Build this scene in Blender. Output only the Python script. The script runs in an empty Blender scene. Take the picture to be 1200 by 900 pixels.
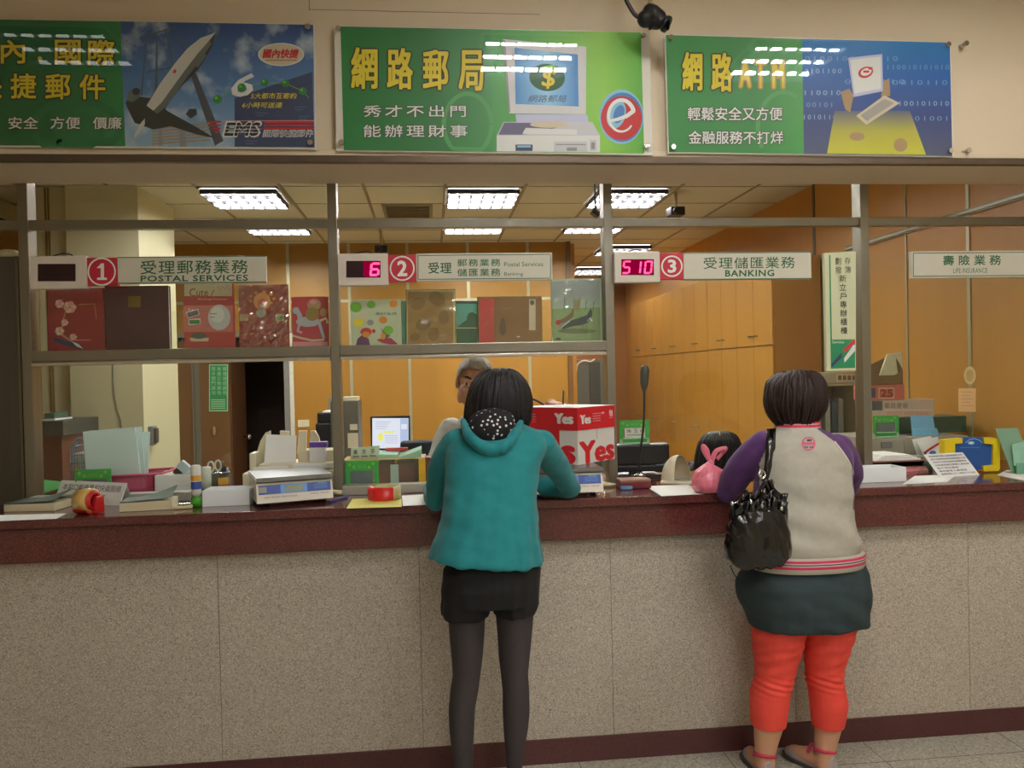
import bpy, bmesh, math, random
from math import sin, cos, pi, radians, sqrt
from mathutils import Vector, Matrix, noise, geometry
from mathutils.bvhtree import BVHTree
random.seed(7)
S = bpy.context.scene
COL = S.collection
V = Vector

# ---------------------------------------------------------------- camera
F = 940.0; EYE = 1.57
YAW, PITCH, ROLL = radians(5.65), radians(-.74), radians(1.29)
_f = V((sin(YAW)*cos(PITCH), cos(YAW)*cos(PITCH), sin(PITCH)))
_r0 = V((cos(YAW), -sin(YAW), 0)); _u0 = _r0.cross(_f)
_r = cos(ROLL)*_r0 - sin(ROLL)*_u0
_u = sin(ROLL)*_r0 + cos(ROLL)*_u0
cd = bpy.data.cameras.new('camera'); cam = bpy.data.objects.new('camera', cd); COL.objects.link(cam)
cd.sensor_fit = 'HORIZONTAL'; cd.sensor_width = 36.0; cd.lens = F*36.0/1200
cd.clip_start = .05; cd.clip_end = 60
cam.matrix_world = Matrix(((_r.x, _u.x, -_f.x, 0), (_r.y, _u.y, -_f.y, 0), (_r.z, _u.z, -_f.z, EYE), (0, 0, 0, 1)))
S.camera = cam
# ---------------------------------------------------------------- world, exposure
w = bpy.data.worlds.new('world'); S.world = w; w.use_nodes = True
w.node_tree.nodes['Background'].inputs[0].default_value = (.9, .95, 1, 1)
w.node_tree.nodes['Background'].inputs[1].default_value = .05
S.view_settings.view_transform = 'Standard'; S.view_settings.look = 'None'
S.view_settings.gamma = 1.0; S.view_settings.use_curve_mapping = False
S.view_settings.exposure = 0.2
LOBBY_WATT = 150.0      # emission strength of the tubes in the public hall
OFFICE_WATT = 105.0     # emission strength of the tubes in the office
TUBE_COL = (1.0, .985, .965)

def at(px, py, Y):
    """point on the depth plane Y that the photograph shows at (px, py)"""
    d = _f + _r*((px-600)/F) - _u*((py-450)/F)
    return V((0, 0, EYE)) + d*(Y/d.y)
def onz(px, py, z):
    d = _f + _r*((px-600)/F) - _u*((py-450)/F)
    return V((0, 0, EYE)) + d*((z-EYE)/d.z)
def X(px, py, Y): return at(px, py, Y).x
def Z(px, py, Y): return at(px, py, Y).z

# ---------------------------------------------------------------- materials
def lin(c):
    o = []
    for v in c[:3]:
        v = v/255.0
        o.append(v/12.92 if v <= .04045 else ((v+.055)/1.055)**2.4)
    return (*o, 1.0)
_mats = {}
def M(name, col=(128, 128, 128), rough=.5, metal=0., coat=0., var=.07, vs=25., bump=0., bs=200., spec=.5,
      emit=0., alpha=1., trans=0., stretch=None, sheen=0.):
    if name in _mats: return _mats[name]
    m = bpy.data.materials.new(name); m.use_nodes = True; _mats[name] = m
    nt = m.node_tree; b = nt.nodes['Principled BSDF']
    c = lin(col)
    tc = nt.nodes.new('ShaderNodeTexCoord'); mp = nt.nodes.new('ShaderNodeMapping')
    nt.links.new(tc.outputs['Object'], mp.inputs[0])
    if stretch: mp.inputs['Scale'].default_value = stretch
    if var > 0:
        n = nt.nodes.new('ShaderNodeTexNoise'); n.inputs['Scale'].default_value = vs; n.inputs['Detail'].default_value = 4
        nt.links.new(mp.outputs[0], n.inputs['Vector'])
        mx = nt.nodes.new('ShaderNodeMix'); mx.data_type = 'RGBA'
        nt.links.new(n.outputs['Fac'], mx.inputs['Factor'])
        mx.inputs['A'].default_value = (*[max(0, v*(1-2*var)) for v in c[:3]], 1)
        mx.inputs['B'].default_value = (*[min(1, v*(1+2*var)) for v in c[:3]], 1)
        nt.links.new(mx.outputs['Result'], b.inputs['Base Color'])
    else:
        b.inputs['Base Color'].default_value = c
    b.inputs['Roughness'].default_value = rough; b.inputs['Metallic'].default_value = metal
    b.inputs['Coat Weight'].default_value = coat; b.inputs['Coat Roughness'].default_value = .03
    b.inputs['Specular IOR Level'].default_value = spec
    if sheen: b.inputs['Sheen Weight'].default_value = sheen
    if emit:
        b.inputs['Emission Color'].default_value = c; b.inputs['Emission Strength'].default_value = emit
    b.inputs['Alpha'].default_value = alpha
    b.inputs['Transmission Weight'].default_value = trans
    if bump:
        n2 = nt.nodes.new('ShaderNodeTexNoise'); n2.inputs['Scale'].default_value = bs; n2.inputs['Detail'].default_value = 3
        nt.links.new(mp.outputs[0], n2.inputs['Vector'])
        bp = nt.nodes.new('ShaderNodeBump'); bp.inputs['Strength'].default_value = bump; bp.inputs['Distance'].default_value = .002
        nt.links.new(n2.outputs['Fac'], bp.inputs['Height']); nt.links.new(bp.outputs[0], b.inputs['Normal'])
    return m

def M_emit(name, col, strength):
    if name in _mats: return _mats[name]
    m = bpy.data.materials.new(name); m.use_nodes = True; _mats[name] = m
    nt = m.node_tree; nt.nodes.remove(nt.nodes['Principled BSDF'])
    e = nt.nodes.new('ShaderNodeEmission'); e.inputs[0].default_value = (*col, 1); e.inputs[1].default_value = strength
    nt.links.new(e.outputs[0], nt.nodes['Material Output'].inputs[0])
    return m

def M_glass(name, tint=(.97, .985, .965), ior=1.5, clear=1.0, haze=None, rough=0.):
    """clear pane: mirror reflection by Fresnel over a see-through tint; clear < 1 mixes in a milky diffuse"""
    if name in _mats: return _mats[name]
    m = bpy.data.materials.new(name); m.use_nodes = True; _mats[name] = m
    nt = m.node_tree; nt.nodes.remove(nt.nodes['Principled BSDF'])
    t = nt.nodes.new('ShaderNodeBsdfTransparent'); t.inputs[0].default_value = (*tint, 1)
    g = nt.nodes.new('ShaderNodeBsdfGlossy'); g.inputs['Roughness'].default_value = rough; g.inputs[0].default_value = (.95, .97, .93, 1)
    fr = nt.nodes.new('ShaderNodeFresnel'); fr.inputs[0].default_value = ior
    mx = nt.nodes.new('ShaderNodeMixShader')
    ge = nt.nodes.new('ShaderNodeNewGeometry'); iv = nt.nodes.new('ShaderNodeMath'); iv.operation = 'SUBTRACT'; iv.inputs[0].default_value = 1
    nt.links.new(ge.outputs['Backfacing'], iv.inputs[1]); ml = nt.nodes.new('ShaderNodeMath'); ml.operation = 'MULTIPLY'
    nt.links.new(fr.outputs[0], ml.inputs[0]); nt.links.new(iv.outputs[0], ml.inputs[1]); nt.links.new(ml.outputs[0], mx.inputs[0])
    src = t
    if clear < 1:
        d = nt.nodes.new('ShaderNodeBsdfDiffuse'); d.inputs[0].default_value = lin(haze or (215, 222, 218))
        m2 = nt.nodes.new('ShaderNodeMixShader'); m2.inputs[0].default_value = clear
        nt.links.new(d.outputs[0], m2.inputs[1]); nt.links.new(t.outputs[0], m2.inputs[2]); src = m2
    nt.links.new(src.outputs[0], mx.inputs[1]); nt.links.new(g.outputs[0], mx.inputs[2])
    nt.links.new(mx.outputs[0], nt.nodes['Material Output'].inputs[0])
    return m

def M_speckle(name, base, dark, light, scale=260, rough=.35, coat=0., grid=None, big=(.0, 3.)):
    """speckled stone: voronoi grains between three colours"""
    if name in _mats: return _mats[name]
    m = bpy.data.materials.new(name); m.use_nodes = True; _mats[name] = m
    nt = m.node_tree; b = nt.nodes['Principled BSDF']; L = nt.links
    g = nt.nodes.new('ShaderNodeNewGeometry')
    v = nt.nodes.new('ShaderNodeTexVoronoi'); v.inputs['Scale'].default_value = scale
    L.new(g.outputs['Position'], v.inputs['Vector'])
    sp = nt.nodes.new('ShaderNodeSeparateColor'); L.new(v.outputs['Color'], sp.inputs[0])
    r = nt.nodes.new('ShaderNodeValToRGB'); e = r.color_ramp.elements
    e[0].position = 0; e[0].color = lin(dark); e[1].position = .28; e[1].color = lin(base)
    x = e.new(.7); x.color = lin(base); x = e.new(1.0); x.color = lin(light)
    L.new(sp.outputs[0], r.inputs[0])
    n = nt.nodes.new('ShaderNodeTexNoise'); n.inputs['Scale'].default_value = big[1]; n.inputs['Detail'].default_value = 5
    L.new(g.outputs['Position'], n.inputs['Vector'])
    mm = nt.nodes.new('ShaderNodeMapRange'); mm.inputs['To Min'].default_value = 1-big[0]; mm.inputs['To Max'].default_value = 1+big[0]
    L.new(n.outputs['Fac'], mm.inputs[0])
    mx = nt.nodes.new('ShaderNodeMix'); mx.data_type = 'RGBA'; mx.blend_type = 'MULTIPLY'; mx.inputs['Factor'].default_value = 1
    L.new(r.outputs[0], mx.inputs['A']); L.new(mm.outputs[0], mx.inputs['B'])
    L.new(mx.outputs['Result'], b.inputs['Base Color'])
    b.inputs['Roughness'].default_value = rough; b.inputs['Coat Weight'].default_value = coat; b.inputs['Coat Roughness'].default_value = .06
    return m

def M_dots(name, base, dot, scale=95, thr=.30, rough=.9):
    if name in _mats: return _mats[name]
    m = M(name, base, rough, var=0); nt = m.node_tree; b = nt.nodes['Principled BSDF']; L = nt.links
    tc = nt.nodes.new('ShaderNodeNewGeometry')
    v = nt.nodes.new('ShaderNodeTexVoronoi'); v.inputs['Scale'].default_value = scale; v.inputs['Randomness'].default_value = .75
    L.new(tc.outputs['Position'], v.inputs['Vector'])
    c = nt.nodes.new('ShaderNodeMath'); c.operation = 'LESS_THAN'; c.inputs[1].default_value = thr
    L.new(v.outputs['Distance'], c.inputs[0])
    mx = nt.nodes.new('ShaderNodeMix'); mx.data_type = 'RGBA'; mx.inputs['A'].default_value = lin(base); mx.inputs['B'].default_value = lin(dot)
    L.new(c.outputs[0], mx.inputs['Factor']); L.new(mx.outputs['Result'], b.inputs['Base Color'])
    return m

def M_bands(name, stops, z0, z1, rough=.85, axis=2):
    """horizontal knitted bands: stops = [(0..1, colour)] between world heights z0, z1"""
    if name in _mats: return _mats[name]
    m = M(name, (128, 128, 128), rough, var=0); nt = m.node_tree; b = nt.nodes['Principled BSDF']; L = nt.links
    g = nt.nodes.new('ShaderNodeNewGeometry'); s = nt.nodes.new('ShaderNodeSeparateXYZ'); L.new(g.outputs['Position'], s.inputs[0])
    mr = nt.nodes.new('ShaderNodeMapRange'); mr.inputs[1].default_value = z0; mr.inputs[2].default_value = z1
    L.new(s.outputs[axis], mr.inputs[0])
    r = nt.nodes.new('ShaderNodeValToRGB'); r.color_ramp.interpolation = 'CONSTANT'; e = r.color_ramp.elements
    e[0].position = stops[0][0]; e[0].color = lin(stops[0][1]); e[1].position = stops[1][0]; e[1].color = lin(stops[1][1])
    for p, c in stops[2:]:
        q = e.new(p); q.color = lin(c)
    L.new(mr.outputs[0], r.inputs[0]); L.new(r.outputs[0], b.inputs['Base Color'])
    return m

# ---------------------------------------------------------------- mesh building
class MB:
    def __init__(s): s.bm = bmesh.new(); s.mats = []
    def mi(s, m):
        if m not in s.mats: s.mats.append(m)
        return s.mats.index(m)
    def _set(s, faces, m, smooth=False):
        i = s.mi(m)
        for f in faces: f.material_index = i; f.smooth = smooth
    def box(s, x0, x1, y0, y1, z0, z1, m, bev=0., R=None, seg=2):
        c = V(((x0+x1)/2, (y0+y1)/2, (z0+z1)/2))
        mat = Matrix.Translation(c) @ (R.to_4x4() if R else Matrix.Identity(4)) @ Matrix.Diagonal((abs(x1-x0), abs(y1-y0), abs(z1-z0), 1))
        t = bmesh.new(); bmesh.ops.create_cube(t, size=1, matrix=mat)
        if bev: bmesh.ops.bevel(t, geom=t.edges[:], offset=bev, segments=seg, profile=.6, affect='EDGES')
        return s.add(t, m, smooth=False)
    def add(s, t, m, smooth=False):
        i = s.mi(m); vm = {}
        for v in t.verts: vm[v] = s.bm.verts.new(v.co)
        out = []
        for f in t.faces:
            try: nf = s.bm.faces.new([vm[v] for v in f.verts])
            except ValueError: continue
            nf.material_index = i; nf.smooth = smooth; out.append(nf)
        t.free(); return out
    def prism(s, pts, vec, m):
        """closed extrusion of a planar polygon (may be concave)"""
        vec = V(vec); n = len(pts); pts = [V(p) for p in pts]
        a = [s.bm.verts.new(p) for p in pts]; b = [s.bm.verts.new(p+vec) for p in pts]
        i = s.mi(m)
        nrm = geometry.normal(pts)
        flip = nrm.dot(vec) > 0
        for t in geometry.tessellate_polygon([pts]):
            ta = [a[k] for k in t]; tb = [b[k] for k in t]
            if geometry.normal([v.co for v in ta]).dot(vec) > 0: ta.reverse()
            if geometry.normal([v.co for v in tb]).dot(vec) < 0: tb.reverse()
            for q in (ta, tb):
                try: f = s.bm.faces.new(q); f.material_index = i
                except ValueError: pass
        for k in range(n):
            q = [a[k], a[(k+1) % n], b[(k+1) % n], b[k]]
            if flip is False: q.reverse()
            f = s.bm.faces.new(q); f.material_index = i
    def flat(s, pts, m):
        pts = [V(p) for p in pts]; vs = [s.bm.verts.new(p) for p in pts]; i = s.mi(m)
        for t in geometry.tessellate_polygon([pts]):
            q = [vs[k] for k in t]
            if geometry.normal([v.co for v in q]).y > 0: q.reverse()
            try: f = s.bm.faces.new(q); f.material_index = i
            except ValueError: pass
    def loft(s, rings, m, cap=True, smooth=True, closed=True):
        i = s.mi(m); R = [[s.bm.verts.new(p) for p in r] for r in rings]
        n = len(R[0])
        for a, b in zip(R, R[1:]):
            for k in range(n if closed else n-1):
                f = s.bm.faces.new([a[k], a[(k+1) % n], b[(k+1) % n], b[k]]); f.material_index = i; f.smooth = smooth
        if cap and closed:
            f = s.bm.faces.new(list(reversed(R[0]))); f.material_index = i
            f = s.bm.faces.new(R[-1]); f.material_index = i
    def tube(s, pts, r, m, n=8, sub=4, cap=True, flat=None):
        """pipe along a smooth path; r a number or a list per point; flat=(k, dir) squashes"""
        P, Rr = smooth_path(pts, r, sub)
        s.loft(pipe_rings(P, Rr, n), m, cap)
    def limb(s, pts, r, m, n=14, sub=5):
        P, Rr = smooth_path(pts, r, sub)
        d0 = (P[0]-P[1]).normalized(); d1 = (P[-1]-P[-2]).normalized()
        A, B, ra, rb = [], [], [], []
        for q in (.98, .8, .5):
            A.append(P[0]+d0*Rr[0]*q); ra.append(Rr[0]*sqrt(max(0.02, 1-q*q)))
        for q in (.5, .8, .98):
            B.append(P[-1]+d1*Rr[-1]*q); rb.append(Rr[-1]*sqrt(max(0.02, 1-q*q)))
        s.loft(pipe_rings(A+P+B, ra+Rr+rb, n), m)
    def cyl(s, p0, p1, r0, r1, m, n=20, smooth=True):
        p0, p1 = V(p0), V(p1)
        s.loft(pipe_rings([p0, p1], [r0, r1], n), m, True, smooth)
    def ell(s, c, r, m, R=None, u=20, v=12):
        mat = Matrix.Translation(V(c)) @ (R.to_4x4() if R else Matrix.Identity(4)) @ Matrix.Diagonal((*r, 1))
        t = bmesh.new(); bmesh.ops.create_uvsphere(t, u_segments=u, v_segments=v, radius=1, matrix=mat)
        return s.add(t, m, True)
    def lathe(s, c, prof, m, n=24, R=None, cap=True):
        c = V(c); R = R or Matrix.Identity(3)
        s.loft([[c + R @ V((r*cos(2*pi*k/n), r*sin(2*pi*k/n), z)) for k in range(n)] for r, z in prof], m, cap)
    def done(s, name, parent=None, smooth_angle=None, **props):
        bmesh.ops.recalc_face_normals(s.bm, faces=s.bm.faces[:])
        me = bpy.data.meshes.new(name); s.bm.to_mesh(me); s.bm.free()
        for m in s.mats: me.materials.append(m)
        return link(name, me, parent, **props)

def link(name, me, parent=None, **props):
    o = bpy.data.objects.new(name, me); COL.objects.link(o)
    if parent is None:
        xs = [v.co for v in me.vertices]
        base = V(((min(p.x for p in xs)+max(p.x for p in xs))/2, (min(p.y for p in xs)+max(p.y for p in xs))/2, min(p.z for p in xs)))
        me.transform(Matrix.Translation(-base)); o.location = base
    else:
        o.parent = parent; o.matrix_parent_inverse = WM[parent.name].inverted()
    WM[o.name] = Matrix.Translation(o.location) if parent is None else Matrix.Identity(4)
    for k, v in props.items(): o[k] = v
    return o
WM = {}
def thing(name, loc, label, category, group=None):
    o = bpy.data.objects.new(name, None); COL.objects.link(o); o.location = loc; o.empty_display_size = .05
    WM[o.name] = Matrix.Translation(V(loc))
    o['label'] = label; o['category'] = category
    if group: o['group'] = group
    return o
def dup(root, off, label=None):
    """copy a thing and its parts (and their sub-parts), moved by off"""
    def rec(o, p):
        c = o.copy(); COL.objects.link(c)
        if p:
            inv = o.matrix_parent_inverse.copy(); c.parent = p; c.matrix_parent_inverse = inv
        for ch in o.children: rec(ch, c)
        return c
    r = rec(root, None); r.location = root.location + V(off)
    if label: r['label'] = label
    return r

def smooth_path(pts, r, sub):
    pts = [V(p) for p in pts]
    rr = list(r) if isinstance(r, (list, tuple)) else [r]*len(pts)
    if sub <= 1 or len(pts) < 3:
        if len(pts) == 2 and sub > 1:
            P = [pts[0].lerp(pts[1], k/sub) for k in range(sub+1)]
            return P, [rr[0]+(rr[1]-rr[0])*k/sub for k in range(sub+1)]
        return pts, rr
    P, Q = [], []
    for i in range(len(pts)-1):
        a = pts[i-1] if i else pts[i]*2-pts[i+1]; b, c = pts[i], pts[i+1]
        d = pts[i+2] if i+2 < len(pts) else c*2-b
        ra = rr[i-1] if i else rr[i]; rb, rc = rr[i], rr[i+1]; rd = rr[i+2] if i+2 < len(pts) else rr[i+1]
        for k in range(sub):
            t = k/sub
            h = lambda w, x, y, z: ((x*2)+(y-w)*t+(w*2-x*5+y*4-z)*t*t+(x*3-w-y*3+z)*t**3)*.5
            P.append(h(a, b, c, d)); Q.append(max(h(ra, rb, rc, rd), .0005))
    P.append(pts[-1]); Q.append(rr[-1])
    return P, Q
def pipe_rings(P, R, n):
    rings = []; up = None
    for i, p in enumerate(P):
        t = (P[min(i+1, len(P)-1)]-P[max(i-1, 0)]).normalized()
        if up is None:
            up = V((0, 0, 1)) if abs(t.z) < .9 else V((0, 1, 0))
        a = t.cross(up)
        if a.length < 1e-4: a = t.cross(V((1, 0, 0)))
        a.normalize(); b = a.cross(t).normalized(); up = b
        rings.append([p + (a*cos(2*pi*k/n)+b*sin(2*pi*k/n))*R[i] for k in range(n)])
    return rings
def ring(c, rx, ry, n=32, p=2.0, rot=0., tiltx=0.):
    """horizontal (super)elliptic ring round c"""
    o = []
    for k in range(n):
        a = 2*pi*k/n; ca, sa = cos(a), sin(a)
        x = rx*math.copysign(abs(ca)**(2/p), ca); y = ry*math.copysign(abs(sa)**(2/p), sa)
        xr, yr = x*cos(rot)-y*sin(rot), x*sin(rot)+y*cos(rot)
        o.append(V((c[0]+xr, c[1]+yr, c[2]+tiltx*yr)))
    return o

# ---------------------------------------------------------------- lettering
_gl = {}
def glyphs(s, off=0., sp=1.0, shear=0.):
    k = (s, off, sp, shear)
    if k in _gl: return _gl[k]
    c = bpy.data.curves.new('t', 'FONT'); c.body = s; c.offset = off; c.resolution_u = 2; c.fill_mode = 'FRONT'
    c.space_character = sp; c.shear = shear
    o = bpy.data.objects.new('t', c); COL.objects.link(o)
    dg = bpy.context.evaluated_depsgraph_get(); me = bpy.data.meshes.new_from_object(o.evaluated_get(dg))
    vs = [(v.co.x, v.co.y) for v in me.vertices]; fs = [tuple(p.vertices) for p in me.polygons]
    bpy.data.objects.remove(o); bpy.data.curves.remove(c); bpy.data.meshes.remove(me)
    x0 = min(v[0] for v in vs); x1 = max(v[0] for v in vs); y0 = min(v[1] for v in vs); y1 = max(v[1] for v in vs)
    _gl[k] = ([((x-x0)/(x1-x0), (y-y0)/(y1-y0)) for x, y in vs], fs)
    return _gl[k]

class Art(MB):
    """print laid on a plane of the place: map (a, b) -> point, layers stacked towards the viewer"""
    def __init__(s, mp, nrm=(0, -1, 0), step=.0004):
        super().__init__(); s.mp = mp; s.n = V(nrm); s.step = step; s.cnt = 0
    def P(s, p, L): return s.mp(p[0], p[1]) + s.n*(s.step*L)
    def poly(s, pts, m, L=1):
        s.cnt += 1; q = [s.P(p, L+.02*(s.cnt % 25)) for p in pts]
        vs = [s.bm.verts.new(p) for p in q]; i = s.mi(m)
        for t in geometry.tessellate_polygon([q]):
            f3 = [vs[k] for k in t]
            if geometry.normal([v.co for v in f3]).dot(s.n) < 0: f3.reverse()
            try: f = s.bm.faces.new(f3); f.material_index = i
            except ValueError: pass
    def rect(s, x0, y0, x1, y1, m, L=1): s.poly([(x0, y0), (x1, y0), (x1, y1), (x0, y1)], m, L)
    def oval(s, cx, cy, rx, ry, m, L=1, n=28, rot=0., a0=0, a1=2*pi):
        full = abs(a1-a0-2*pi) < 1e-6
        s.poly([(cx+rx*cos(a)*cos(rot)-ry*sin(a)*sin(rot), cy+rx*cos(a)*sin(rot)+ry*sin(a)*cos(rot))
                for a in [a0+(a1-a0)*k/(n if full else n-1) for k in range(n)]], m, L)
    def band(s, pts, wd, m, L=1):
        """stroke of width wd through points"""
        w_ = wd if isinstance(wd, (list, tuple)) else [wd]*len(pts)
        a, b = [], []
        for i, p in enumerate(pts):
            q0 = pts[max(i-1, 0)]; q1 = pts[min(i+1, len(pts)-1)]
            dx, dy = q1[0]-q0[0], q1[1]-q0[1]; l = math.hypot(dx, dy) or 1
            a.append((p[0]-dy/l*w_[i]/2, p[1]+dx/l*w_[i]/2)); b.append((p[0]+dy/l*w_[i]/2, p[1]-dx/l*w_[i]/2))
        for i in range(len(pts)-1): s.poly([a[i], a[i+1], b[i+1], b[i]], m, L+.05*(i % 2))
    def text(s, t, x0, y0, x1, y1, m, L=2, off=0., sp=1.0, shear=0., skew=0.):
        """text stretched into the box; (x0,y0) upper-left, (x1,y1) lower-right in the map's own coordinates; skew = drop over the width"""
        vs, fs = glyphs(t, 0., sp, shear); i = s.mi(m); d = max(0., off)*abs(y1-y0)*.9
        n = 0 if d == 0 else (4 if off <= .03 else 8)
        for kk, (dx, dy) in enumerate([(0, 0)]+[(d*cos(2*pi*(k+.5)/n), d*sin(2*pi*(k+.5)/n)) for k in range(n)]):
            bv = [s.bm.verts.new(s.P((x0+dx+u*(x1-x0), y1+dy+v*(y0-y1)+u*skew), L+.06*kk)) for u, v in vs]
            for f in fs:
                q = [bv[k] for k in f]
                if len(set(q)) < 3: continue
                try: nf = s.bm.faces.new(q); nf.material_index = i
                except ValueError: continue
                nf.normal_update()
                if nf.normal.dot(s.n) < 0: nf.normal_flip()
    def done(s, name, parent=None, **props):
        me = bpy.data.meshes.new(name); s.bm.to_mesh(me); s.bm.free()
        for m in s.mats: me.materials.append(m)
        return link(name, me, parent, **props)
def px_art(Y, step=.0004): return Art(lambda a, b: at(a, b, Y), (0, -1, 0), step)

def remeshed(mb, voxel, smooth=4, fac=.5):
    """one continuous skin over everything in mb"""
    bmesh.ops.recalc_face_normals(mb.bm, faces=mb.bm.faces[:])
    me = bpy.data.meshes.new('t'); mb.bm.to_mesh(me); mb.bm.free()
    o = bpy.data.objects.new('t', me); COL.objects.link(o)
    r = o.modifiers.new('r', 'REMESH'); r.mode = 'VOXEL'; r.voxel_size = voxel; r.use_smooth_shade = True
    if smooth:
        q = o.modifiers.new('s', 'SMOOTH'); q.iterations = smooth; q.factor = fac
    dg = bpy.context.evaluated_depsgraph_get(); out = bpy.data.meshes.new_from_object(o.evaluated_get(dg))
    bpy.data.objects.remove(o); bpy.data.meshes.remove(me)
    out.materials.clear()
    return out
def displaced(me, fn):
    new = []
    for c, n in [(v.co.copy(), v.normal.copy()) for v in me.vertices]: new.extend(c + n*fn(c, n))
    me.vertices.foreach_set('co', new); me.update()
    return me
def split_mesh(me, key, names):
    """split a mesh by key(face centre) into separate meshes"""
    out = {}
    for nm in names:
        bm = bmesh.new(); bm.from_mesh(me)
        bmesh.ops.delete(bm, geom=[f for f in bm.faces if key(f.calc_center_median()) != nm], context='FACES')
        m2 = bpy.data.meshes.new(nm); bm.to_mesh(m2); bm.free(); out[nm] = m2
    return out
def bvh_of(me): return BVHTree.FromPolygons([v.co.copy() for v in me.vertices], [tuple(p.vertices) for p in me.polygons])
# ================================================================ materials of the place
cream = M('cream_paint', (212, 196, 168), .75, var=.02, vs=3)
office_cream = M('office_cream_paint', (212, 208, 168), .75, var=.02, vs=3)
brown_trim = M('brown_steel_trim', (98, 84, 70), .4, .6, var=.05)
steel = M('brushed_steel', (142, 138, 124), .34, .9, var=.08, vs=8, stretch=(1, 1, .08))
steel_dark = M('dark_steel_panel', (92, 88, 78), .42, .7, var=.08, vs=5, stretch=(6, 1, .3))
granite = M_speckle('grey_granite', (180, 170, 154), (124, 116, 104), (216, 206, 190), 330, .38, .0, big=(.10, 2.5))
red_granite = M_speckle('red_granite', (92, 44, 42), (62, 30, 30), (120, 66, 60), 420, .16, .35, big=(.08, 3))
red_granite_matt = M_speckle('red_granite_base', (80, 42, 42), (58, 30, 30), (100, 56, 52), 420, .4, .0)
terrazzo = M_speckle('floor_terrazzo', (176, 172, 156), (132, 126, 114), (206, 202, 186), 150, .3, .1, big=(.06, 2))
seam = M('dark_joint', (96, 84, 70), .8, var=.05)
orange = M('orange_veneer', (162, 116, 38), .42, var=.06, vs=6, stretch=(1, 1, .12))
orange_side = M('amber_veneer', (186, 132, 48), .42, var=.06, vs=6, stretch=(1, 1, .12))
brown_wood = M('brown_veneer', (112, 76, 38), .45, var=.08, vs=6, stretch=(1, 1, .12))
dark_wood = M('dark_brown_wood', (66, 46, 34), .5, var=.1, vs=10, stretch=(1, 1, .15))
batten_m = M('aluminium_batten', (176, 172, 140), .4, .5, var=.03)
tile_m = M('mineral_ceiling_tile', (212, 206, 174), .9, var=.03, vs=60)
tbar_m = M('ceiling_grid_bar', (150, 138, 104), .6, var=.03)
white_p = M('white_plastic', (226, 224, 214), .4, var=.02)
lamp_white = M('white_enamel', (240, 240, 232), .35, var=.0)
black_p = M('black_plastic', (22, 22, 24), .4, var=.1)
grey_p = M('grey_plastic', (120, 122, 120), .45, var=.04)
beige_p = M('beige_plastic', (214, 206, 176), .45, var=.03)
paper = M('white_paper', (236, 238, 232), .8, var=.015)
chrome = M('chrome', (220, 220, 220), .12, 1., var=.02)
lobby_tube = M_emit('hall_tube_light', TUBE_COL, LOBBY_WATT)
office_tube = M_emit('office_tube_light', TUBE_COL, OFFICE_WATT)
glass = M_glass('clear_glass', (.97, .985, .965), 1.62)
acrylic = M_glass('acrylic_sheet', (.97, .97, .97), 1.45)
milky = M_glass('milky_plastic', (.93, .95, .95), 1.4, .28, (244, 248, 248))

ST = dict(kind='structure')
XL, XR, YB = -3.34, 3.01, 8.70      # side walls, back wall of the office
YH = -6.5                           # back of the public hall
YW = 3.18                           # face of the wall over the counter
YG = 3.50                           # glass line
ZC, ZH = 3.0, 3.5                   # office ceiling, hall ceiling
XBK = X(667, 400, YB)               # where the veneered back wall ends
YR = 12.2                           # back of the recess

# floor with terrazzo tiles
b = MB(); b.box(XL-.1, XR+.1, YH-.1, YR+.1, -.1, 0, terrazzo)
for k in range(-6, 7):
    b.box(-.05+k*.6-.0015, -.05+k*.6+.0015, YH, 3.17, 0, .0004, seam)
for k in range(16):
    b.box(XL, XR, 3.0-k*.6-.0015, 3.0-k*.6+.0015, 0, .0004, seam)
b.done('floor', **ST)
# side walls
b = MB(); b.box(XR, XR+.1, YH, YW+.2, 0, ZH, cream); b.box(XR, XR+.1, YW+.2, YR, 0, ZH, orange_side)
for px, wd in ((975, .03), (1030, .007), (1093.5, .012), (1175.5, .022)):
    y = XR*F/(px-507)
    b.box(XR-.006, XR, y-wd/2*1.2, y+wd/2*1.2, 0, ZC, M('dark_metal_batten', (104, 98, 80), .45, .5) if px == 975 else batten_m)
zr = Z(1100, 269, XR*F/(1100-507))
yy0, yy1 = 5.55, 3.7
b.box(XR-.012, XR, yy1, yy0, zr-.018, zr+.018, M('grey_rail', (120, 112, 84), .4, .5)); b.box(XR-.02, XR, yy1, yy0, zr-.007, zr+.007, M('pale_rail', (170, 166, 140), .4, .5))
b.done('wall_right', **ST)
b = MB(); b.box(XL-.1, XL, YH, YR, 0, ZH, cream)
b.box(XL, XL+.02, 3.7, 6.9, 0, 2.82, orange); b.box(XL, XL+.09, 3.7, 6.9, 2.87, 2.985, office_cream); b.box(XL, XL+.03, 3.7, 6.9, 2.82, 2.87, black_p)
b.done('wall_left', **ST)
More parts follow.
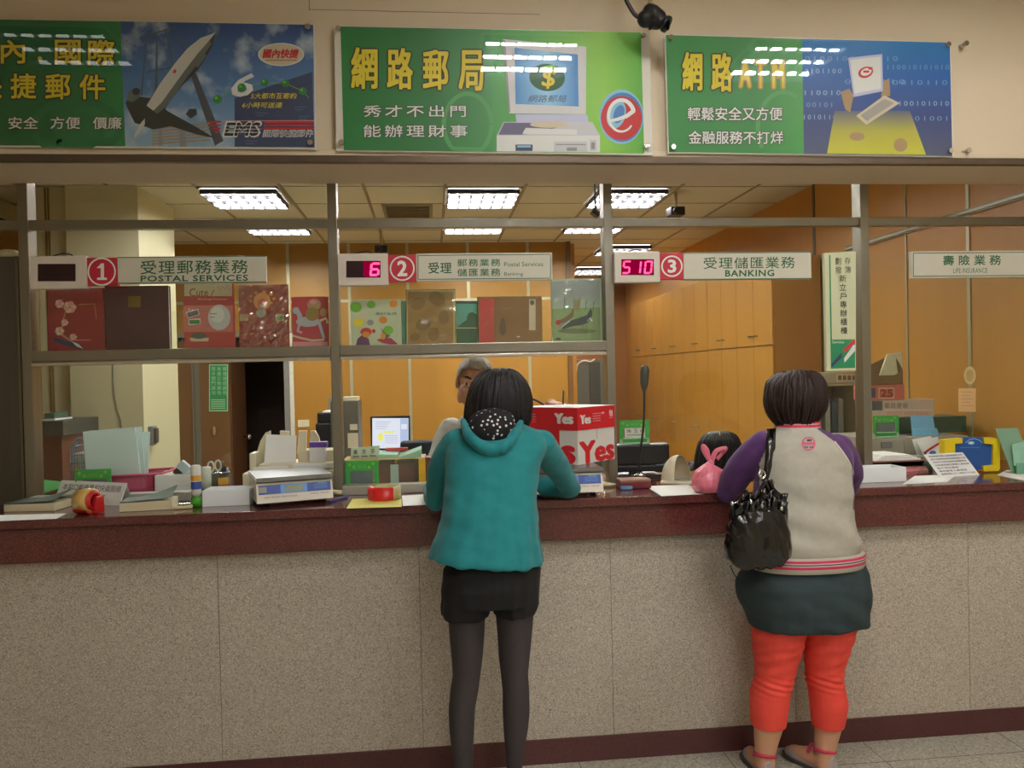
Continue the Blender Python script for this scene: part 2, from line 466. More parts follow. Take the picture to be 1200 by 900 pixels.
# back wall with aluminium battens, door opening
dx0, dx1 = X(204, 470, YB), X(345, 470, YB)
dtop = 2.02
b = MB()
b.box(XL, dx0, YB, YB+.12, 0, ZC, orange); b.box(dx1, XBK, YB, YB+.12, 0, ZC, orange); b.box(dx0, dx1, YB, YB+.12, dtop, ZC, orange)
for px in (338, 409.5, 478, 549, 619):
    x = X(px, 340, YB); b.box(x-.016, x+.016, YB-.008, YB, dtop if x < dx1 else 0, ZC, batten_m)
for z in (Z(480, 352, YB),):
    b.box(XL, XBK, YB-.007, YB, z-.014, z+.014, batten_m)
b.box(XBK-.02, XBK+.03, YB-.03, YB+.12, 0, ZC, brown_wood)
b.done('wall_back', **ST)
b = MB(); b.box(XBK, XBK+.1, YB+.12, YR, 0, ZC, orange_side); b.box(XBK, XR, YR, YR+.1, 0, ZC, M('russet_veneer', (150, 98, 50), .45, var=.06, vs=6, stretch=(1, 1, .12)))
b.done('wall_recess', **ST)
b = MB(); b.box(XL, XBK+.1, YR-1.4, YR-1.3, 0, ZC, dark_wood); b.done('wall_corridor', **ST)
b = MB(); b.box(XL, XR, YH-.1, YH, 0, ZH, cream); b.done('wall_hall_back', **ST)
# wall over the counter, with its soffit and edge trims
b = MB(); b.box(XL, XR, YW, YG, 2.40, ZH, cream)
b.done('wall_front', **ST)
b = MB(); b.box(XL, XR, YW-.022, YW, 2.427, 2.452, cream, .004); b.box(XL, XR, YW-.028, YW, 2.399, 2.427, brown_trim, .003); b.done('trim_1', **ST)
xx = X(362.5, 10, YW); b = MB(); b.box(xx-.0012, xx+.0012, YW-.0006, YW, 2.99, ZH, seam); b.box(xx, xx+.9, YW-.0006, YW, 2.995, 2.9965, seam); b.done('trim_2', **ST)
# ceilings
b = MB(); b.box(XL, XR, YG, YR, ZC, ZC+.05, tile_m)
gx = [-3.53+.61*k for k in range(12)]
for x in gx:
    if XL < x < XR: b.box(x-.012, x+.012, YG, YR, ZC-.004, ZC, tbar_m)
y = 3.67
while y < YR:
    b.box(XL, XR, y-.006, y+.006, ZC-.003, ZC, tbar_m); y += .61
b.done('ceiling', **ST)
b = MB(); b.box(XL, XR, YH, YG, ZH, ZH+.05, cream); b.done('ceiling_hall', **ST)
# cream pillar and the jutting wall beside it
b = MB(); b.box(X(83, 480, 6.08), -2.10, 6.08, 6.9, 0, ZC, office_cream, .004); 
x = X(134, 460, 6.08)
b.done('wall_pillar', **ST)
b = MB(); b.tube([at(132, 427, 6.075), at(133, 455, 6.07), at(137, 480, 6.068), at(142, 500, 6.07), at(142, 560, 6.07)], .004, grey_p, 6)
b.done('hanging_cable', label='thin grey cable hanging down the cream pillar', category='cable')
b = MB(); b.box(X(39, 460, 6.16), -2.5, 6.16, 6.9, 0, ZC, office_cream)
for px in (48.5, 60, 63.5):
    x = X(px, 460, 6.16); b.box(x-.005, x+.005, 6.15, 6.16, 0, ZC, M('tan_batten', (140, 112, 66), .5))
b.done('wall_side_jut', **ST)
b = MB(); b.box(XL, -1.89, 3.14, 3.30, 0, .905, dark_wood); b.box(-1.9, -1.875, 3.165, 3.3, 0, .905, M('dark_edge', (52, 46, 38), .5)); b.done('trim_3', **ST)

# open doorway and door in the back wall
b = MB()
for x0, x1 in ((dx0, dx0+.05), (dx1-.10, dx1-.04)): b.box(x0, x1, YB-.02, YB+.12, 0, dtop+.03, M('grey_door_frame', (128, 124, 116), .5))
b.box(dx1-.04, dx1, YB-.025, YB+.0, 0, dtop+.03, M('white_door_edge', (214, 212, 190), .5))
b.box(dx0, dx1, YB-.02, YB+.12, dtop, dtop+.05, M('grey_door_frame'))
b.done('door_1', **ST)
yd = YB-.10
d = thing('door_leaf', (X(240, 500, yd), yd, 0), 'brown wooden door leaf standing open beside the dark doorway, green notice on it', 'door')
b = MB(); b.box(X(206, 480, yd), X(269, 480, yd), yd, yd+.04, .01, 1.98, brown_wood, .003); b.done('panel', d)
b = MB()
for px, wd in ((232, .05), (227, .02)): b.box(X(px, 480, yd)-wd/2, X(px, 480, yd)+wd/2, yd-.012, yd, .01, 1.98, M('grey_door_stile', (104, 100, 86), .5))
b.done('stile', d)
a = MB(); p = at(251, 505, yd); a.ell((p.x, yd-.01, p.z), (.02, .012, .05), M('pale_plate', (150, 120, 80), .4)); a.done('finger_plate', d)
d2 = thing('inner_door', (X(283, 500, yd+.2), yd+.2, 0), 'dark brown door ajar in front of the black doorway, with a round knob', 'door')
b = MB(); b.prism([(X(269, 500, yd+.1), yd+.12, .01), (X(289, 500, yd+.5), yd+.5, .01), (X(289, 500, yd+.5)-.035, yd+.52, .01), (X(269, 500, yd+.1)-.035, yd+.14, .01)], (0, 0, 1.97), M('dark_door_wood', (84, 54, 30), .45, var=.08, vs=6, stretch=(1, 1, .12))); b.done('panel', d2)
b = MB(); p = at(286, 511.5, yd+.42); b.cyl(p, p+V((.05, -.03, 0)), .012, .012, chrome); b.ell(p+V((.06, -.035, 0)), (.03, .03, .03), chrome); b.done('knob', d2)
b = px_art(yd-.004)
gs = M('green_notice', (38, 140, 84), .4, var=.02); gw = M('pale_green_ink', (170, 214, 170), .6, var=0)
b.rect(245, 427, 267, 482, gw, 1); b.rect(246, 428.2, 266, 480.8, gs, 2)
for i, t in enumerate(('聲音放低', '維護公物', '隨手關門')):
    for j, ch in enumerate(t + '請勿'): b.text(ch, 261-i*6.5, 430+j*5.6, 265.5-i*6.5, 434.6+j*5.6, gw, 3)
for j in range(6): b.rect(247.5, 468+j*2, 264, 468.8+j*2, gw, 3)
o = b.done('notice', label='green notice with pale vertical lettering stuck on the brown door', category='notice')

# stainless panel at the far end of the counter
t = thing('end_panel', (-1.97, 3.58, 1.07), 'dark stainless steel panel closing the counter beside the first post', 'panel')
b = MB(); b.box(-2.9, X(24.5, 480, YG)-.004, YG+.01, YG+.05, 1.07, Z(20, 300, YG), steel_dark, .003); b.done('sheet', t)
b = MB(); xq = X(26, 480, YG); b.box(xq-.012, xq, YG-.002, YG+.05, 1.07, Z(20, 300, YG), M('panel_edge', (112, 106, 90), .35, .8), .002); b.done('edge_strip', t)
b = MB(); b.box(-2.9, -1.92, YG+.0, YG+.012, 1.2, 1.212, steel_dark); b.done('seam_bead', t)
b = MB(); p = at(8, 299, YG+.1); b.lathe((p.x, YG+.12, Z(20, 300, YG)), [(.002, .045), (.03, .042), (.045, .03), (.05, 0)][::-1], M('ivory_cap', (206, 198, 160), .5)); b.box(p.x-.06, p.x+.06, YG+.04, YG+.2, Z(20, 300, YG)-.012, Z(20, 300, YG), steel_dark)
b.done('ivory_bell_cover', label='ivory domed cover on top of the dark steel end panel', category='bell')

# ================================================================ service counter
t = thing('service_counter', (.5, 3.5, 0), 'long service counter with grey speckled stone front and dark red granite top', 'counter')
b = MB(); b.box(XL+.1, XR-.005, 3.115, 3.85, 1.035, 1.07, red_granite, .008, seg=3); b.done('countertop', t, label='polished dark red granite top')
b = MB(); b.box(XL+.1, XR-.005, 3.132, 3.20, .905, 1.036, red_granite, .004); b.done('apron', t)
b = MB(); sx = [X(257, 740, 3.18), X(493, 740, 3.18), X(717, 740, 3.18)]; wd = (sx[2]-sx[0])/2
edges = [-1.875] + sx + [sx[2]+wd, sx[2]+2*wd, XR-.01]
for x0, x1 in zip(edges, edges[1:]):
    b.box(x0+.001, x1-.001, 3.18, 3.25, .098, .906, granite)
b.box(-1.87, XR-.01, 3.184, 3.25, .098, .906, seam)
b.done('front_panel', t)
b = MB(); b.box(-1.875, XR-.01, 3.172, 3.25, .0, .099, red_granite_matt, .002); b.done('plinth', t)
b = MB(); b.box(XL+.1, XR-.01, 3.75, 3.85, 0, 1.035, office_cream); b.done('inner_panel', t)
# lower staff desk behind the counter
for i, (x0, x1, nm) in enumerate(((-3.2, -.55, 'behind the first window'), (-.5, .98, 'behind the second window'), (1.0, 3.0, 'behind the two windows for banking and insurance'))):
    t = thing('staff_desk', ((x0+x1)/2, 4.15, 0), 'low wooden staff desk ' + nm, 'desk', None)
    b = MB(); b.box(x0, x1, 3.86, 4.5 if i != 1 else 4.16, .75, .78, brown_wood, .004); b.done('desk_top', t)
    b = MB()
    b.box(x0+.02, x0+.05, 3.9, 4.14, 0, .75, brown_wood); b.done('side_panel', t)
    b = MB(); b.box(x1-.05, x1-.02, 3.9, 4.14, 0, .75, brown_wood); b.done('side_panel', t)

# ================================================================ steel and glass screen
POST = [X(33, 480, YG), X(392.6, 400, YG), X(715.6, 400, YG), X(1015.7, 400, YG), X(1325, 400, YG)]
ZR = 2.232; ZS0, ZS1 = 1.645, 1.707; ZGT = 2.083
t = thing('teller_screen', (.3, YG, 1.07), 'stainless steel framed glass screen standing along the counter', 'screen')
for x in POST[:4]:
    b = MB(); b.box(x-.02, x+.02, YG, YG+.075, 1.07, 2.46, steel, .003); b.done('post', t)
b = MB(); b.box(XL, XR, YG+.01, YG+.05, ZR-.019, ZR+.019, steel, .002); b.done('top_rail', t)
for i in range(2):
    x0, x1 = POST[i]+.021, POST[i+1]-.021
    b = MB(); b.box(x0, x1, YG-.012, YG+.17, ZS0+.018, ZS1, steel, .003); b.box(x0, x1, YG-.006, YG+.05, ZS0, ZS0+.014, M('bright_steel', (206, 202, 190), .25, .9), .002); b.done('display_shelf', t)
    b = MB(); b.box(x0, x1, YG+.03, YG+.036, ZS1, ZGT, glass); b.done('glass_pane', t)
    b = MB(); b.box(x0, x1, YG+.155, YG+.161, ZS1, ZS1+.17, glass); b.done('glass_pane', t)
b = MB(); b.box(POST[0]+.021, X(269, 480, YG), YG+.03, YG+.038, 1.07, ZS0, glass); b.done('glass_pane', t)
zb = Z(830, 517, YG)
b = MB(); b.box(POST[2]+.021, POST[3]-.021, YG+.03, YG+.038, zb, ZGT, glass); b.done('glass_pane', t)
b = MB(); b.box(POST[3]+.021, XR-.004, YG+.03, YG+.038, zb+.0, ZGT, glass); b.done('glass_pane', t)
alu = M('aluminium_sill', (176, 176, 166), .4, .6, var=.04)
for x0, x1 in ((POST[0]+.021, X(223, 582, 3.44)), (POST[1]+.021, X(560, 572, 3.44))):
    b = MB(); b.box(x0, x1, 3.44, 3.50, 1.07, 1.11, alu, .003); b.done('sill', t)

# ================================================================ ceiling lights
louver_m = M('louver_low_angle_dark', (52, 50, 56), .5, var=.02)  # mirror louvers look dim from low angles; that dimness is put into the colour
def ceiling_light(x0, y0, z, tube, label, size=.59, group=None):
    t = thing('ceiling_light', (x0+size/2, y0+size/2, z-.012), label, 'light', group)
    x1, y1 = x0+size, y0+size
    b = MB()
    for q in ((x0, x0+.022, y0, y1), (x1-.022, x1, y0, y1), (x0, x1, y0, y0+.022), (x0, x1, y1-.022, y1)): b.box(*q, z-.006, z+.001, lamp_white)
    b.done('frame', t)
    b = MB(); b.box(x0+.02, x1-.02, y0+.02, y1-.02, z-.0015, z-.0005, lamp_white); b.done('reflector', t)
    for k in range(3):
        yy = y0+size*(k+.5)/3
        b = MB(); b.cyl((x0+.03, yy, z-.02), (x1-.03, yy, z-.02), .013, .013, tube, 8); b.done('tube', t)
    b = MB()
    for k in range(7):
        xx = x0+.022+(size-.044)*k/6; b.box(xx-.003, xx+.003, y0+.02, y1-.02, z-.046, z-.008, louver_m)
    for k in range(4):
        yy = y0+.022+(size-.044)*k/3; b.box(x0+.02, x1-.02, yy-.004, yy+.004, z-.046, z-.008, louver_m)
    b.done('louver', t)
    return t
LX = (-1.70, .13, 1.30)
who = ('first from the cream pillar', 'in the middle', 'nearest the amber side wall')
for j, y0 in enumerate((4.88, 6.12, 7.33)):
    for i, x0 in enumerate(LX):
        ceiling_light(x0, y0, ZC-.006, office_tube, ('louvered square ceiling light above the staff desks, ' if j == 0 else 'louvered square ceiling light in the row above the rail, ' if j == 1 else 'thin sliver of ceiling light seen under the rail, ') + who[i])
ceiling_light(X(703, 288, 9.0), 8.86, ZC-.006, office_tube, 'ceiling light in the recess, above the red 510 display')
ceiling_light(X(672, 312, 10.9), 10.7, ZC-.006, office_tube, 'deepest ceiling light of the recess, beside the third post')
for x, n in ((.32, 'over the middle of the public hall'), (1.92, 'over the banking side of the public hall')):
    for y in (1.15, -1.3, -4.2):  # rearmost row is unseen, added for bounce light under the soffit
        ceiling_light(x, y, ZH-.001, lobby_tube, 'louvered ceiling light ' + n + (' near the counter' if y > 1 else ' far from the counter' if y > -2 else ' added behind for bounce light'))
dim_tube = M_emit('hall_dim_tube', TUBE_COL, LOBBY_WATT*.035)
ceiling_light(-2.3, 1.15, ZH-.001, dim_tube, 'dimmer louvered ceiling light of the public hall, on the postal side')
ceiling_light(-2.3, -4.2, ZH-.001, lobby_tube, 'louvered ceiling light added at the back to brighten the postal side of the hall')  # unseen lamp added to brighten the postal end of the counter
# air vent in the office ceiling
t = thing('ceiling_vent', (X(479, 247, 6.9), 6.9, ZC-.01), 'slatted air vent set in the office ceiling beside the middle light', 'vent')
x0, x1 = X(453, 247, 6.95), X(503, 247, 6.95)
b = MB(); b.box(x0-.03, x1+.03, 6.74, 7.28, ZC-.012, ZC-.004, tbar_m); b.done('frame', t)
b = MB()
for k in range(7): b.box(x0, x1, 6.78+k*.07, 6.80+k*.07, ZC-.022, ZC-.011, M('vent_slat', (110, 100, 76), .6))
b.done('slat', t)
# ================================================================ hanging banners over the counter
def M_grad(name, stops, a0, a1, axis=0, rough=.45, cloud=None, coat=0.):
    """printed colour run between two world positions; cloud mixes in printed cloud shapes"""
    if name in _mats: return _mats[name]
    m = M(name, (128, 128, 128), rough, var=0, coat=coat); nt = m.node_tree; b = nt.nodes['Principled BSDF']; L = nt.links
    g = nt.nodes.new('ShaderNodeNewGeometry'); s = nt.nodes.new('ShaderNodeSeparateXYZ'); L.new(g.outputs['Position'], s.inputs[0])
    mr = nt.nodes.new('ShaderNodeMapRange'); mr.inputs[1].default_value = a0; mr.inputs[2].default_value = a1
    L.new(s.outputs[axis], mr.inputs[0])
    r = nt.nodes.new('ShaderNodeValToRGB'); e = r.color_ramp.elements
    e[0].position, e[0].color = stops[0][0], lin(stops[0][1]); e[1].position, e[1].color = stops[-1][0], lin(stops[-1][1])
    for p, c in stops[1:-1]:
        q = e.new(p); q.color = lin(c)
    L.new(mr.outputs[0], r.inputs[0]); out = r.outputs[0]
    if cloud:
        n = nt.nodes.new('ShaderNodeTexNoise'); n.inputs['Scale'].default_value = cloud[1]; n.inputs['Detail'].default_value = 6
        L.new(g.outputs['Position'], n.inputs['Vector'])
        rr = nt.nodes.new('ShaderNodeValToRGB'); rr.color_ramp.elements[0].position = cloud[2]; rr.color_ramp.elements[1].position = cloud[3]
        L.new(n.outputs['Fac'], rr.inputs[0])
        mx = nt.nodes.new('ShaderNodeMix'); mx.data_type = 'RGBA'; L.new(rr.outputs[0], mx.inputs['Factor'])
        L.new(out, mx.inputs['A']); mx.inputs['B'].default_value = lin(cloud[0]); out = mx.outputs['Result']
    L.new(out, b.inputs['Base Color'])
    return m
yellow = M('print_yellow', (226, 206, 48), .5, var=0); p_dark = M('print_dark_brown', (54, 58, 30), .5, var=0)
p_white = M('print_white', (226, 228, 222), .5, var=0); p_red = M('print_red', (200, 48, 52), .5, var=0)
p_pink = M('print_pink', (226, 150, 158), .5, var=0); p_black = M('print_black', (28, 28, 32), .5, var=0)
p_navy = M('print_navy', (52, 60, 104), .5, var=0); p_blue = M('print_blue', (70, 130, 196), .5, var=0)
p_cyan = M('print_cyan', (140, 200, 222), .5, var=0); p_grey = M('print_grey', (150, 150, 150), .5, var=0)
p_lgrey = M('print_pale_grey', (206, 206, 210), .5, var=0); p_dgreen = M('print_dark_green', (36, 96, 56), .5, var=0)
p_green = M('print_green', (52, 140, 70), .5, var=0); p_lime = M('print_lime', (120, 190, 60), .5, var=0)
p_tan = M('print_tan', (176, 146, 104), .5, var=0); p_orange = M('print_orange', (222, 140, 50), .5, var=0)
p_beige = M('print_beige', (212, 200, 170), .5, var=0); p_mask = M('print_slate', (84, 88, 96), .5, var=0)
p_teal = M('print_teal', (90, 170, 150), .5, var=0); p_lav = M('print_lavender', (196, 198, 224), .5, var=0)

def outlined(a, t, x0, y0, x1, y1, fill, line, L, off=.015, grow=1.4, oo=.055, skew=0., **k):
    h = y1-y0; big = h > 25; fo = .030 if big else .022; lw = 1.7 if big else .9
    i = fo*h*.9
    a.text(t, x0+i, y0+i, x1-i, y1-i, line, L, off=fo+lw/h/.9, skew=skew, **k)
    a.text(t, x0+i, y0+i, x1-i, y1-i, fill, L+1, off=fo, skew=skew, **k)

YP = 3.145        # face of the banner prints
def banner(name_label, quad, cover, screws):
    t = thing('banner', at(sum(p[0] for p in quad)/4, max(p[1] for p in quad), YP), name_label, 'banner')
    c = MB(); c.prism([at(*p, YP+.001) for p in cover], (0, .006, 0), M('acrylic_backing', (226, 222, 208), .3, var=.01)); c.done('backing', t)
    c = MB(); c.prism([at(*p, YP-.006) for p in cover], (0, .003, 0), acrylic); c.done('acrylic_cover', t)
    for q in screws:
        p = at(*q, YP); c = MB(); c.cyl((p.x, YP-.016, p.z), (p.x, YW, p.z), .007, .007, chrome, 14); c.cyl((p.x, YP-.018, p.z), (p.x, YP-.010, p.z), .010, .011, chrome, 14); c.done('standoff_screw', t)
    return t
# --- first banner: green with an airplane picture
Q = [(-172, 20), (367, 29), (369, 173), (-172, 169)]
t = banner('green and blue banner with an airplane and yellow lettering, over the first window', Q, [(-176, 19), (369, 28), (371, 175), (-176, 171)], [(361, 33), (364, 168)])
a = px_art(YP)
g1 = M_grad('banner_green', [(0, (34, 104, 56)), (.7, (36, 112, 60)), (1, (54, 140, 78))], X(-172, 90, YP), X(146, 90, YP))
sky = M_grad('banner_sky', [(0, (150, 186, 208)), (.45, (96, 140, 190)), (1, (50, 84, 142))], Z(250, 173, YP), Z(250, 29, YP), 2, cloud=((196, 212, 222), 9, .52, .72))
a.poly([(-172, 20), (141, 25), (147, 171.5), (-172, 169)], g1, 1); a.poly([(141, 25), (367, 29), (369, 173), (147, 171.5)], sky, 1)
pg = M('banner_pale_green', (46, 122, 72), .5, var=0)
for (cx, cy, rx, ry, w_) in ((90, 150, 50, 40, 9), (92, 156, 26, 22, 8)):
    a.band([(cx+rx*cos(k*.2), cy+ry*sin(k*.2)*.8) for k in range(16, 47) if cy+ry*sin(k*.2)*.8 < 170], w_, pg, 2)
for tx, x0, y0, x1, y1 in (('國', -40, 45, -8, 75), ('內', 1, 46.5, 30, 75), ('國', 64, 46.5, 95, 76), ('際', 103, 46.5, 135, 77), ('快', -32, 86, 3, 116), ('捷', 12, 86, 43, 116), ('郵', 53, 86.5, 83, 117), ('件', 93, 87, 124, 117)):
    outlined(a, tx, x0, y0, x1, y1, yellow, p_dark, 3, .02)
a.oval(47, 69, 2.6, 2.6, yellow, 4)
for tx, x0, x1 in (('安全', 10, 45), ('方便', 59, 94.5), ('價廉', 109, 143)):
    outlined(a, tx, x0, 137, x1, 151.5, p_white, p_dark, 3, .012, .8, .04)
# antenna lattice behind the airplane
lat = M('print_lattice', (86, 102, 112), .5, var=0)
for p in ([(166, 112), (172, 42), (205, 32), (218, 62)], [(171, 85), (208, 78)], [(182, 112), (184, 40)], [(205, 85), (194, 36)], [(172, 42), (205, 32)], [(184, 108), (184, 40)]):
    a.band(p, 1.6, lat, 2)
# mast and platform
a.poly([(222, 84), (230, 86), (262, 165), (252, 171)], p_mask, 2)
for k in range(6): a.poly([(178, 150+k*3.6), (246, 144+k*3.8), (246, 145.6+k*3.8), (178, 151.8+k*3.6)], p_tan, 2)
a.poly([(186, 146), (190, 146), (191, 171), (186, 171)], p_grey, 3); a.poly([(210, 150), (217, 150), (219, 172), (211, 172)], p_grey, 3)
# airplane
pl_l, pl_d, pl_m = M('print_plane_light', (206, 206, 198), .5, var=0), M('print_plane_dark', (62, 66, 62), .5, var=0), M('print_plane_mid', (112, 120, 112), .5, var=0)
a.poly([(147, 121), (152, 112), (184, 116), (196, 130), (232, 150), (252, 162), (232, 158), (200, 148), (180, 152), (158, 144), (150, 128)], pl_d, 4)
a.poly([(176, 130), (172, 122), (188, 98), (205, 75), (220, 57), (235, 45), (253, 38.5), (249, 54), (240, 70), (232, 82), (214, 100), (200, 118), (190, 134), (182, 138)], pl_d, 5)
a.poly([(172, 124), (188, 98), (205, 75), (220, 57), (235, 45), (253, 38.5), (246, 47), (232, 63), (216, 84), (200, 106), (190, 120), (180, 130)], pl_l, 6)
a.poly([(180, 130), (190, 120), (200, 106), (216, 84), (232, 63), (246, 47), (248, 52), (236, 70), (220, 90), (206, 110), (194, 126), (184, 134)], pl_m, 6.5)
a.poly([(158, 158), (164, 146), (170, 139), (170, 146), (162, 158), (158, 163)], pl_l, 6)
a.poly([(149, 118), (151, 108), (158, 103), (165, 106), (164, 114), (156, 120)], pl_m, 6); a.oval(160, 107.5, 4.6, 4.2, pl_d, 7)
a.poly([(218, 134), (222, 128), (230, 128), (231, 134), (224, 139)], pl_d, 6); a.poly([(228, 76), (240, 62), (242, 66), (232, 80)], pl_m, 7)
a.band([(206, 82), (204, 86)], 3, p_red, 7)
# building, six, dots, stripes, letters
a.poly([(275, 115), (366, 84), (368.6, 172.6), (275, 172)], M('print_building', (62, 76, 110), .5, var=.04), 2)
for (cx, cy) in ((288, 165), (300, 132), (345, 125), (350, 136)):
    a.rect(cx, cy, cx+14, cy+1, M('print_window', (96, 110, 136), .5, var=0), 3); a.rect(cx, cy+3, cx+10, cy+4, M('print_window'), 3)
a.band([(255, 116), (270, 106), (284, 102), (310, 97), (335, 98), (355, 107), (362, 115)], .8, p_lime, 3)
for cx, cy, r_ in ((255, 116.5, 5), (283.5, 103, 5), (310.5, 97, 4.4), (335, 98, 4.4), (355, 107, 4.6)): a.oval(cx, cy, r_, r_, p_green, 7); a.oval(cx-1.4, cy-1.4, r_*.35, r_*.35, p_lime, 8)
a.text('6', 272, 87, 297, 113, p_white, 5, off=.035, shear=.25)
a.text('5大都市互寄約', 294, 109, 348, 116, yellow, 5, off=.02, shear=.2); a.text('6小時可送達', 284, 120, 331, 126.6, yellow, 5, off=.02, shear=.2)
a.oval(329.5, 64, 27, 13.6, p_white, 3); a.oval(329.5, 64, 25.6, 12.4, p_beige, 4); a.text('國內快捷', 308, 58, 350, 68, p_red, 5, off=.05, shear=.2); a.rect(311, 70, 348, 71.6, p_tan, 5)
for k in range(4):
    a.poly([(243+k*2.6, 142+k*3.9), (260, 142+k*3.9), (258, 144+k*3.9), (244.5+k*2.6, 144+k*3.9)], p_red, 4)
for k in range(3): a.rect(310-k, 142.4+k*3.6, 368, 144.6+k*3.6, p_red, 4)
a.poly([(260, 141.5), (368, 141), (368, 142), (260, 142.2)], p_pink, 4)
a.text('EMS', 262, 143, 306, 160, p_white, 4, off=.09, shear=.22); a.text('EMS', 263.5, 144.2, 304.5, 159, p_black, 5, off=.05, shear=.22)
for k in range(3): a.rect(262, 147.4+k*3.8, 306, 148.1+k*3.8, p_white, 6)
a.text('國際快捷郵件', 308, 152.5, 367, 160.5, p_white, 4, off=.06, shear=.2); a.text('國際快捷郵件', 308.6, 153.2, 366.4, 160, p_navy, 5, shear=.2)
a.done('print', t)
# --- second banner: computer
t = banner('green banner with a desktop computer and yellow lettering, over the second window', None or [(399, 31), (751, 38), (755, 180), (403, 176)],
           [(391.5, 30), (761, 37.5), (765, 182), (394, 177)], [(396.5, 35), (753, 43), (400.5, 168), (757.5, 172)])
a = px_art(YP)
g2 = M_grad('banner_green_lime', [(0, (44, 132, 66)), (.45, (56, 150, 70)), (.62, (84, 172, 66)), (.86, (146, 206, 74)), (1, (92, 176, 66))], X(399, 100, YP), X(755, 100, YP))
a.poly([(399, 31), (751, 38), (755, 180), (403, 176)], g2, 1)
a.poly([(399, 31), (574, 34.5), (578, 178), (403, 176)], M_grad('banner_green_dark', [(0, (40, 128, 64)), (.6, (40, 122, 60)), (1, (62, 148, 72))], X(399, 100, YP), X(578, 100, YP)), 2)
for tx, x0, y0, x1, y1 in (('網', 411, 55, 443, 105), ('路', 453, 56, 484.5, 105.5), ('郵', 495, 58, 526, 106), ('局', 537, 58.5, 567, 107)): outlined(a, tx, x0, y0, x1, y1, yellow, p_dark, 4, .03, 2, .085)
outlined(a, '秀才不出門', 426, 123.5, 546, 137.5, p_white, p_dark, 4, .012, .9, .05, sp=1.3)
outlined(a, '能辦理財事', 426, 146.5, 548, 161, p_white, p_dark, 4, .012, .9, .05, sp=1.3)
gw2 = M('banner_watermark', (84, 164, 90), .5, var=0)
a.band([(548+28*cos(k*.16), 146+36*sin(k*.16)) for k in range(0, 40) if 146+36*sin(k*.16) < 176], 5, gw2, 3)
a.poly([(589, 46), (687, 55), (686.5, 134), (596, 133)], M('print_monitor', (214, 214, 214), .5, var=.02), 3); a.poly([(589, 46), (592, 48), (598, 131), (596, 133)], p_grey, 4)
scr = M_grad('print_screen', [(0, (58, 140, 204)), (.5, (150, 204, 232)), (1, (56, 136, 204))], X(603, 90, YP), X(678, 90, YP))
a.poly([(603, 56), (677, 64), (678, 125), (604, 122)], scr, 4); a.oval(641, 91, 21, 16, p_dgreen, 5, rot=.1); a.poly([(634, 79), (648, 76), (656, 84), (644, 88)], p_lime, 6)
a.text('$', 635, 82, 650, 104, yellow, 7, off=.03, shear=.1); a.text('網路郵局', 618, 111.5, 664, 120, p_navy, 6, shear=.3)
a.poly([(604, 134), (688, 134.5), (690, 144), (605, 143)], p_lav, 3); a.oval(643, 146, 22, 4, p_beige, 5)
a.poly([(590, 143), (694, 143), (703, 159), (582, 159)], p_lgrey, 3); a.poly([(591, 144), (640, 144), (652, 150), (612, 158), (584, 158)], M('print_violet', (104, 100, 130), .5, var=0), 4); a.poly([(616, 150), (676, 152), (676, 158), (612, 157)], p_white, 5)
a.poly([(582, 159), (703, 159), (703, 178.6), (582, 177.5)], p_white, 4); a.rect(604, 169.6, 624, 177, p_navy, 5); a.rect(606, 170.6, 622, 173, p_cyan, 6)
a.rect(649, 166, 688, 178, p_lgrey, 5); a.rect(651, 169, 686, 170.2, p_grey, 6); a.rect(664, 173, 676, 177, p_grey, 6); a.rect(691, 164, 699, 177, p_lgrey, 5); a.rect(692.6, 167, 697, 175, p_grey, 6)
a.oval(728, 137, 26, 32, p_cyan, 3); a.oval(729, 137.5, 24, 29, p_blue, 4)
a.poly([(728+24*cos(k*2*pi/30)*1.0, 138.6+26*sin(k*2*pi/30)) for k in range(30) if 728+24*cos(k*2*pi/30) < 752.5], p_red, 5)
a.oval(722, 134, 11, 17, p_cyan, 6, rot=.25); a.oval(725, 134, 6, 11, p_blue, 7, rot=.3)
a.band([(715, 142), (724, 140), (734, 136.5), (742.5, 130)]+[(728+15*cos(q), 136+18.5*sin(q)) for q in [-.35-k*.22 for k in range(25)]], [3, 4, 4.6, 5]+[5-.12*k for k in range(25)], p_white, 8)
a.done('print', t)
# --- third banner: laptop
t = banner('green and blue banner with a laptop and rows of binary digits, over the third window', [(780, 41), (1113, 50), (1116, 183), (784, 178)],
           [(778.5, 40), (1114, 49), (1117.5, 184), (782.5, 179.5)], [(785, 45.5), (1109, 53.5), (788, 173), (1112, 177.5)])
a = px_art(YP)
a.poly([(780, 41), (940, 45.5), (942, 180.5), (784, 178)], M_grad('banner3_green', [(0, (56, 142, 74)), (.6, (52, 138, 66)), (1, (74, 160, 76))], X(780, 100, YP), X(942, 100, YP)), 1)
a.poly([(940, 45.5), (1113, 50), (1116, 183), (942, 180.5)], M_grad('banner3_blue', [(0, (84, 92, 120)), (.35, (54, 74, 134)), (.7, (34, 100, 176)), (1, (24, 126, 190))], Z(1030, 182, YP), Z(1030, 47, YP), 2), 1)
gw3 = M('banner3_mark', (82, 160, 88), .5, var=0)
a.band([(918+30*cos(k*.16), 150+42*sin(k*.16)) for k in range(16, 34) if 150+42*sin(k*.16) < 176], 5, gw3, 2)
for tx, x0, y0, x1, y1 in (('網', 799, 60.5, 823.5, 107), ('路', 833, 61.5, 859, 108), ('A', 866, 70, 880, 103), ('T', 885, 70.5, 897, 103.5), ('M', 904.5, 71, 919.5, 104)): outlined(a, tx, x0, y0, x1, y1, yellow, p_tan if len(tx) and tx in 'ATM' else p_dark, 3, .02, 1.4, .06)
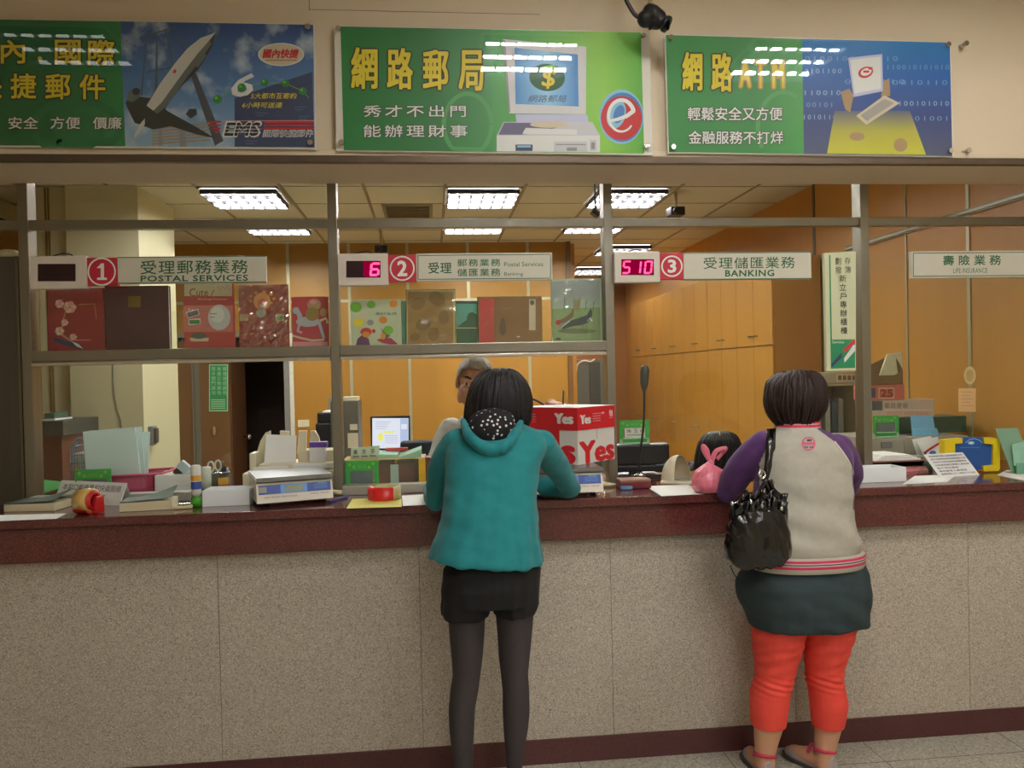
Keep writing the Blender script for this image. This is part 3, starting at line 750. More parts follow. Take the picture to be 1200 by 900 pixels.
outlined(a, '輕鬆安全又方便', 805.5, 125.5, 917, 141.5, p_white, p_dark, 3, .018, .6, .045); outlined(a, '金融服務不打烊', 806.5, 153.5, 918, 169, p_white, p_dark, 3, .018, .6, .045)
dig = M('print_digits', (108, 162, 206), .5, var=0); dig2 = M('print_digits_bright', (150, 190, 220), .5, var=0)
for tx, x0, x1, y, mm in (('0100100 10110', 943, 1052, 66, dig), ('0101100', 943, 986, 80.5, dig2), ('110010101010', 1040, 1112, 76, dig), ('0110110', 990, 1060, 93, dig), ('0010110', 1046, 1110, 94, dig), ('110010', 943, 985, 106, dig2), ('100101010', 1054, 1112, 118.5, dig2), ('00101', 945, 975, 120, dig), ('10101100110', 942, 1004, 134.5, dig2), ('0000', 1040, 1064, 137, dig), ('01001', 1072, 1110, 136, dig)):
    a.text(tx, x0, y, x1, y+5.6, mm, 2, sp=1.35)
ya = M_grad('banner3_yellow', [(0, (206, 206, 60)), (.5, (186, 180, 70)), (1, (84, 92, 128))], Z(1030, 180, YP), Z(1030, 128, YP), 2)
a.poly([(978, 130), (1066, 130), (1085, 181.6), (969, 180)], ya, 3); a.oval(1055, 170, 8, 8, p_tan, 4); a.oval(1004, 160, 9, 5, p_tan, 4)
a.poly([(985, 108), (995, 104), (1000, 112), (996, 132), (990, 128)], p_tan, 4); a.poly([(1034, 96), (1042, 92), (1043, 112), (1032, 116)], p_tan, 4)
a.poly([(993.5, 68), (1033.5, 63.5), (1034.5, 107), (1000, 114)], p_lav, 5); a.poly([(996, 70.5), (1031.5, 66.5), (1032, 104), (1001, 110)], p_white, 6)
a.oval(1014, 85, 9, 6.4, p_red, 7, rot=-.35); a.oval(1014.5, 84.6, 6.6, 4.2, p_white, 8, rot=-.35); a.rect(1011, 83, 1018, 85.6, p_red, 9); a.rect(1017, 79, 1022, 82, p_red, 9)
a.poly([(1003, 136), (1036, 112), (1054, 121), (1015, 146.5)], p_beige, 5); a.poly([(1008, 135.5), (1036, 116), (1047, 121), (1016, 142)], p_grey, 6)
for k in range(5): a.band([(1010+k*1.8, 135.8+k*1.3), (1037+k*2, 116.5+k*1)], .5, p_beige, 7)
a.done('print', t)
for q, nm in (((1125.5, 55), 'upper'), ((1128.5, 179), 'lower')):
    p = at(*q, YW); b = MB(); b.cyl((p.x, YW, p.z), (p.x, YW-.035, p.z), .009, .009, chrome, 14); b.cyl((p.x, YW-.035, p.z), (p.x, YW-.042, p.z), .011, .010, chrome, 14)
    b.done('wall_anchor', label=nm + ' empty metal anchor screw left in the wall beside the laptop banner', category='screw')

# ================================================================ window signs and number displays
g_ink = M('sign_green_ink', (34, 96, 60), .5, var=0); sign_w = M('sign_white', (206, 202, 184), .45, var=.015)
sign_red = M('sign_red', (190, 36, 56), .45, var=.02)
led = M_emit('led_red', (1.0, .05, .16), 3.2); led_bg = M('led_window', (40, 8, 20), .25, var=.05); led_on = M_emit('led_glow_window', (.42, .0, .05), .55)
YS = YG-.034
SEG = {'0': 'abcdef', '1': 'bc', '5': 'afgcd', '6': 'afgedc'}
def digit(a, ch, x0, y0, x1, y1, m, L):
    w_ = (x1-x0)*.22; ym = (y0+y1)/2; sl = (y1-y0)*.09
    def bar(p, q): a.band([p, q], w_, m, L)
    sh = lambda x, y: (x + sl*(ym-y)/(y1-y0)*1.2, y)
    pts = dict(a=((x0+w_, y0+w_/2), (x1-w_*.3, y0+w_/2)), b=((x1-w_/2, y0+w_*.6), (x1-w_/2, ym-w_*.2)), c=((x1-w_/2, ym+w_*.2), (x1-w_/2, y1-w_*.6)),
               d=((x0+w_*.3, y1-w_/2), (x1-w_, y1-w_/2)), e=((x0+w_/2, ym+w_*.2), (x0+w_/2, y1-w_*.6)), f=((x0+w_/2, y0+w_*.6), (x0+w_/2, ym-w_*.2)), g=((x0+w_*.8, ym), (x1-w_*.8, ym)))
    for s_ in SEG[ch]: bar(sh(*pts[s_][0]), sh(*pts[s_][1]))
def display(x0, y0, x1, y1, win, digits, label, lit):
    p0, p1 = at(x0, y1, YS), at(x1, y0, YS)
    t = thing('number_display', ((p0.x+p1.x)/2, YG, p0.z), label, 'display')
    b = MB(); b.box(p0.x, p1.x, YS, YG-.001, p0.z, p1.z, M('display_white', (214, 204, 190), .45, var=.015), .004); b.done('housing', t)
    a = px_art(YS-.0005); a.rect(*win, led_bg, 1)
    if lit: a.rect(win[0]+lit, win[1]+1, win[2]-1, win[3]-1, led_on, 2)
    a.done('window', t)
    if digits:
        a = px_art(YS-.0015)
        for ch, q in digits: digit(a, ch, *q, led, 1)
        a.done('digit', t)
    b = MB(); xm = (p0.x+p1.x)/2; b.tube([(xm-.04, YG-.01, p1.z), (xm, YG+.005, p1.z+.014), (xm+.03, YG+.02, p1.z+.012), (xm+.045, YG+.025, p1.z-.01)], .003, black_p, 6); b.done('cable', t)
    return t
display(36, 299.5, 100.5, 339, (44.3, 309.3, 88.6, 329.7), [], 'unlit white number display over the first window', 0)
display(396.7, 296.7, 454.3, 335, (405.7, 305.7, 446, 325.3), [('6', (433.6, 307.6, 445, 323.6))], 'white number display with a red figure 6, over the second window', 20)
display(720.5, 294.5, 773.2, 331.3, (728, 303.8, 766.3, 322.5), [('5', (729.8, 305.4, 738.8, 321)), ('1', (742.5, 305.4, 751.5, 321)), ('0', (755, 305.4, 764.4, 321))], 'white number display showing red 510, over the third window', 1)
def numsign(n, sq, label):
    t = thing('number_sign', at((sq[0]+sq[2])/2, sq[3], YS+.01), label, 'sign')
    b = MB(); p0, p1 = at(sq[0], sq[3], YS+.01), at(sq[2], sq[1], YS+.01); b.box(p0.x, p1.x, YS+.01, YG-.001, p0.z, p1.z, sign_red, .002); b.done('board', t)
    a = px_art(YS+.0095); cx, cy = (sq[0]+sq[2])/2, (sq[1]+sq[3])/2; r_ = (sq[2]-sq[0])*.43
    a.band([(cx+r_*cos(k*pi/18), cy+r_*sin(k*pi/18)) for k in range(37)], 1.8, p_white, 1)
    h = r_*.62
    if n == '1': a.poly([(cx-h*.62, cy-h*.42), (cx-h*.05, cy-h), (cx+h*.28, cy-h), (cx+h*.28, cy+h*.72), (cx+h*.62, cy+h*.72), (cx+h*.62, cy+h), (cx-h*.55, cy+h), (cx-h*.55, cy+h*.72), (cx-h*.12, cy+h*.72), (cx-h*.12, cy-h*.42)], p_white, 1)
    else: a.text(n, cx-(h*.6 if n != '1' else h*.42), cy-h, cx+(h*.62 if n != '1' else h*.3), cy+h, p_white, 1, off=.05)
    a.done('numeral', t)
numsign('1', (101, 301.7, 137.5, 335), 'red square sign with a white circled 1, above the bird album'); numsign('2', (455.3, 298.3, 487.3, 330.7), 'red square sign with a white circled 2, above the gold framed album'); numsign('3', (773.8, 296.3, 801, 327.6), 'red square sign with a white circled 3, right of the red 510')
def wsign(rc, texts, label, frame):
    t = thing('window_sign', at((rc[0]+rc[2])/2, rc[3], YS+.012), label, 'sign')
    b = MB(); p0, p1 = at(rc[0], (rc[1]+rc[3])/2, YS+.012), at(rc[2], (rc[1]+rc[3])/2, YS+.012); zz0, zz1 = Z(rc[0], rc[3], YS+.012), Z(rc[0], rc[1], YS+.012)
    b.box(p0.x, p1.x, YS+.012, YG-.001, zz0, zz1, sign_w, .002); b.done('board', t)
    dy = -.010*((rc[1]+rc[3])/2-225)/100*(rc[2]-rc[0])
    a = px_art(YS+.0115)
    def ln(xa, ya, xb, yb, w_=.9): a.band([(xa, ya+dy*(xa-rc[0])/(rc[2]-rc[0])), (xb, yb+dy*(xb-rc[0])/(rc[2]-rc[0]))], w_, g_ink, 1)
    i = 2.2 if frame else .9
    ln(rc[0]+(i if frame else 0), rc[1]+i, rc[2]-(i if frame else 0), rc[1]+i); ln(rc[0]+(i if frame else 0), rc[3]-i, rc[2]-(i if frame else 0), rc[3]-i)
    if frame:
        ln(rc[0]+i, rc[1]+i, rc[0]+i+.01, rc[3]-i); ln(rc[2]-i, rc[1]+i, rc[2]-i+.01, rc[3]-i)
    for tx, x0, y0, x1, y1, off, sp in texts: a.text(tx, x0, y0, x1, y1, g_ink, 1, off=off, sp=sp, skew=dy*(x1-x0)/(rc[2]-rc[0]))
    a.done('lettering', t)
wsign((137.6, 300.9, 312, 332.8), [('受理郵務業務', 165, 305.5, 290.5, 321.5, .012, 1.12), ('POSTAL SERVICES', 165, 323.3, 290.5, 330, .045, 1.08)], 'white sign with green lettering reading POSTAL SERVICES', False)
wsign((487.7, 297.2, 647.3, 329.6), [('受理', 502, 307.6, 529, 320.6, .02, 1.05), ('郵務業務', 536, 303.7, 586.5, 312.2, .015, 1.2), ('儲匯業務', 536, 315, 586.5, 323.8, .015, 1.2), ('Postal Services', 590.8, 307.2, 636.5, 312.4, .0, 1.0), ('Banking', 590.8, 319, 613, 324.2, .0, 1.0)], 'white sign with green lettering beside the circled 2', True)
wsign((801, 296, 950.7, 328.4), [('受理儲匯業務', 824.5, 301.6, 931.5, 315.2, .008, 1.12), ('BANKING', 850, 316.8, 907, 324, .05, 1.1)], 'white sign with green lettering reading BANKING', False)
wsign((1068, 294.6, 1211, 326), [('壽險業務', 1105, 299.4, 1173, 311, .02, 1.6), ('LIFE INSURANCE', 1117, 314.4, 1157, 320, -.005, 1.05)], 'white life insurance sign with green lettering, beyond the fourth post', True)
# upright sign hanging beside the fourth post
YV = YG-.02
t = thing('upright_sign', at(985, 434, YV), 'tall narrow white and green sign hanging beside the fourth post', 'sign')
b = MB(); b.prism([at(966, 296.5, YV), at(1003, 294.3, YV), at(1003, 434, YV), at(969, 435, YV)], (0, .02, 0), M('sign_ivory', (206, 210, 172), .45, var=.015)); b.done('board', t)
a = px_art(YV-.0005)
a.poly([(971.5, 299), (973, 299), (975.5, 432), (973.6, 432)], M('sign_green_field', (40, 140, 90), .5, var=0), 1); a.poly([(973.6, 398), (1002, 397.6), (1002, 431), (974.4, 432)], M('sign_green_field'), 1)
for ch, x_, y_ in [('存', 989.8, 301.5), ('簿', 990.2, 312), ('劃', 978.6, 302), ('撥', 979, 312.5)]: a.text(ch, x_, y_, x_+7, y_+8, p_black, 1)
for k, ch in enumerate('新立戶專辦櫃檯'): a.text(ch, 983.6+k*.25, 322.4+k*10.15, 991.4+k*.25, 330.4+k*10.15, p_black, 1, off=.01)
a.text('Service', 975, 399.2, 989, 402.4, p_white, 2)
a.poly([(988, 410), (1000, 398), (1002, 398), (1002, 402), (989.5, 413.5)], p_red, 2); a.poly([(989, 420), (1000, 404), (1002, 404), (1002, 411), (989.5, 425)], p_white, 2); a.poly([(974, 427), (986, 413), (986.6, 419), (974.4, 430.6)], p_navy, 2)
a.done('lettering', t)

# ================================================================ stamp albums on the display shelf
YA = YG+.075
def album(x0, ytop, x1, th, cov, label, art=None, page=None, dy=0., nm='stamp_album', film_amp=0.):
    p0, p1 = at(x0, ytop, YA+dy), at(x1, ytop, YA+dy)
    t = thing(nm, ((p0.x+p1.x)/2, YA+dy, ZS1), label, 'album', 'stamp albums on the display shelf')
    b = MB(); zt = Z((x0+x1)/2, ytop, YA+dy)
    b.box(p0.x, p1.x, YA+dy, YA+dy+.003, ZS1, zt, cov, .001); b.box(p0.x, p1.x, YA+dy+th-.003, YA+dy+th, ZS1, zt, cov, .001); b.box(p0.x, p0.x+.003, YA+dy, YA+dy+th, ZS1, zt, cov, .001); b.done('cover', t)
    b = MB(); b.box(p0.x+.004, p1.x-.004, YA+dy+.004, YA+dy+th-.004, ZS1+.003, zt-.004, page or paper); b.done('pages', t)
    if film_amp: wrapper(t, x0, ytop, x1, dy, film_amp, x0)
    if art:
        a = px_art(YA+dy-.0004); art(a); a.done('cover_print', t)
    return t
film = M_glass('clear_film', (.96, .97, .96), 1.9, rough=.10)
def wrapper(t, x0, ytop, x1, dy, amp, seed):
    """crinkled clear film over an album"""
    b = MB(); nx, nz = (18, 24) if amp > .008 else (9, 13); p0, p1 = at(x0, ytop, YA+dy), at(x1, ytop, YA+dy); zt = p0.z; rnd = random.Random(seed)
    g = [[V((p0.x+(p1.x-p0.x)*(i+(rnd.random()-.5)*.7*(0 < i < nx))/nx, YA+dy-.003-amp*rnd.random()*(1 if amp < .008 else max(.15, 1.25-1.5*j/nz)), ZS1+.001+(zt-ZS1-.001)*(j+(rnd.random()-.5)*.7*(0 < j < nz))/nz)) for i in range(nx+1)] for j in range(nz+1)]
    vs = [[b.bm.verts.new(p) for p in r] for r in g]; b.mi(film if amp < .008 else M_glass('crinkled_film', (.96, .96, .96), 2.9, rough=.10))
    for j in range(nz):
        for i in range(nx):
            a_, c_, d_, e_ = vs[j][i], vs[j][i+1], vs[j+1][i+1], vs[j+1][i]
            b.bm.faces.new([a_, c_, d_]); b.bm.faces.new([a_, d_, e_])
    o = b.done('film_wrapper', t)
    if sum(p.normal.y for p in o.data.polygons) > 0: o.data.flip_normals()
def wrap(a, shapes, L=6): pass
def art1(a):
    a.band([(78, 362), (74, 375), (72, 392), (84, 400)], [1, 2, 3, 2], p_tan, 1)
    for cx, cy, r_ in ((70, 356, 5), (82, 360, 7), (76, 378, 4), (70, 388, 5), (86, 395, 4)):
        for k in range(6): a.oval(cx+r_*.6*cos(k), cy+r_*.6*sin(k), r_*.5, r_*.45, p_pink if k % 2 else p_beige, 2)
    a.poly([(62, 395), (72, 398), (84, 401), (98, 410), (90, 408), (74, 404), (64, 400)], p_navy, 3); a.poly([(84, 400), (92, 403), (98, 409), (90, 406)], p_white, 4)
    a.band([(92, 357), (111, 356), (113, 374)], .9, p_tan, 1); a.rect(88, 398, 106, 399, p_pink, 1)
album(54, 337.5, 121, .022, M('album_red', (146, 40, 46), .3, var=.08, vs=15, coat=.3), 'red stamp album with a bird and blossoms, first on the display shelf', art1)
album(122.5, 335, 197, .03, M('album_maroon', (70, 26, 34), .4, var=.06, bump=.3, coat=.2), 'plain dark maroon album with a small gold square', lambda a: (a.rect(150, 347, 165, 360, M('album_gold', (126, 104, 46), .35, .4), 1), wrap(a, [[(164, 370), (168, 378), (167, 379)], [(176, 362), (178, 372), (177, 373)]], 2)))
def art3(a):
    a.rect(216, 332, 272, 347, p_beige, 1); a.text('Cute', 222, 338, 244, 347.5, M('print_rust', (150, 70, 60), .5, var=0), 2, off=.02); a.band([(247, 347), (251, 340)], 1.2, p_red, 2)
    for k in range(7): a.oval(255+k*2.2, 336+((k*7) % 5), .9, 1.4, p_pink, 2)
    a.text('Pet Dogs Premium', 232, 349.6, 266, 352.2, p_white, 2); a.rect(215, 358, 273, 389, M('print_rose', (206, 116, 110), .5, var=.03), 1)
    a.poly([(218, 366), (232, 362), (234, 369), (220, 373)], p_white, 2); a.poly([(219, 366.6), (231.4, 363), (233, 368.4), (220.6, 372)], p_mask, 3); a.poly([(221, 374), (235, 373), (235, 380), (221, 381)], p_white, 2); a.rect(222, 375, 234, 379.6, p_green, 3)
    a.oval(257, 372, 13, 15, p_lgrey, 3); a.oval(255, 369, 8, 9, p_white, 4); a.rect(246, 367, 254, 368.4, p_grey, 5); a.rect(246, 371, 252, 372.2, p_grey, 5)
    a.poly([(222, 396), (245, 396), (244, 400), (224, 400)], p_beige, 2); a.oval(233, 393.6, 9, 3.6, p_mask, 2)
    wrap(a, [[(246, 386), (263, 387), (263, 388.6), (247, 388)], [(238, 406), (266, 404.6), (266, 406.6), (240, 408)], [(271.5, 358), (273, 358), (272.6, 366), (271.6, 368)]])
album(214, 332.5, 273.5, .015, M('album_cherry', (188, 52, 60), .3, var=.04, coat=.4), 'pink and red album with the word Cute on its cover', art3, film_amp=.003)
def art4(a):
    a.oval(307, 353, 10, 10, p_orange, 1); a.oval(307, 356, 5, 6, p_red, 2); a.oval(307, 358, 2.4, 3, p_dark, 3)
    for k in range(9): a.oval(307+14*cos(k*.7), 350+8*sin(k*.7), 2, 1.6, p_orange, 2)
    a.oval(306, 367, 6, 5, p_grey, 2); a.rect(281, 368, 291, 376, p_tan, 2); a.rect(323, 368, 333, 376, p_tan, 2); a.oval(328, 372, 3, 3, p_green, 3)
    wrap(a, [[(278, 402), (285, 384), (288, 384), (283, 398), (280, 405)], [(326, 374), (328, 373), (324, 392), (322.6, 392)]], 9)
album(279, 333.5, 337, .02, M('album_crimson', (150, 30, 44), .2, var=.05, coat=.7), 'crimson album in crinkled shiny wrapping', art4, film_amp=.011)
def art5(a):
    hs = M('print_horse', (176, 178, 188), .5, var=0)
    a.oval(347, 364, 4, 4, hs, 2); a.band([(347, 362), (351, 369), (353, 378)], [5, 6, 6], hs, 2); a.oval(361, 377, 14, 6, hs, 2); a.band([(351, 380), (349, 388), (354, 390)], 3, hs, 2); a.band([(374, 378), (377, 388), (380, 397)], 3.4, hs, 2); a.band([(375, 376), (382, 373), (384, 379)], 3, p_beige, 3)
    a.oval(368, 357, 8, 7, p_tan, 3); a.oval(366, 368, 8, 8, M('print_bear', (150, 126, 60), .5, var=0), 3); a.oval(379, 366, 4, 5, p_tan, 4); a.oval(367, 354, 4, 2.6, p_pink, 4)
    a.band([(342, 393), (352, 396), (366, 399), (380, 398)], 2.4, p_beige, 2)
    a.rect(342, 400.5, 384, 407, p_pink, 1); wrap(a, [[(360, 402), (382, 401), (382, 404), (362, 404)]])
album(341.5, 347.8, 384.5, .012, M('album_rose', (190, 62, 76), .35, var=.05, coat=.2), 'rose album with a bear on a rocking horse', art5)
def art6(a):
    for cx, cy, r_, m_ in ((417, 360, 7, p_lime), (435, 357, 5, p_lime), (461, 356, 5, p_orange), (420, 378, 6, yellow), (449, 375, 5, p_orange), (434, 378, 4, p_grey), (455, 387, 6, p_lime), (426, 370, 5, p_beige)): a.oval(cx, cy, r_, r_*.85, m_, 1)
    a.text('美好童謠', 440, 365.6, 465, 369, p_mask, 2)
    a.poly([(417, 405), (419, 397), (425, 392), (432, 397), (434, 405)], M('print_plum', (104, 62, 100), .5, var=0), 2); a.oval(429, 389, 6.6, 5, p_red, 2); a.oval(429, 392, 4.6, 3.4, p_orange, 3); a.oval(438, 388, 2, 2.4, p_red, 2)
    a.poly([(441, 398), (448, 402), (464, 405), (466, 403), (458, 396), (452, 396)], M('print_magenta', (170, 52, 86), .5, var=0), 2); a.poly([(446, 384), (453, 392), (458, 393), (452, 397)], p_mask, 3); a.oval(449, 394, 3, 4, p_orange, 3)
album(410.5, 351.5, 469.5, .01, M('album_pale_green', (196, 204, 172), .4, var=.05, vs=12), 'pale green booklet with two painted children', art6)
album(469.8, 353, 476, .012, M('album_teal', (90, 150, 130), .5, var=.2, vs=10), 'teal landscape album, mostly hidden behind the gold framed one', None, dy=.03, nm='landscape_album')
def art7(a):
    fr = M('album_gilt', (196, 186, 132), .3, .5)
    a.rect(476.5, 339.8, 532.5, 342, fr, 1); a.rect(476.5, 342, 478, 406, fr, 1); a.rect(531.4, 342, 533, 406, fr, 1)
    for cx, cy, r_ in ((490, 356, 9), (512, 350, 10), (520, 372, 8), (496, 380, 9), (486, 395, 6), (508, 392, 8)): a.oval(cx, cy, r_, r_*.8, M('print_ochre_dark', (132, 100, 52), .5, var=.1, vs=60), 2, rot=r_)
    wrap(a, [[(512, 364), (520, 367), (530, 377), (531, 382), (524, 378)], [(524, 380), (531, 386), (531, 388), (526, 385)], [(519, 357), (528, 347), (530, 352), (528, 362), (524, 356)], [(480, 348), (484, 352), (482, 352)], [(520, 399), (528, 402), (526, 404)]], 4)
album(475.5, 339, 533.5, .02, M('album_ochre', (160, 122, 66), .3, var=.15, vs=20, coat=.4), 'gold framed ochre album in clear wrapping', art7, film_amp=.0045)
def art8(a):
    a.rect(534.5, 355, 559, 380, M('print_sea', (96, 166, 150), .5, var=.1, vs=20), 1); a.rect(534.5, 352.6, 559, 356, p_mask, 2)
    a.poly([(534.5, 406), (534.5, 385), (541, 379), (552, 371), (559, 368), (559, 406)], M('print_hill', (56, 96, 66), .5, var=.2, vs=30), 2); a.oval(553, 373, 6, 7, M('print_hill'), 3); a.rect(534.5, 384, 559, 384.8, p_beige, 3)
album(534, 352.5, 560, .012, M('album_teal'), 'teal landscape album showing between the gold and the brown albums', art8, dy=.022, nm='landscape_album')
def art9(a):
    a.rect(562, 349.8, 579, 406, p_red, 1); a.oval(589, 384, 4, 9, M('print_umber', (92, 66, 36), .5, var=.1), 1); a.oval(589, 375, 2.4, 2.6, M('print_umber'), 2)
    a.rect(620, 350.6, 627.6, 387, p_beige, 1); a.oval(623.6, 354.6, 2.6, 3, p_mask, 2); wrap(a, [[(562, 348.4), (632, 347.4), (632, 348.8), (600, 350), (564, 350.4)]], 3)
album(559.5, 347.4, 635, .025, M('album_brown', (138, 96, 48), .45, var=.08, vs=15), 'brown album with a red spine and an ivory label', art9, film_amp=.0015)
def art10(a):
    a.poly([(646, 330), (703, 327), (703, 362), (647, 362)], M_grad('print_mist', [(0, (172, 196, 170)), (1, (150, 158, 160))], Z(675, 365, YA), Z(675, 345, YA), 2), 1)
    a.poly([(647, 362), (703, 360), (704, 404), (648, 405)], M('print_meadow', (134, 160, 108), .5, var=.15, vs=14), 1)
    for x_, h_ in ((661, 16), (672, 14), (686, 12), (695, 10)): a.band([(x_, 364), (x_+.6, 364-h_)], .7, p_mask, 2); a.band([(x_, 358), (x_+3, 354-h_*.3)], .5, p_mask, 2)
    a.poly([(671, 352), (676, 352), (681, 348), (679, 364), (674, 364)], M('print_trunk', (150, 138, 96), .5, var=.1), 2)
    bird = M('print_bird', (44, 62, 74), .5, var=.1)
    a.poly([(656, 383), (668, 376), (680, 372), (688, 369), (691, 363), (694, 364), (694, 370), (690, 378), (682, 381), (672, 382), (660, 386)], bird, 3); a.band([(692.6, 366), (692, 362)], 1.4, bird, 4); a.band([(657, 384), (668, 376)], 1.2, p_lav, 4); a.band([(683, 381), (684, 385)], .7, p_mask, 3); a.band([(687, 380), (688, 385)], .7, p_mask, 3)
    a.poly([(652, 377), (662, 372), (670, 366), (671, 361), (673, 363), (672, 371), (664, 377), (655, 380)], M('print_rufous', (122, 92, 66), .5, var=.1), 2); a.oval(654, 378, 3, 3, p_red, 3)
    a.oval(676, 388, 22, 3, M('print_shadow_grass', (96, 112, 70), .5, var=.1), 2); a.rect(651, 396, 657, 398.4, p_black, 3)
    wrap(a, [[(649, 341), (651, 342), (651, 352), (649.6, 350)], [(653, 338), (656, 342), (655, 354), (653, 352)], [(659, 338), (661, 338), (660, 345)], [(694, 391), (698, 386), (698, 388), (695, 392)], [(672, 331), (675, 332), (674, 334)]], 5)
album(645.5, 326.6, 704.5, .012, M('album_mist', (178, 196, 172), .35, var=.06), 'pale misty album with two long tailed birds, beside the third post', art10, film_amp=.003)

# ================================================================ cameras hanging from the ceilings
t = thing('security_camera', at(766, 2, 3.0), 'black security camera hanging from the hall ceiling above the middle banner', 'camera')
p = at(766, 22, 3.0)
def pc(px, py, dy=0.): return at(px, py, 3.0+dy)
b = MB(); b.limb([pc(757, 22), pc(763, 20), pc(769, 22)], [.034, .046, .040], black_p, 16, 4); b.ell(pc(761, 16), (.028, .04, .036), black_p); b.done('body', t)
b = MB(); b.cyl(pc(768, 22), pc(779.5, 27.5, -.02), .026, .026, black_p, 20); b.cyl(pc(779, 27.3, -.02), pc(782.5, 29, -.025), .031, .031, black_p, 20); b.ell(pc(783, 29.2, -.026), (.006, .02, .02), M('lens_glass', (10, 12, 16), .05)); b.done('lens', t)
b = MB(); q = pc(762, 8); b.cyl(q, (q.x, q.y, ZH), .011, .011, M('ivory_rod', (190, 176, 130), .5), 12); b.ell(pc(763, 9), (.018, .018, .02), M('ivory_rod')); b.done('bracket', t)
b = MB(); b.tube([pc(751, 22), pc(744, 17), pc(738, 8), pc(733, -3), pc(732, -20)] + [V((pc(732, -20).x, 3.0, ZH))], .0085, M('dark_cable', (44, 38, 36), .5), 8); b.done('cable', t)
def pendant(px, y0, y1, Y, label):
    top = at(px, y0, Y); t = thing('pendant_camera', (top.x, Y, at(px, y1, Y).z), label, 'camera')
    z1 = at(px, y1, Y).z
    b = MB(); b.cyl((top.x, Y, z1+.06), (top.x, Y, ZC), .014, .014, M('ivory_rod'), 10); b.done('rod', t)
    b = MB(); b.box(top.x-.06, top.x+.06, Y-.06, Y+.08, z1, z1+.07, black_p, .012); b.cyl((top.x-.02, Y-.06, z1+.035), (top.x-.02, Y-.09, z1+.03), .025, .022, black_p, 14); b.done('body', t)
pendant(791.5, 222, 253.5, 6.3, 'small black camera on a short white rod, hanging right of the third post')
pendant(446.5, 268, 297, 7.6, 'small black camera hanging behind the number 6 display')
t = thing('cable_bracket', (X(697, 250, 5.2), 5.2, Z(697, 255, 5.2)), 'dark bracket with a dangling cable under the office ceiling, beside the third post', 'camera')
b = MB(); q = at(698, 249, 5.2); b.box(q.x-.03, q.x+.03, 5.17, 5.25, q.z-.02, q.z+.015, black_p, .008, R=Matrix.Rotation(.6, 3, 'Y')); b.cyl(q, (q.x, 5.21, ZC), .007, .007, black_p, 8); b.done('bracket', t)
b = MB(); b.tube([V((X(702, 219, 5.2), 5.2, ZC)), at(703, 235, 5.2), at(705, 254, 5.2), at(706, 262, 5.2)], .006, black_p, 6); b.done('cable', t)
# ================================================================ things on and behind the counter
CT = 1.0705
def base(px, py, z=CT): return onz(px, py, z)
def boxpx(b, x0, x1, ytop, ybot, Y, dep, m, bev=.003, zb=None, zt=None):
    z0 = zb if zb is not None else Z((x0+x1)/2, ybot, Y); z1 = zt if zt is not None else Z((x0+x1)/2, ytop, Y)
    b.box(X(x0, (ytop+ybot)/2, Y), X(x1, (ytop+ybot)/2, Y), Y, Y+dep, z0, z1, m, bev)
def quad_map(BL, BR, TL, TR):
    """local (0..1 along, 0..1 down) -> point on a plate with these corners"""
    BL, BR, TL, TR = V(BL), V(BR), V(TL), V(TR)
    return lambda u, v: TL.lerp(TR, u).lerp(BL.lerp(BR, u), v)
def one(name, b, label, category, group=None):
    o = b.done(name); o['label'] = label; o['category'] = category
    if group: o['group'] = group
    return o
def sheet(name, pts, label, m=paper, th=.0012, z=CT, category='paper', group=None, art=None):
    b = MB(); q = [onz(px, py, z) for px, py in pts]
    b.prism([(p.x, p.y, z) for p in q], (0, 0, th), m)
    o = one(name, b, label, category, group)
    return o

cover_g = M('book_cover_grey_green', (96, 112, 100), .5, var=.15, vs=12)
page_m = M('book_pages', (214, 204, 168), .8, var=.05, vs=120, stretch=(1, 1, 30))
# open books at the far end of the counter
t = thing('booklet', base(40, 603), 'thick booklet with curled grey green cover, between end panel and tape roll', 'book')
def bookmesh(c, wx, dy, h, rot, t, curl):
    R = Matrix.Rotation(rot, 3, 'Z'); c = V(c)
    b = MB(); b.box(c.x-wx/2, c.x+wx/2, c.y-dy/2, c.y+dy/2, c.z, c.z+h, page_m, .002, R=R); b.done('page_block', t)
    b = MB(); n = 10
    top = [[c + R @ V((-wx/2+wx*k/n, -dy/2+dy*j, h+.002+curl*(.25+.75*j)*max(0, (k/n-.15))**1.6)) for k in range(n+1)] for j in (0, .35, .7, 1)]
    up = [[p+V((0, 0, .0015)) for p in r] for r in top]
    for A, fl in ((top, 0), (up, 1)):
        b.loft(A, cover_g, False, True, False)
    b.done('curled_cover', t)
bookmesh(base(38, 599)+V((0, .06, 0)), .20, .14, .03, -.10, t, .05)
t = thing('booklet', base(172, 597), 'thick booklet with a curled cover between the white notice and glue bottle', 'book')
bookmesh(base(170, 598)+V((0, .05, 0)), .19, .13, .035, .12, t, .055)
sheet('paper_sheet', [(-6, 611), (66, 608), (78, 602), (0, 604)], 'white sheet lying under the booklet at the end of the counter')
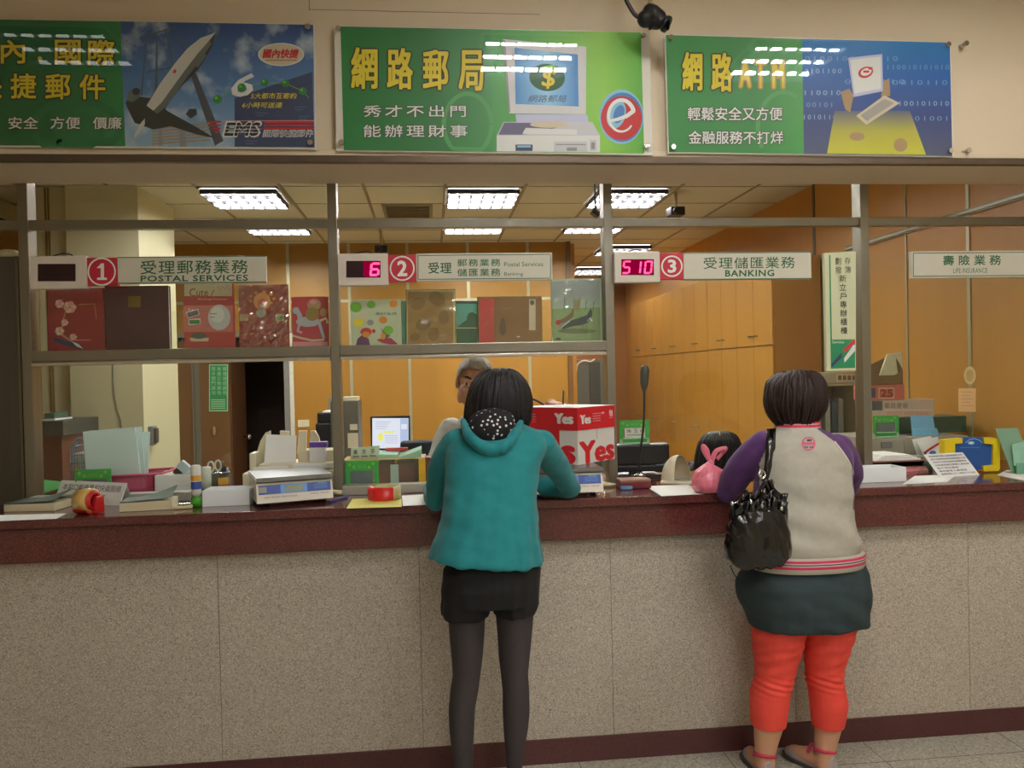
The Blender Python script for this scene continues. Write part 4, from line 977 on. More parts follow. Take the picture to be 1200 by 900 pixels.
# wide tape roll in a red dispenser
t = thing('tape_dispenser', base(98, 605), 'wide roll of tan packing tape in a red hand dispenser', 'tape')
c = base(96, 604)+V((0, .045, .050)); Rz = Matrix.Rotation(-.35, 3, 'Z'); RX = Rz @ Matrix.Rotation(pi/2, 3, 'Y')
b = MB(); b.lathe(c, [(.036, -.028), (.046, -.028), (.046, .028), (.036, .028), (.036, -.028)], M('tan_tape', (200, 166, 92), .3, var=.05, coat=.4), 32, RX, False); b.done('tape_roll', t)
red_pl = M('red_plastic', (196, 34, 36), .3, var=.04, coat=.3)
b = MB(); b.lathe(c, [(.024, -.03), (.0355, -.03), (.0355, .04), (.024, .04), (.024, -.03)], red_pl, 28, RX, False); b.done('hub', t)
b = MB()
arc = [c + RX @ V((.049*cos(a_), .049*sin(a_), 0)) for a_ in [(-.9+1.8*k/12) for k in range(13)]]
for s_ in (0,):
    up_ = [RX @ V((.0035*cos(a_), .0035*sin(a_), 0)) for a_ in [(-.9+1.8*k/12) for k in range(13)]]
    ax = RX @ V((0, 0, 1))
    b.loft([[p-ax*.03, p+ax*.03, p+ax*.03+u_, p-ax*.03+u_] for p, u_ in zip(arc, up_)], red_pl, True, False)
b.box(c.x+.03, c.x+.055, c.y-.02, c.y+.02, c.z-.049, c.z+.015, red_pl, .006, R=Rz); b.done('handle', t)
# leaning white notice plate
t = thing('counter_notice', base(100, 590), 'white leaning notice plate with one line of black characters, behind the tape roll', 'sign')
BL, BR = base(62.7, 588.5), base(139.5, 593)
UP = V((.02, .035, .088)); mp = quad_map(BL, BR, BL+UP, BR+UP); nn = (BR-BL).cross(UP).normalized()
b = MB(); b.prism([BL, BR, BR+UP, BL+UP], -nn*.004, M('notice_white', (234, 236, 234), .4, var=.02)); b.done('plate', t)
b = MB(); b.prism([BL+UP*.9-nn*.004, BR+UP*.9-nn*.004, (BR+V((.02, .09, 0))), (BL+V((.02, .09, 0)))], -nn*.003, M('notice_white')); b.done('prop', t)
a = Art(mp, nn); a.text('本窗口郵資票和快遞服務', .06, .14, .95, .42, p_black, 1, off=.0); a.done('lettering', t)
# steel end: glue, bottles, clear tray
grn = M('bright_green_plastic', (66, 160, 40), .35, var=.03)
t = thing('glue_bottle', base(228, 594), 'white glue bottle standing on its green cap, beside the milky tray', 'bottle')
c = base(228, 595)+V((0, .03, 0)); h = .165
b = MB(); b.lathe(c, [(.012, 0), (.0205, .002), (.0205, .036), (.015, .04)], grn, 20); b.done('cap', t)
b = MB(); b.lathe(c, [(.012, .04), (.019, .055), (.0195, h-.006), (.014, h)], M('glue_white', (214, 216, 206), .35, var=.02), 20); b.done('body', t)
b = MB(); b.lathe(c, [(.0198, .07), (.0199, .085), (.0199, .1)], M('label_blue', (60, 84, 160), .5, var=.05), 20, cap=False); b.lathe(c, [(.0198, .104), (.0199, .115), (.0199, .125)], M('label_amber', (226, 170, 60), .5, var=.05), 20, cap=False); b.done('sticker_band', t)
t = thing('glue_tube', V((X(242, 560, 3.56), 3.56, CT)), 'white tube with a dark blue base in front of the wire pen cup', 'tube')
c = V((X(242, 560, 3.56), 3.56, CT)); hz = Z(242, 547, 3.56)-CT
b = MB(); b.lathe(c, [(.02, 0), (.021, .003), (.021, .035), (.019, .037)], M('tube_navy', (46, 56, 120), .4), 18); b.done('base', t)
b = MB(); b.lathe(c, [(.0195, .037), (.02, hz*.5), (.02, hz-.004), (.017, hz)], M('glue_white'), 18); b.done('body', t)
t = thing('clear_tray', base(264, 594), 'low milky plastic tray on the counter edge, left of the first scale', 'tray')
p0, p1 = base(236.5, 594.5), base(292, 592.5); zt = p0.z+.064
b = MB(); y0 = p0.y+.008
b.box(p0.x, p1.x, y0, y0+.004, CT, zt, milky, .001); b.box(p0.x, p1.x, y0+.12, y0+.124, CT, zt, milky, .001); b.box(p0.x, p0.x+.004, y0+.004, y0+.12, CT, zt, milky); b.box(p1.x-.004, p1.x, y0+.004, y0+.12, CT, zt, milky); b.box(p0.x+.004, p1.x-.004, y0+.004, y0+.12, CT, CT+.004, milky); b.done('body', t)
b = MB(); b.box(p0.x-.003, p1.x+.003, y0-.003, y0+.127, zt-.004, zt, milky, .001); b.bm.free()
b = MB(); c = base(213, 597)+V((0, .02, 0)); b.box(c.x-.035, c.x+.035, c.y-.012, c.y+.012, CT, CT+.014, M('ivory_plastic', (214, 206, 160), .4), .005, R=Matrix.Rotation(.2, 3, 'Z')); b.box(c.x-.02, c.x+.03, c.y-.009, c.y+.009, CT+.014, CT+.022, chrome, .003, R=Matrix.Rotation(.2, 3, 'Z'))
one('stapler', b, 'tiny ivory stapler between the booklet and the glue bottle', 'stapler')
b = MB(); q = [base(272, 579), base(302, 576)]; b.box(q[0].x, q[1].x+.02, 3.40, 3.52, CT, CT+.03, grn, .008); one('green_pad', b, 'bright green pad behind the milky tray and the first scale', 'pad')

# weighing scales
scale_w = M('scale_ivory', (222, 214, 196), .4, var=.02); scale_b = M('scale_blue', (26, 64, 150), .35, var=.03)
def scale(c, rot, label):
    t = thing('weighing_scale', c, label, 'scale', 'postal scales on the counter'); R = Matrix.Rotation(rot, 3, 'Z'); c = V(c)
    L = lambda x, y, z: c + R @ V((x, y, z))
    w2, d_ = .147, .26
    b = MB()
    prof = [(0, .016), (.0, .020), (.022, .092), (.05, .094), (d_, .094), (d_, .016)]
    b.loft([[L(s_*w2, y, z) for y, z in prof] for s_ in (-1, 1)], scale_w, True, False)
    b.done('body', t)
    mp = quad_map(L(-w2, 0, .020), L(w2, 0, .020), L(-w2, .022, .092), L(w2, .022, .092)); nn = (R @ V((0, -.072, .022))).normalized()
    a = Art(mp, nn, .0006); a.rect(.025, .12, .975, .60, scale_b, 1); a.rect(.03, .2, .13, .5, p_grey, 2); a.rect(.31, .13, .66, .58, M('scale_light_blue', (90, 150, 216), .35), 2)
    for k in range(3): a.rect(.75, .22+.1*k, .93, .26+.1*k, p_blue, 2)
    a.text('MODERN', .80, .14, .92, .2, p_cyan, 2)
    a.text('ELECTRONIC PRICE SCALE', .1, .72, .52, .80, p_navy, 1); a.text('MAX 15KG', .70, .68, .94, .76, p_navy, 1); a.done('control_panel', t)
    a = Art(mp, nn, .0006); a.rect(.375, .2, .60, .52, M('lcd_olive', (128, 140, 100), .25, var=.03), 4); a.done('lcd', t)
    b = MB(); b.prism([L(-w2-.0, .01, .108), L(w2, .01, .108), L(w2, d_+.04, .108), L(-w2, d_+.04, .108)], (0, 0, .006), M('scale_pan_steel', (150, 154, 154), .3, .9, var=.05)); b.prism([L(-w2-.003, .005, .098), L(w2+.003, .005, .098), L(w2+.003, d_+.043, .098), L(-w2-.003, d_+.043, .098)], (0, 0, .010), M('scale_pan_steel')); b.done('pan', t)
    for x in (-.11, .11):
        for y in (.04, d_-.04):
            b = MB(); b.cyl(L(x, y, 0), L(x, y, .017), .014, .014, black_p, 14); b.done('foot', t)
    return t
q0, q1 = base(301, 596.5), base(390, 588.5)
c1 = (q0+q1)/2 + V((0, .012, 0)); c1.z = CT
scale(c1, math.atan2(q1.y-q0.y, q1.x-q0.x)*.9, 'ivory and blue weighing scale with an empty pan, below the first window')
c2 = base(667, 584); c2.z = CT
scale(c2+V((0, .03, 0)), .03, 'ivory and blue weighing scale carrying the carton, in front of the second window')

# printer with paper guides behind the first scale
t = thing('passbook_printer', V((X(335, 560, 3.62), 3.70, CT)), 'beige printer with upright paper guides behind the first scale', 'printer')
yf = 3.60
def pbox(nm, x0, x1, yt, yb, Y, dep, m, bev=.006, zb=None, par=t):
    b = MB(); boxpx(b, x0, x1, yt, yb, Y, dep, m, bev, zb); return b.done(nm, par)
pbox('base', 284, 391, 553, 570, yf, .24, beige_p, .008, CT)
pbox('front_cover', 303, 391, 543, 556, yf+.03, .2, beige_p, .008)
pbox('rear_housing', 349, 391, 528, 548, yf+.09, .14, beige_p, .006)
pbox('side_lever', 292, 300, 531, 552, yf+.05, .1, beige_p, .006)
for pts in ([(300, 548), (301, 530), (305, 517), (311, 507), (316, 505), (317, 548)], [(328, 530), (328, 505), (338, 505.5), (338, 530)], [(348, 532), (350, 505), (359, 505), (358, 532)], [(362, 532), (364, 505), (369, 505), (373, 512), (375.5, 522), (376, 532)]):
    b = MB(); b.prism([at(*p, yf+.15) for p in pts], (0, .03, 0), beige_p); b.done('paper_guide', t)
b = MB(); b.prism([at(309.5, 543, yf+.09), at(346.5, 543, yf+.09), at(347.5, 510.5, yf+.13), at(312, 509, yf+.13)], (0, .001, 0), paper); one('paper_sheet', b, 'white sheet standing in the beige printer', 'paper')
b = MB(); boxpx(b, 362, 383, 518, 524.5, yf+.06, .05, M('violet_plastic', (110, 78, 168), .4), .003); boxpx(b, 362.5, 382, 524.5, 545, yf+.06, .05, milky, .002); one('ribbon_box', b, 'small clear box with a violet lid in front of the printer housing', 'box')
b = MB(); boxpx(b, 296, 337, 547, 553, yf+.015, .012, paper, .002); one('paper_pile', b, 'white slips lying on the printer front', 'paper')
b = MB(); boxpx(b, 343, 390, 543.5, 549, yf+.012, .015, paper, .002); one('paper_pile', b, 'cream slips lying on the printer below the violet lid', 'paper')

# behind the first window: pink basket with folders, bins, cups
pinkm = M('pink_basket', (178, 44, 92), .5, var=.25, vs=90)
t = thing('basket', V((X(140, 565, 3.62), 3.7, CT)), 'low pink plastic basket holding pale blue folders', 'basket')
b = MB(); x0, x1 = X(98, 565, 3.60), X(181, 565, 3.60); zt = Z(140, 559, 3.60)
for q in ((x0, x1, 3.60, 3.604), (x0, x1, 3.80, 3.804), (x0, x0+.004, 3.60, 3.804), (x1-.004, x1, 3.60, 3.804)): b.box(*q, CT, zt, pinkm)
b.box(x0, x1, 3.60, 3.804, CT, CT+.003, pinkm); b.done('body', t)
b = MB(); b.tube([(x0-.008, 3.594, zt), (x1+.03, 3.594, zt+.008), (x1+.03, 3.81, zt+.008), (x0-.008, 3.81, zt), (x0-.008, 3.594, zt)], .006, pinkm, 8, 1); b.done('rim', t)
fold = M_glass('blue_folder', (.92, .97, .97), 1.3, .22, (226, 246, 246))
for k, (pts, dy, nm) in enumerate((([(97, 506), (158, 501), (166, 572), (103, 572)], 3.64, 'nearest of the three'), ([(103, 505), (165, 500), (171, 572), (108, 572)], 3.69, 'middle of the three'), ([(112, 507), (175, 506), (172, 572), (112, 572)], 3.74, 'rearmost of the three'))):
    b = MB(); b.prism([at(*p, dy) for p in pts], (0, .012, 0), fold); one('plastic_folder', b, 'pale blue translucent folder standing in the pink basket, ' + nm, 'folder', 'folders in the pink basket')
t = thing('wire_basket', V((X(90, 535, 3.86), 3.95, .78)), 'blue grey wire basket beside the pale blue folders', 'basket')
wirem = M('blue_wire', (120, 144, 166), .4, .4); b = MB(); x0, x1 = X(82, 530, 3.9), X(104, 530, 3.9); z0, z1 = 1.05, Z(90, 524, 3.9)
for k in range(9):
    x = x0+(x1-x0)*k/8; b.cyl((x, 3.90, z0), (x, 3.90, z1), .0022, .0022, wirem, 6); b.cyl((x, 4.04, z0), (x, 4.04, z1), .0022, .0022, wirem, 6)
for k in range(7):
    z = z0+(z1-z0)*k/6
    b.tube([(x0, 3.90, z), (x1, 3.90, z), (x1, 4.04, z), (x0, 4.04, z), (x0, 3.90, z)], .0022, wirem, 6, 1)
b.done('body', t)
b = MB(); b.box(x0, x1, 3.90, 4.04, .78, z0, grey_p, .004); b.done('stand', t)
b = MB(); b.box(x0+.008, x1-.004, 3.92, 4.02, z0+.004, z1-.03, M('ivory_plastic'), .004); b.tube([(x0-.004, 3.95, z1), (x0+.02, 3.95, z1+.035), (x1, 3.95, z1+.03)], .008, M('blue_cloth', (130, 160, 190), .7), 8); b.done('contents', t)

holder_g = M('holder_green', (52, 166, 72), .35, var=.05, coat=.3); clear_p = M_glass('clear_plastic', (.94, .98, .95), 1.45, .93, (190, 220, 200))
def holder(x0, y0, x1, y1, Y, zb, label, name=None):
    """green printed stand with a window for a name card"""
    t = thing('name_holder', V((X((x0+x1)/2, y1, Y), Y, zb)), label, 'name plate')
    k = lambda a_, b_: V((X(x0+(x1-x0)*a_, (y0+y1)/2, Y), Y, zb+(Z(x0, y0, Y)-zb)*(1-b_)))
    nn = V((0, -1, 0)); b = MB()
    def bar(a0, b0, a1, b1, m, d0=0., th=.004):
        p, q = k(a0, b1), k(a1, b0); b.box(p.x, q.x, Y+d0, Y+d0+th, p.z, q.z, m, .001)
    bar(0, 0, 1, .32, holder_g); bar(0, .32, .13, .82, holder_g); bar(.87, .32, 1, .82, holder_g); bar(0, .74, 1, 1, M('holder_pale', (150, 204, 160), .4, var=.05)); b.done('frame', t)
    b = MB(); bar(.13, .32, .87, .74, clear_p, .0, .003)
    p, q = k(0, 1), k(1, 1); b.box(p.x, q.x, Y+.004, Y+.05, zb, zb+.003, clear_p); b.done('stand', t)
    a = Art(lambda u, v: k(u, v), nn); a.rect(.1, .79, .9, .93, p_green, 1)
    for cx, cy in ((.12, .12), (.26, .2), (.84, .1), (.72, .22)): a.oval(cx, cy, .045, .06, p_lime, 1)
    a.text('歡迎光臨', .38, .12, .62, .24, p_lime, 1)
    a.done('print', t)
    b = MB(); bar(.17, .33, .83, .72, M('card_white', (214, 220, 212), .6) if name else M('card_grey', (96, 110, 108), .5), -.0015, .001); b.done('card', t)
    if name:
        a = Art(lambda u, v: k(u, v)+V((0, -.002, 0)), nn)
        for i, ch in enumerate(name): a.text(ch, .24+i*.22, .37, .38+i*.22, .53, p_black, 1)
        a.rect(.24, .6, .76, .64, p_grey, 1); a.done('lettering', t)
    return t
holder(88, 550.5, 130.5, 571, 3.55, CT, 'green name holder standing in front of the pink basket')
holder(405, 540.5, 443.5, 567, 3.53, CT, 'green name holder on the counter behind the red tape roll')
b = MB(); b.prism([base(50, 579), base(66, 574), base(80, 566), base(52, 563)], (0, 0, .004), M('leaflet_green', (48, 150, 70), .45, var=.04)); one('leaflet', b, 'green leaflet lying beside the first post', 'leaflet')
b = MB(); b.box(X(183, 565, 3.58), X(226, 565, 3.58), 3.56, 3.68, CT, Z(200, 556, 3.58), milky, .004); one('clear_bin', b, 'small milky bin beside the pink basket', 'bin')
b = MB(); b.box(X(206, 565, 3.6), X(224, 565, 3.6), 3.59, 3.65, CT+.004, Z(215, 557, 3.6), M('red_card', (186, 70, 62), .5), .004); one('red_packet', b, 'red packet standing inside the milky bin', 'packet')
b = MB(); p = at(216, 548, 3.60); b.box(p.x-.028, p.x+.028, 3.59, 3.62, p.z-.02, p.z+.02, M('pale_blue_box', (186, 202, 214), .4), .004, R=Matrix.Rotation(.75, 3, 'Y')); b.box(p.x-.046, p.x-.012, 3.60, 3.625, p.z-.034, p.z-.004, black_p, .004, R=Matrix.Rotation(.75, 3, 'Y')); one('calculator', b, 'pale blue calculator leaning on top of the milky bin', 'calculator')
# wire pen cup with scissors and pens
t = thing('pen_cup', V((X(258, 570, 3.63), 3.63, CT)), 'grey mesh pen cup with a yellow and red sticker', 'cup')
c = V((X(258, 570, 3.63), 3.63, CT)); hz = Z(258, 553, 3.63)-CT
b = MB(); b.lathe(c, [(.036, 0), (.042, hz), (.040, hz), (.034, .003)], M_glass('mesh_cup', (.6, .62, .58), 1.3, .55, (120, 120, 110)), 24); b.lathe(c, [(.0415, hz-.003), (.044, hz), (.0415, hz+.003), (.040, hz), (.0415, hz-.003)], chrome, 24, cap=False); b.done('body', t)
b = MB(); rr = .0425; b.loft([[c+V((rr*cos(a_), rr*sin(a_), z)) for a_ in [-1.5+.14*k for k in range(9)]] for z in (.008, hz*.78)], M('label_amber'), False, True, False); b.loft([[c+V((rr*1.01*cos(a_), rr*1.01*sin(a_), z)) for a_ in [-1.5+.14*k for k in range(9)]] for z in (.03, .045)], p_red, False, True, False); b.done('sticker', t)
t = thing('scissors', c+V((-.02, 0, .02)), 'scissors with pale grey ring handles standing in the pen cup', 'scissors')
hm = M('scissor_handle', (200, 202, 196), .4)
for (px, py, rot) in ((247, 547, .3), (255.5, 545.5, -.35)):
    p = at(px, py, 3.63); b = MB(); b.tube([p+V((.014*cos(a_)*(1-.2*abs(rot)), 0, .022*sin(a_))) for a_ in [k*pi/6 for k in range(13)]], .004, hm, 8, 2); b.cyl(p+V((0, 0, -.02)), (c.x-.02, c.y, c.z+.02), .005, .003, hm, 8); b.done('ring_handle', t)
for i, (px, py, dx) in enumerate(((261, 541, .005), (264, 546, .012), (266.5, 548, .02))):
    p = at(px, py, 3.64); b = MB(); b.cyl((c.x+dx, 3.64, CT+.01), p, .005, .0055, black_p if i != 2 else M('pen_grey', (150, 156, 170), .3), 10); one('pen', b, ('tall black pen in the mesh pen cup', 'short black pen in the mesh pen cup', 'grey pen leaning out of the mesh pen cup')[i], 'pen')

# cabinet at the far left, wall fittings
t = thing('side_cabinet', V((-2.75, 5.7, 0)), 'tall brown cabinet with a dark grey top, at the cream side wall', 'cabinet')
x1 = X(74, 500, 5.5); zt = Z(62, 493.5, 5.5)
b = MB(); b.box(-3.2, x1-.02, 5.52, 6.05, 0, zt-.10, M('cabinet_brown', (104, 62, 42), .5, var=.06, vs=6)); b.done('body', t)
b = MB(); b.box(-3.22, x1, 5.5, 6.06, zt-.10, zt, M('cabinet_top', (72, 74, 66), .5), .004); b.done('top', t)
b = MB(); b.box(X(52, 490, 5.6), X(64, 490, 5.6), 5.6, 5.8, zt+.001, zt+.05, M('file_green', (70, 100, 84), .5), .006); b.box(X(50, 490, 5.6), X(66, 490, 5.6), 5.58, 5.84, zt+.0005, zt+.012, paper); one('paper_box', b, 'small green box and papers on the tall brown cabinet', 'box')
p = at(188.5, 510, 6.2); p.x = -2.10
t = thing('wall_intercom', V((-2.10, p.y, p.z-.07)), 'grey intercom handset mounted on the cream pillar', 'intercom')
b = MB(); b.box(-2.10, -2.065, p.y-.05, p.y+.05, p.z-.07, p.z+.07, grey_p, .008); b.done('housing', t)
b = MB(); b.box(-2.066, -2.045, p.y-.03, p.y+.03, p.z-.055, p.z+.055, M('handset_dark', (76, 76, 72), .4), .008); b.done('handset', t)
t = thing('light_switch', at(355.5, 500, YB), 'beige light switch plate on the orange wall beside the doorway', 'switch')
b = MB(); boxpx(b, 349, 362.5, 492, 500.5, YB-.012, .012, beige_p, .003); b.done('plate', t)
b = MB(); boxpx(b, 353.5, 358, 494, 498.5, YB-.016, .005, M('ivory_plastic'), .001); b.done('rocker', t)
# office machines by the back wall
t = thing('back_desk', V((X(430, 560, 7.1), 7.3, 0)), 'brown desk along the orange back wall, under the monitor', 'desk')
b = MB(); b.box(X(372, 560, 7.0), X(560, 560, 7.0), 6.9, 7.6, .72, .75, brown_wood, .004); b.done('desk_top', t)
b = MB(); b.box(X(374, 560, 7.0), X(380, 560, 7.0), 6.95, 7.55, 0, .72, brown_wood); b.done('side_panel', t); b = MB(); b.box(X(552, 560, 7.0), X(558, 560, 7.0), 6.95, 7.55, 0, .72, brown_wood); b.done('side_panel', t)
t = thing('computer_monitor', V((X(457, 530, 7.0), 7.0, .75)), 'computer monitor showing a white page with a yellow patch, by the orange wall', 'monitor')
b = MB(); boxpx(b, 434.3, 480.7, 487.5, 527.5, 7.0, .04, black_p, .006); b.done('housing', t)
b = MB(); q = at(457, 527, 7.02); b.cyl((q.x, 7.05, .75), (q.x, 7.05, q.z+.05), .03, .025, black_p); b.cyl((q.x, 7.05, .7505), (q.x, 7.05, .765), .11, .10, black_p, 24); b.done('stand', t)
a = px_art(6.999, .001)
scr_w = M_emit('screen_white', (.78, .82, .92), .82); scr_b = M_emit('screen_blue', (.52, .62, .86), .75); scr_y = M_emit('screen_yellow', (.9, .88, .2), .8); scr_g = M_emit('screen_grey', (.5, .52, .6), .7)
a.rect(436.3, 490, 478.8, 525.4, scr_w, 1); a.rect(469, 490.4, 478.6, 525, scr_b, 2); a.oval(446, 512, 3.3, 5, scr_y, 2); a.rect(450, 505, 462, 507.4, scr_y, 2)
for k in range(4): a.rect(440, 494+k*2.6, 458-k*2, 494.6+k*2.6, scr_g, 2)
for k in range(5): a.rect(451, 510+k*2.2, 466, 510.5+k*2.2, scr_g, 2)
a.rect(470, 497, 477, 503, scr_w, 3); a.done('screen', t)
t = thing('office_cabinet', V((X(408, 560, 6.6), 6.7, 0)), 'tall grey cabinet with pale paper notes, behind the second post', 'cabinet')
b = MB(); boxpx(b, 388, 420.5, 470, 560, 6.5, .35, M('cabinet_grey', (96, 96, 84), .5, .2), .006, zb=0); b.done('body', t)
for q in ((407.5, 507.5, 420, 525, 'paper_note'), (410, 497, 419, 504, 'paper_note')):
    b = MB(); boxpx(b, q[0], q[2], q[1], q[3], 6.496, .003, beige_p, 0); b.done('note', t)
b = MB(); boxpx(b, 401, 419, 465, 470, 6.52, .2, beige_p, .004, zb=Z(404, 470, 6.5)); one('flat_box', b, 'flat beige box on top of the tall grey cabinet', 'box')
t = thing('office_printer', V((X(382, 560, 7.2), 7.2, .75)), 'black printer beside the orange wall, left of the second post', 'printer')
b = MB(); boxpx(b, 370, 393, 496, 535, 7.15, .4, black_p, .012, zb=.7505); b.done('body', t); b = MB(); boxpx(b, 371.5, 393, 483.5, 495.5, 7.18, .36, black_p, .012); b.done('scanner_lid', t)
b = MB(); boxpx(b, 378, 392, 481.8, 483.6, 7.2, .25, paper, .001); b.done('output_paper', t)
b = MB(); boxpx(b, 385, 392, 466, 482.8, 7.45, .05, grey_p, .006); b.done('paper_support', t)

# second window: organiser, name plate, booklets
t = thing('clear_organiser', V((X(450, 560, 3.66), 3.72, CT)), 'clear acrylic organiser box with red packets inside, behind the second window sill', 'organiser')
x0, x1 = X(402, 550, 3.62), X(499, 550, 3.62); zt = Z(450, 539, 3.62)
b = MB()
for q in ((x0, x1, 3.62, 3.624), (x0, x1, 3.80, 3.804), (x0, x0+.004, 3.624, 3.80), (x1-.004, x1, 3.624, 3.80)): b.box(*q, CT, zt, clear_p)
b.box(x0, x1, 3.62, 3.804, CT, CT+.003, clear_p); b.done('body', t)
b = MB(); b.box(x0, x1, 3.618, 3.80, zt, zt+.004, M('organiser_lid', (186, 160, 90), .4), .001); b.done('lid', t)
for i, (a0, a1, col) in enumerate(((443, 462, (150, 66, 56)), (465, 489, (140, 60, 50)))):
    b = MB(); boxpx(b, a0, a1, 541.5, 562, 3.66, .1, M('packet_red%d' % i, col, .5, var=.1), .004, zb=CT+.004); one('red_packet', b, ('red packet in the clear organiser, next to the green holder', 'red packet at the far end of the clear organiser, below the open booklet')[i], 'packet')
b = MB(); boxpx(b, 457.5, 467, 544.5, 556, 3.64, .004, M('card_white', (214, 220, 212), .6), 0, zb=CT+.01); one('small_card', b, 'small white card standing in the clear organiser', 'card')
zl = zt+.0045
t = thing('name_plate', V((X(427, 537, 3.68), 3.68, zl)), 'pale green name plate with black characters on the clear organiser', 'name plate')
zz = Z(427, 525, 3.68); q0, q1 = X(410.5, 531, 3.68), X(444, 531, 3.68)
b = MB(); b.prism([(q0, 3.68, zl), (q1, 3.68, zl), (q1+.003, 3.69, zz+.008), (q0+.003, 3.69, zz)], (0, .006, 0), M('plate_pale_green', (184, 200, 170), .4, var=.02)); b.box(q0, q1, 3.686, 3.72, zl, zl+.003, M('plate_pale_green')); b.done('plate', t)
a = px_art(3.676)
for ch, x_ in (('黃', 414), ('克', 424), ('平', 434.5)): a.text(ch, x_, 527-(x_-414)*.04, x_+5, 532.6-(x_-414)*.04, p_black, 1)
for x_ in (413.5, 423.5, 433): a.rect(x_, 534.2-(x_-414)*.04, x_+7.5, 535.4-(x_-414)*.04, p_mask, 1)
a.done('lettering', t)
t = thing('open_booklet', V((X(468, 537, 3.70), 3.72, zl)), 'open booklet with pale green pages lying on the clear organiser', 'book')
mint = M('mint_page', (150, 196, 170), .6, var=.08)
for (xa, xb) in ((443, 467), (468, 494)):
    b = MB(); l = X(xa, 535, 3.70); r_ = X(xb, 535, 3.70); n = 8
    f_ = lambda u: zl+.004+.030*(u if xa > 450 else .55*(1-u*.4))**1.2
    lo = [[V((l+(r_-l)*k/n, y, zl)) for k in range(n+1)] for y in (3.66, 3.79)]; hi = [[V((l+(r_-l)*k/n, y, f_(k/n)+(.006 if y > 3.7 else 0))) for k in range(n+1)] for y in (3.66, 3.79)]
    b.loft([lo[0], hi[0], hi[1], lo[1], lo[0]], mint, False, False, False); b.done('page_half', t)
b = MB(); boxpx(b, 452, 478, 528.5, 531.5, 3.76, .03, M('red_card'), .001, zb=zl+.035); b.done('red_cover_edge', t)
b = MB(); boxpx(b, 490.5, 498.5, 538, 549, 3.58, .02, M('yellow_card', (220, 176, 40), .5), .002, zb=CT); one('yellow_box', b, 'tiny yellow box at the end of the clear organiser', 'box')
b = MB(); boxpx(b, 498, 520, 536, 551, 3.60, .1, M('brown_card', (112, 74, 46), .6), .003, zb=CT); one('brown_box', b, 'small brown box between the clear organiser and the woman in teal', 'box')
# red tape roll lying on yellow paper
t = thing('tape_roll', base(450, 588), 'roll of tan tape with a red wrapper lying flat on yellow paper', 'tape')
c = base(450, 587)+V((0, .045, .0)); c.z = CT+.0015
b = MB(); b.lathe(c, [(.050, 0), (.066, 0), (.066, .052), (.050, .052), (.050, 0)], M('tape_tan_side', (200, 186, 130), .4, var=.03), 36, None, False); b.done('roll', t)
b = MB(); A = [-pi*1.3+k*(pi*1.3-.95)/24 for k in range(25)]
b.loft([[c+V((.0668*cos(a_), .0668*sin(a_), z)) for a_ in A] for z in (.001, .0525)] + [[c+V((.049*cos(a_), .049*sin(a_), .0527)) for a_ in A]], M('wrapper_red', (224, 34, 30), .35, var=.03, coat=.2), False, True, False); b.done('wrapper', t)
sheet('yellow_form', [(406, 596), (471, 594), (470, 583), (413, 585)], 'yellow paper under the red wrapped tape roll', M('paper_yellow', (214, 206, 96), .7, var=.06))
sheet('paper_sheet', [(472, 593), (515, 591), (512, 579), (471, 581)], 'white sheet on the counter between the yellow paper and the woman in teal')
b = MB(); p = base(386, 589), base(407, 583.5); b.cyl(p[0]+V((0, 0, .005)), p[1]+V((0, 0, .005)), .0045, .0045, M('pen_blue', (54, 70, 150), .35), 10); one('pen', b, 'blue pen lying beside the first scale', 'pen')
b = MB(); b.tube([base(390, 580)+V((0, 0, .012)), base(397, 580.5)+V((0, 0, .012)), base(406, 580)+V((0, 0, .012))], .011, M('ivory_plastic'), 10); one('cord_plug', b, 'ivory cord plug at the foot of the second post', 'cord')
b = MB(); b.tube([base(703, 570)+V((0, 0, .01)), base(712, 571)+V((0, 0, .012)), base(722, 570)+V((0, 0, .008))], [.012, .01, .005], M('ivory_plastic'), 10); one('cord_plug', b, 'ivory cord plug at the foot of the third post', 'cord')

# carton on the second scale
cr = V(at(677, 545, 3.27)); zb = CT+.1155; zt = Z(677, 478, 3.27)
ang = radians(33)
da = V((-cos(radians(46)), sin(radians(46)), 0)); db = V((sin(radians(46)), cos(radians(46)), 0))
LA, LB = .31, .275
t = thing('carton', cr, 'white and red copy paper carton printed Yes, on the second scale', 'carton')
K = V((X(677, 520, 3.27), 3.27, zb)); card_w = M('carton_white', (214, 212, 204), .6, var=.02); card_r = M('carton_red', (204, 30, 40), .45, var=.03)
zl = zt-(zt-zb)*.40
def pr_(p): return [p, p+da*LA, p+da*LA+db*LB, p+db*LB]
b = MB(); b.prism(pr_(K), (0, 0, zl+.01-zb), card_w); b.done('body', t)
g = .003; K2 = K-(da+db)*g
b = MB(); q = [K2, K2+da*(LA+2*g), K2+da*(LA+2*g)+db*(LB+2*g), K2+db*(LB+2*g)]
b.prism([V((p.x, p.y, zl)) for p in q], (0, 0, zt-zl), card_r); b.prism([V((p.x, p.y, zt)) for p in q], (0, 0, .001), card_w); b.done('lid', t)
H = zl-zb
mA = lambda u, v: K + da*(LA*(1-u)) + V((0, 0, H*(1-v)))      # left face: u 0 far end .. 1 near corner
mB_ = lambda u, v: K + db*(LB*u) + V((0, 0, H*(1-v)))
nA = (db*-1); nB = (da*-1)
a = Art(mA, nA, .0006); a.rect(0, 0, .70, 1, card_r, 1); a.text('Ye', .36, .34, .68, .97, card_w, 2, off=.08); a.text('s', .75, .48, .93, .95, card_r, 4, off=.10); a.done('print', t)
a = Art(mB_, nB, .0006); a.text('Yes', .06, .36, .96, .97, card_r, 1, off=.06); a.rect(.5, .0, .515, .3, p_grey, 1); a.done('print', t)
HL = zt-zl
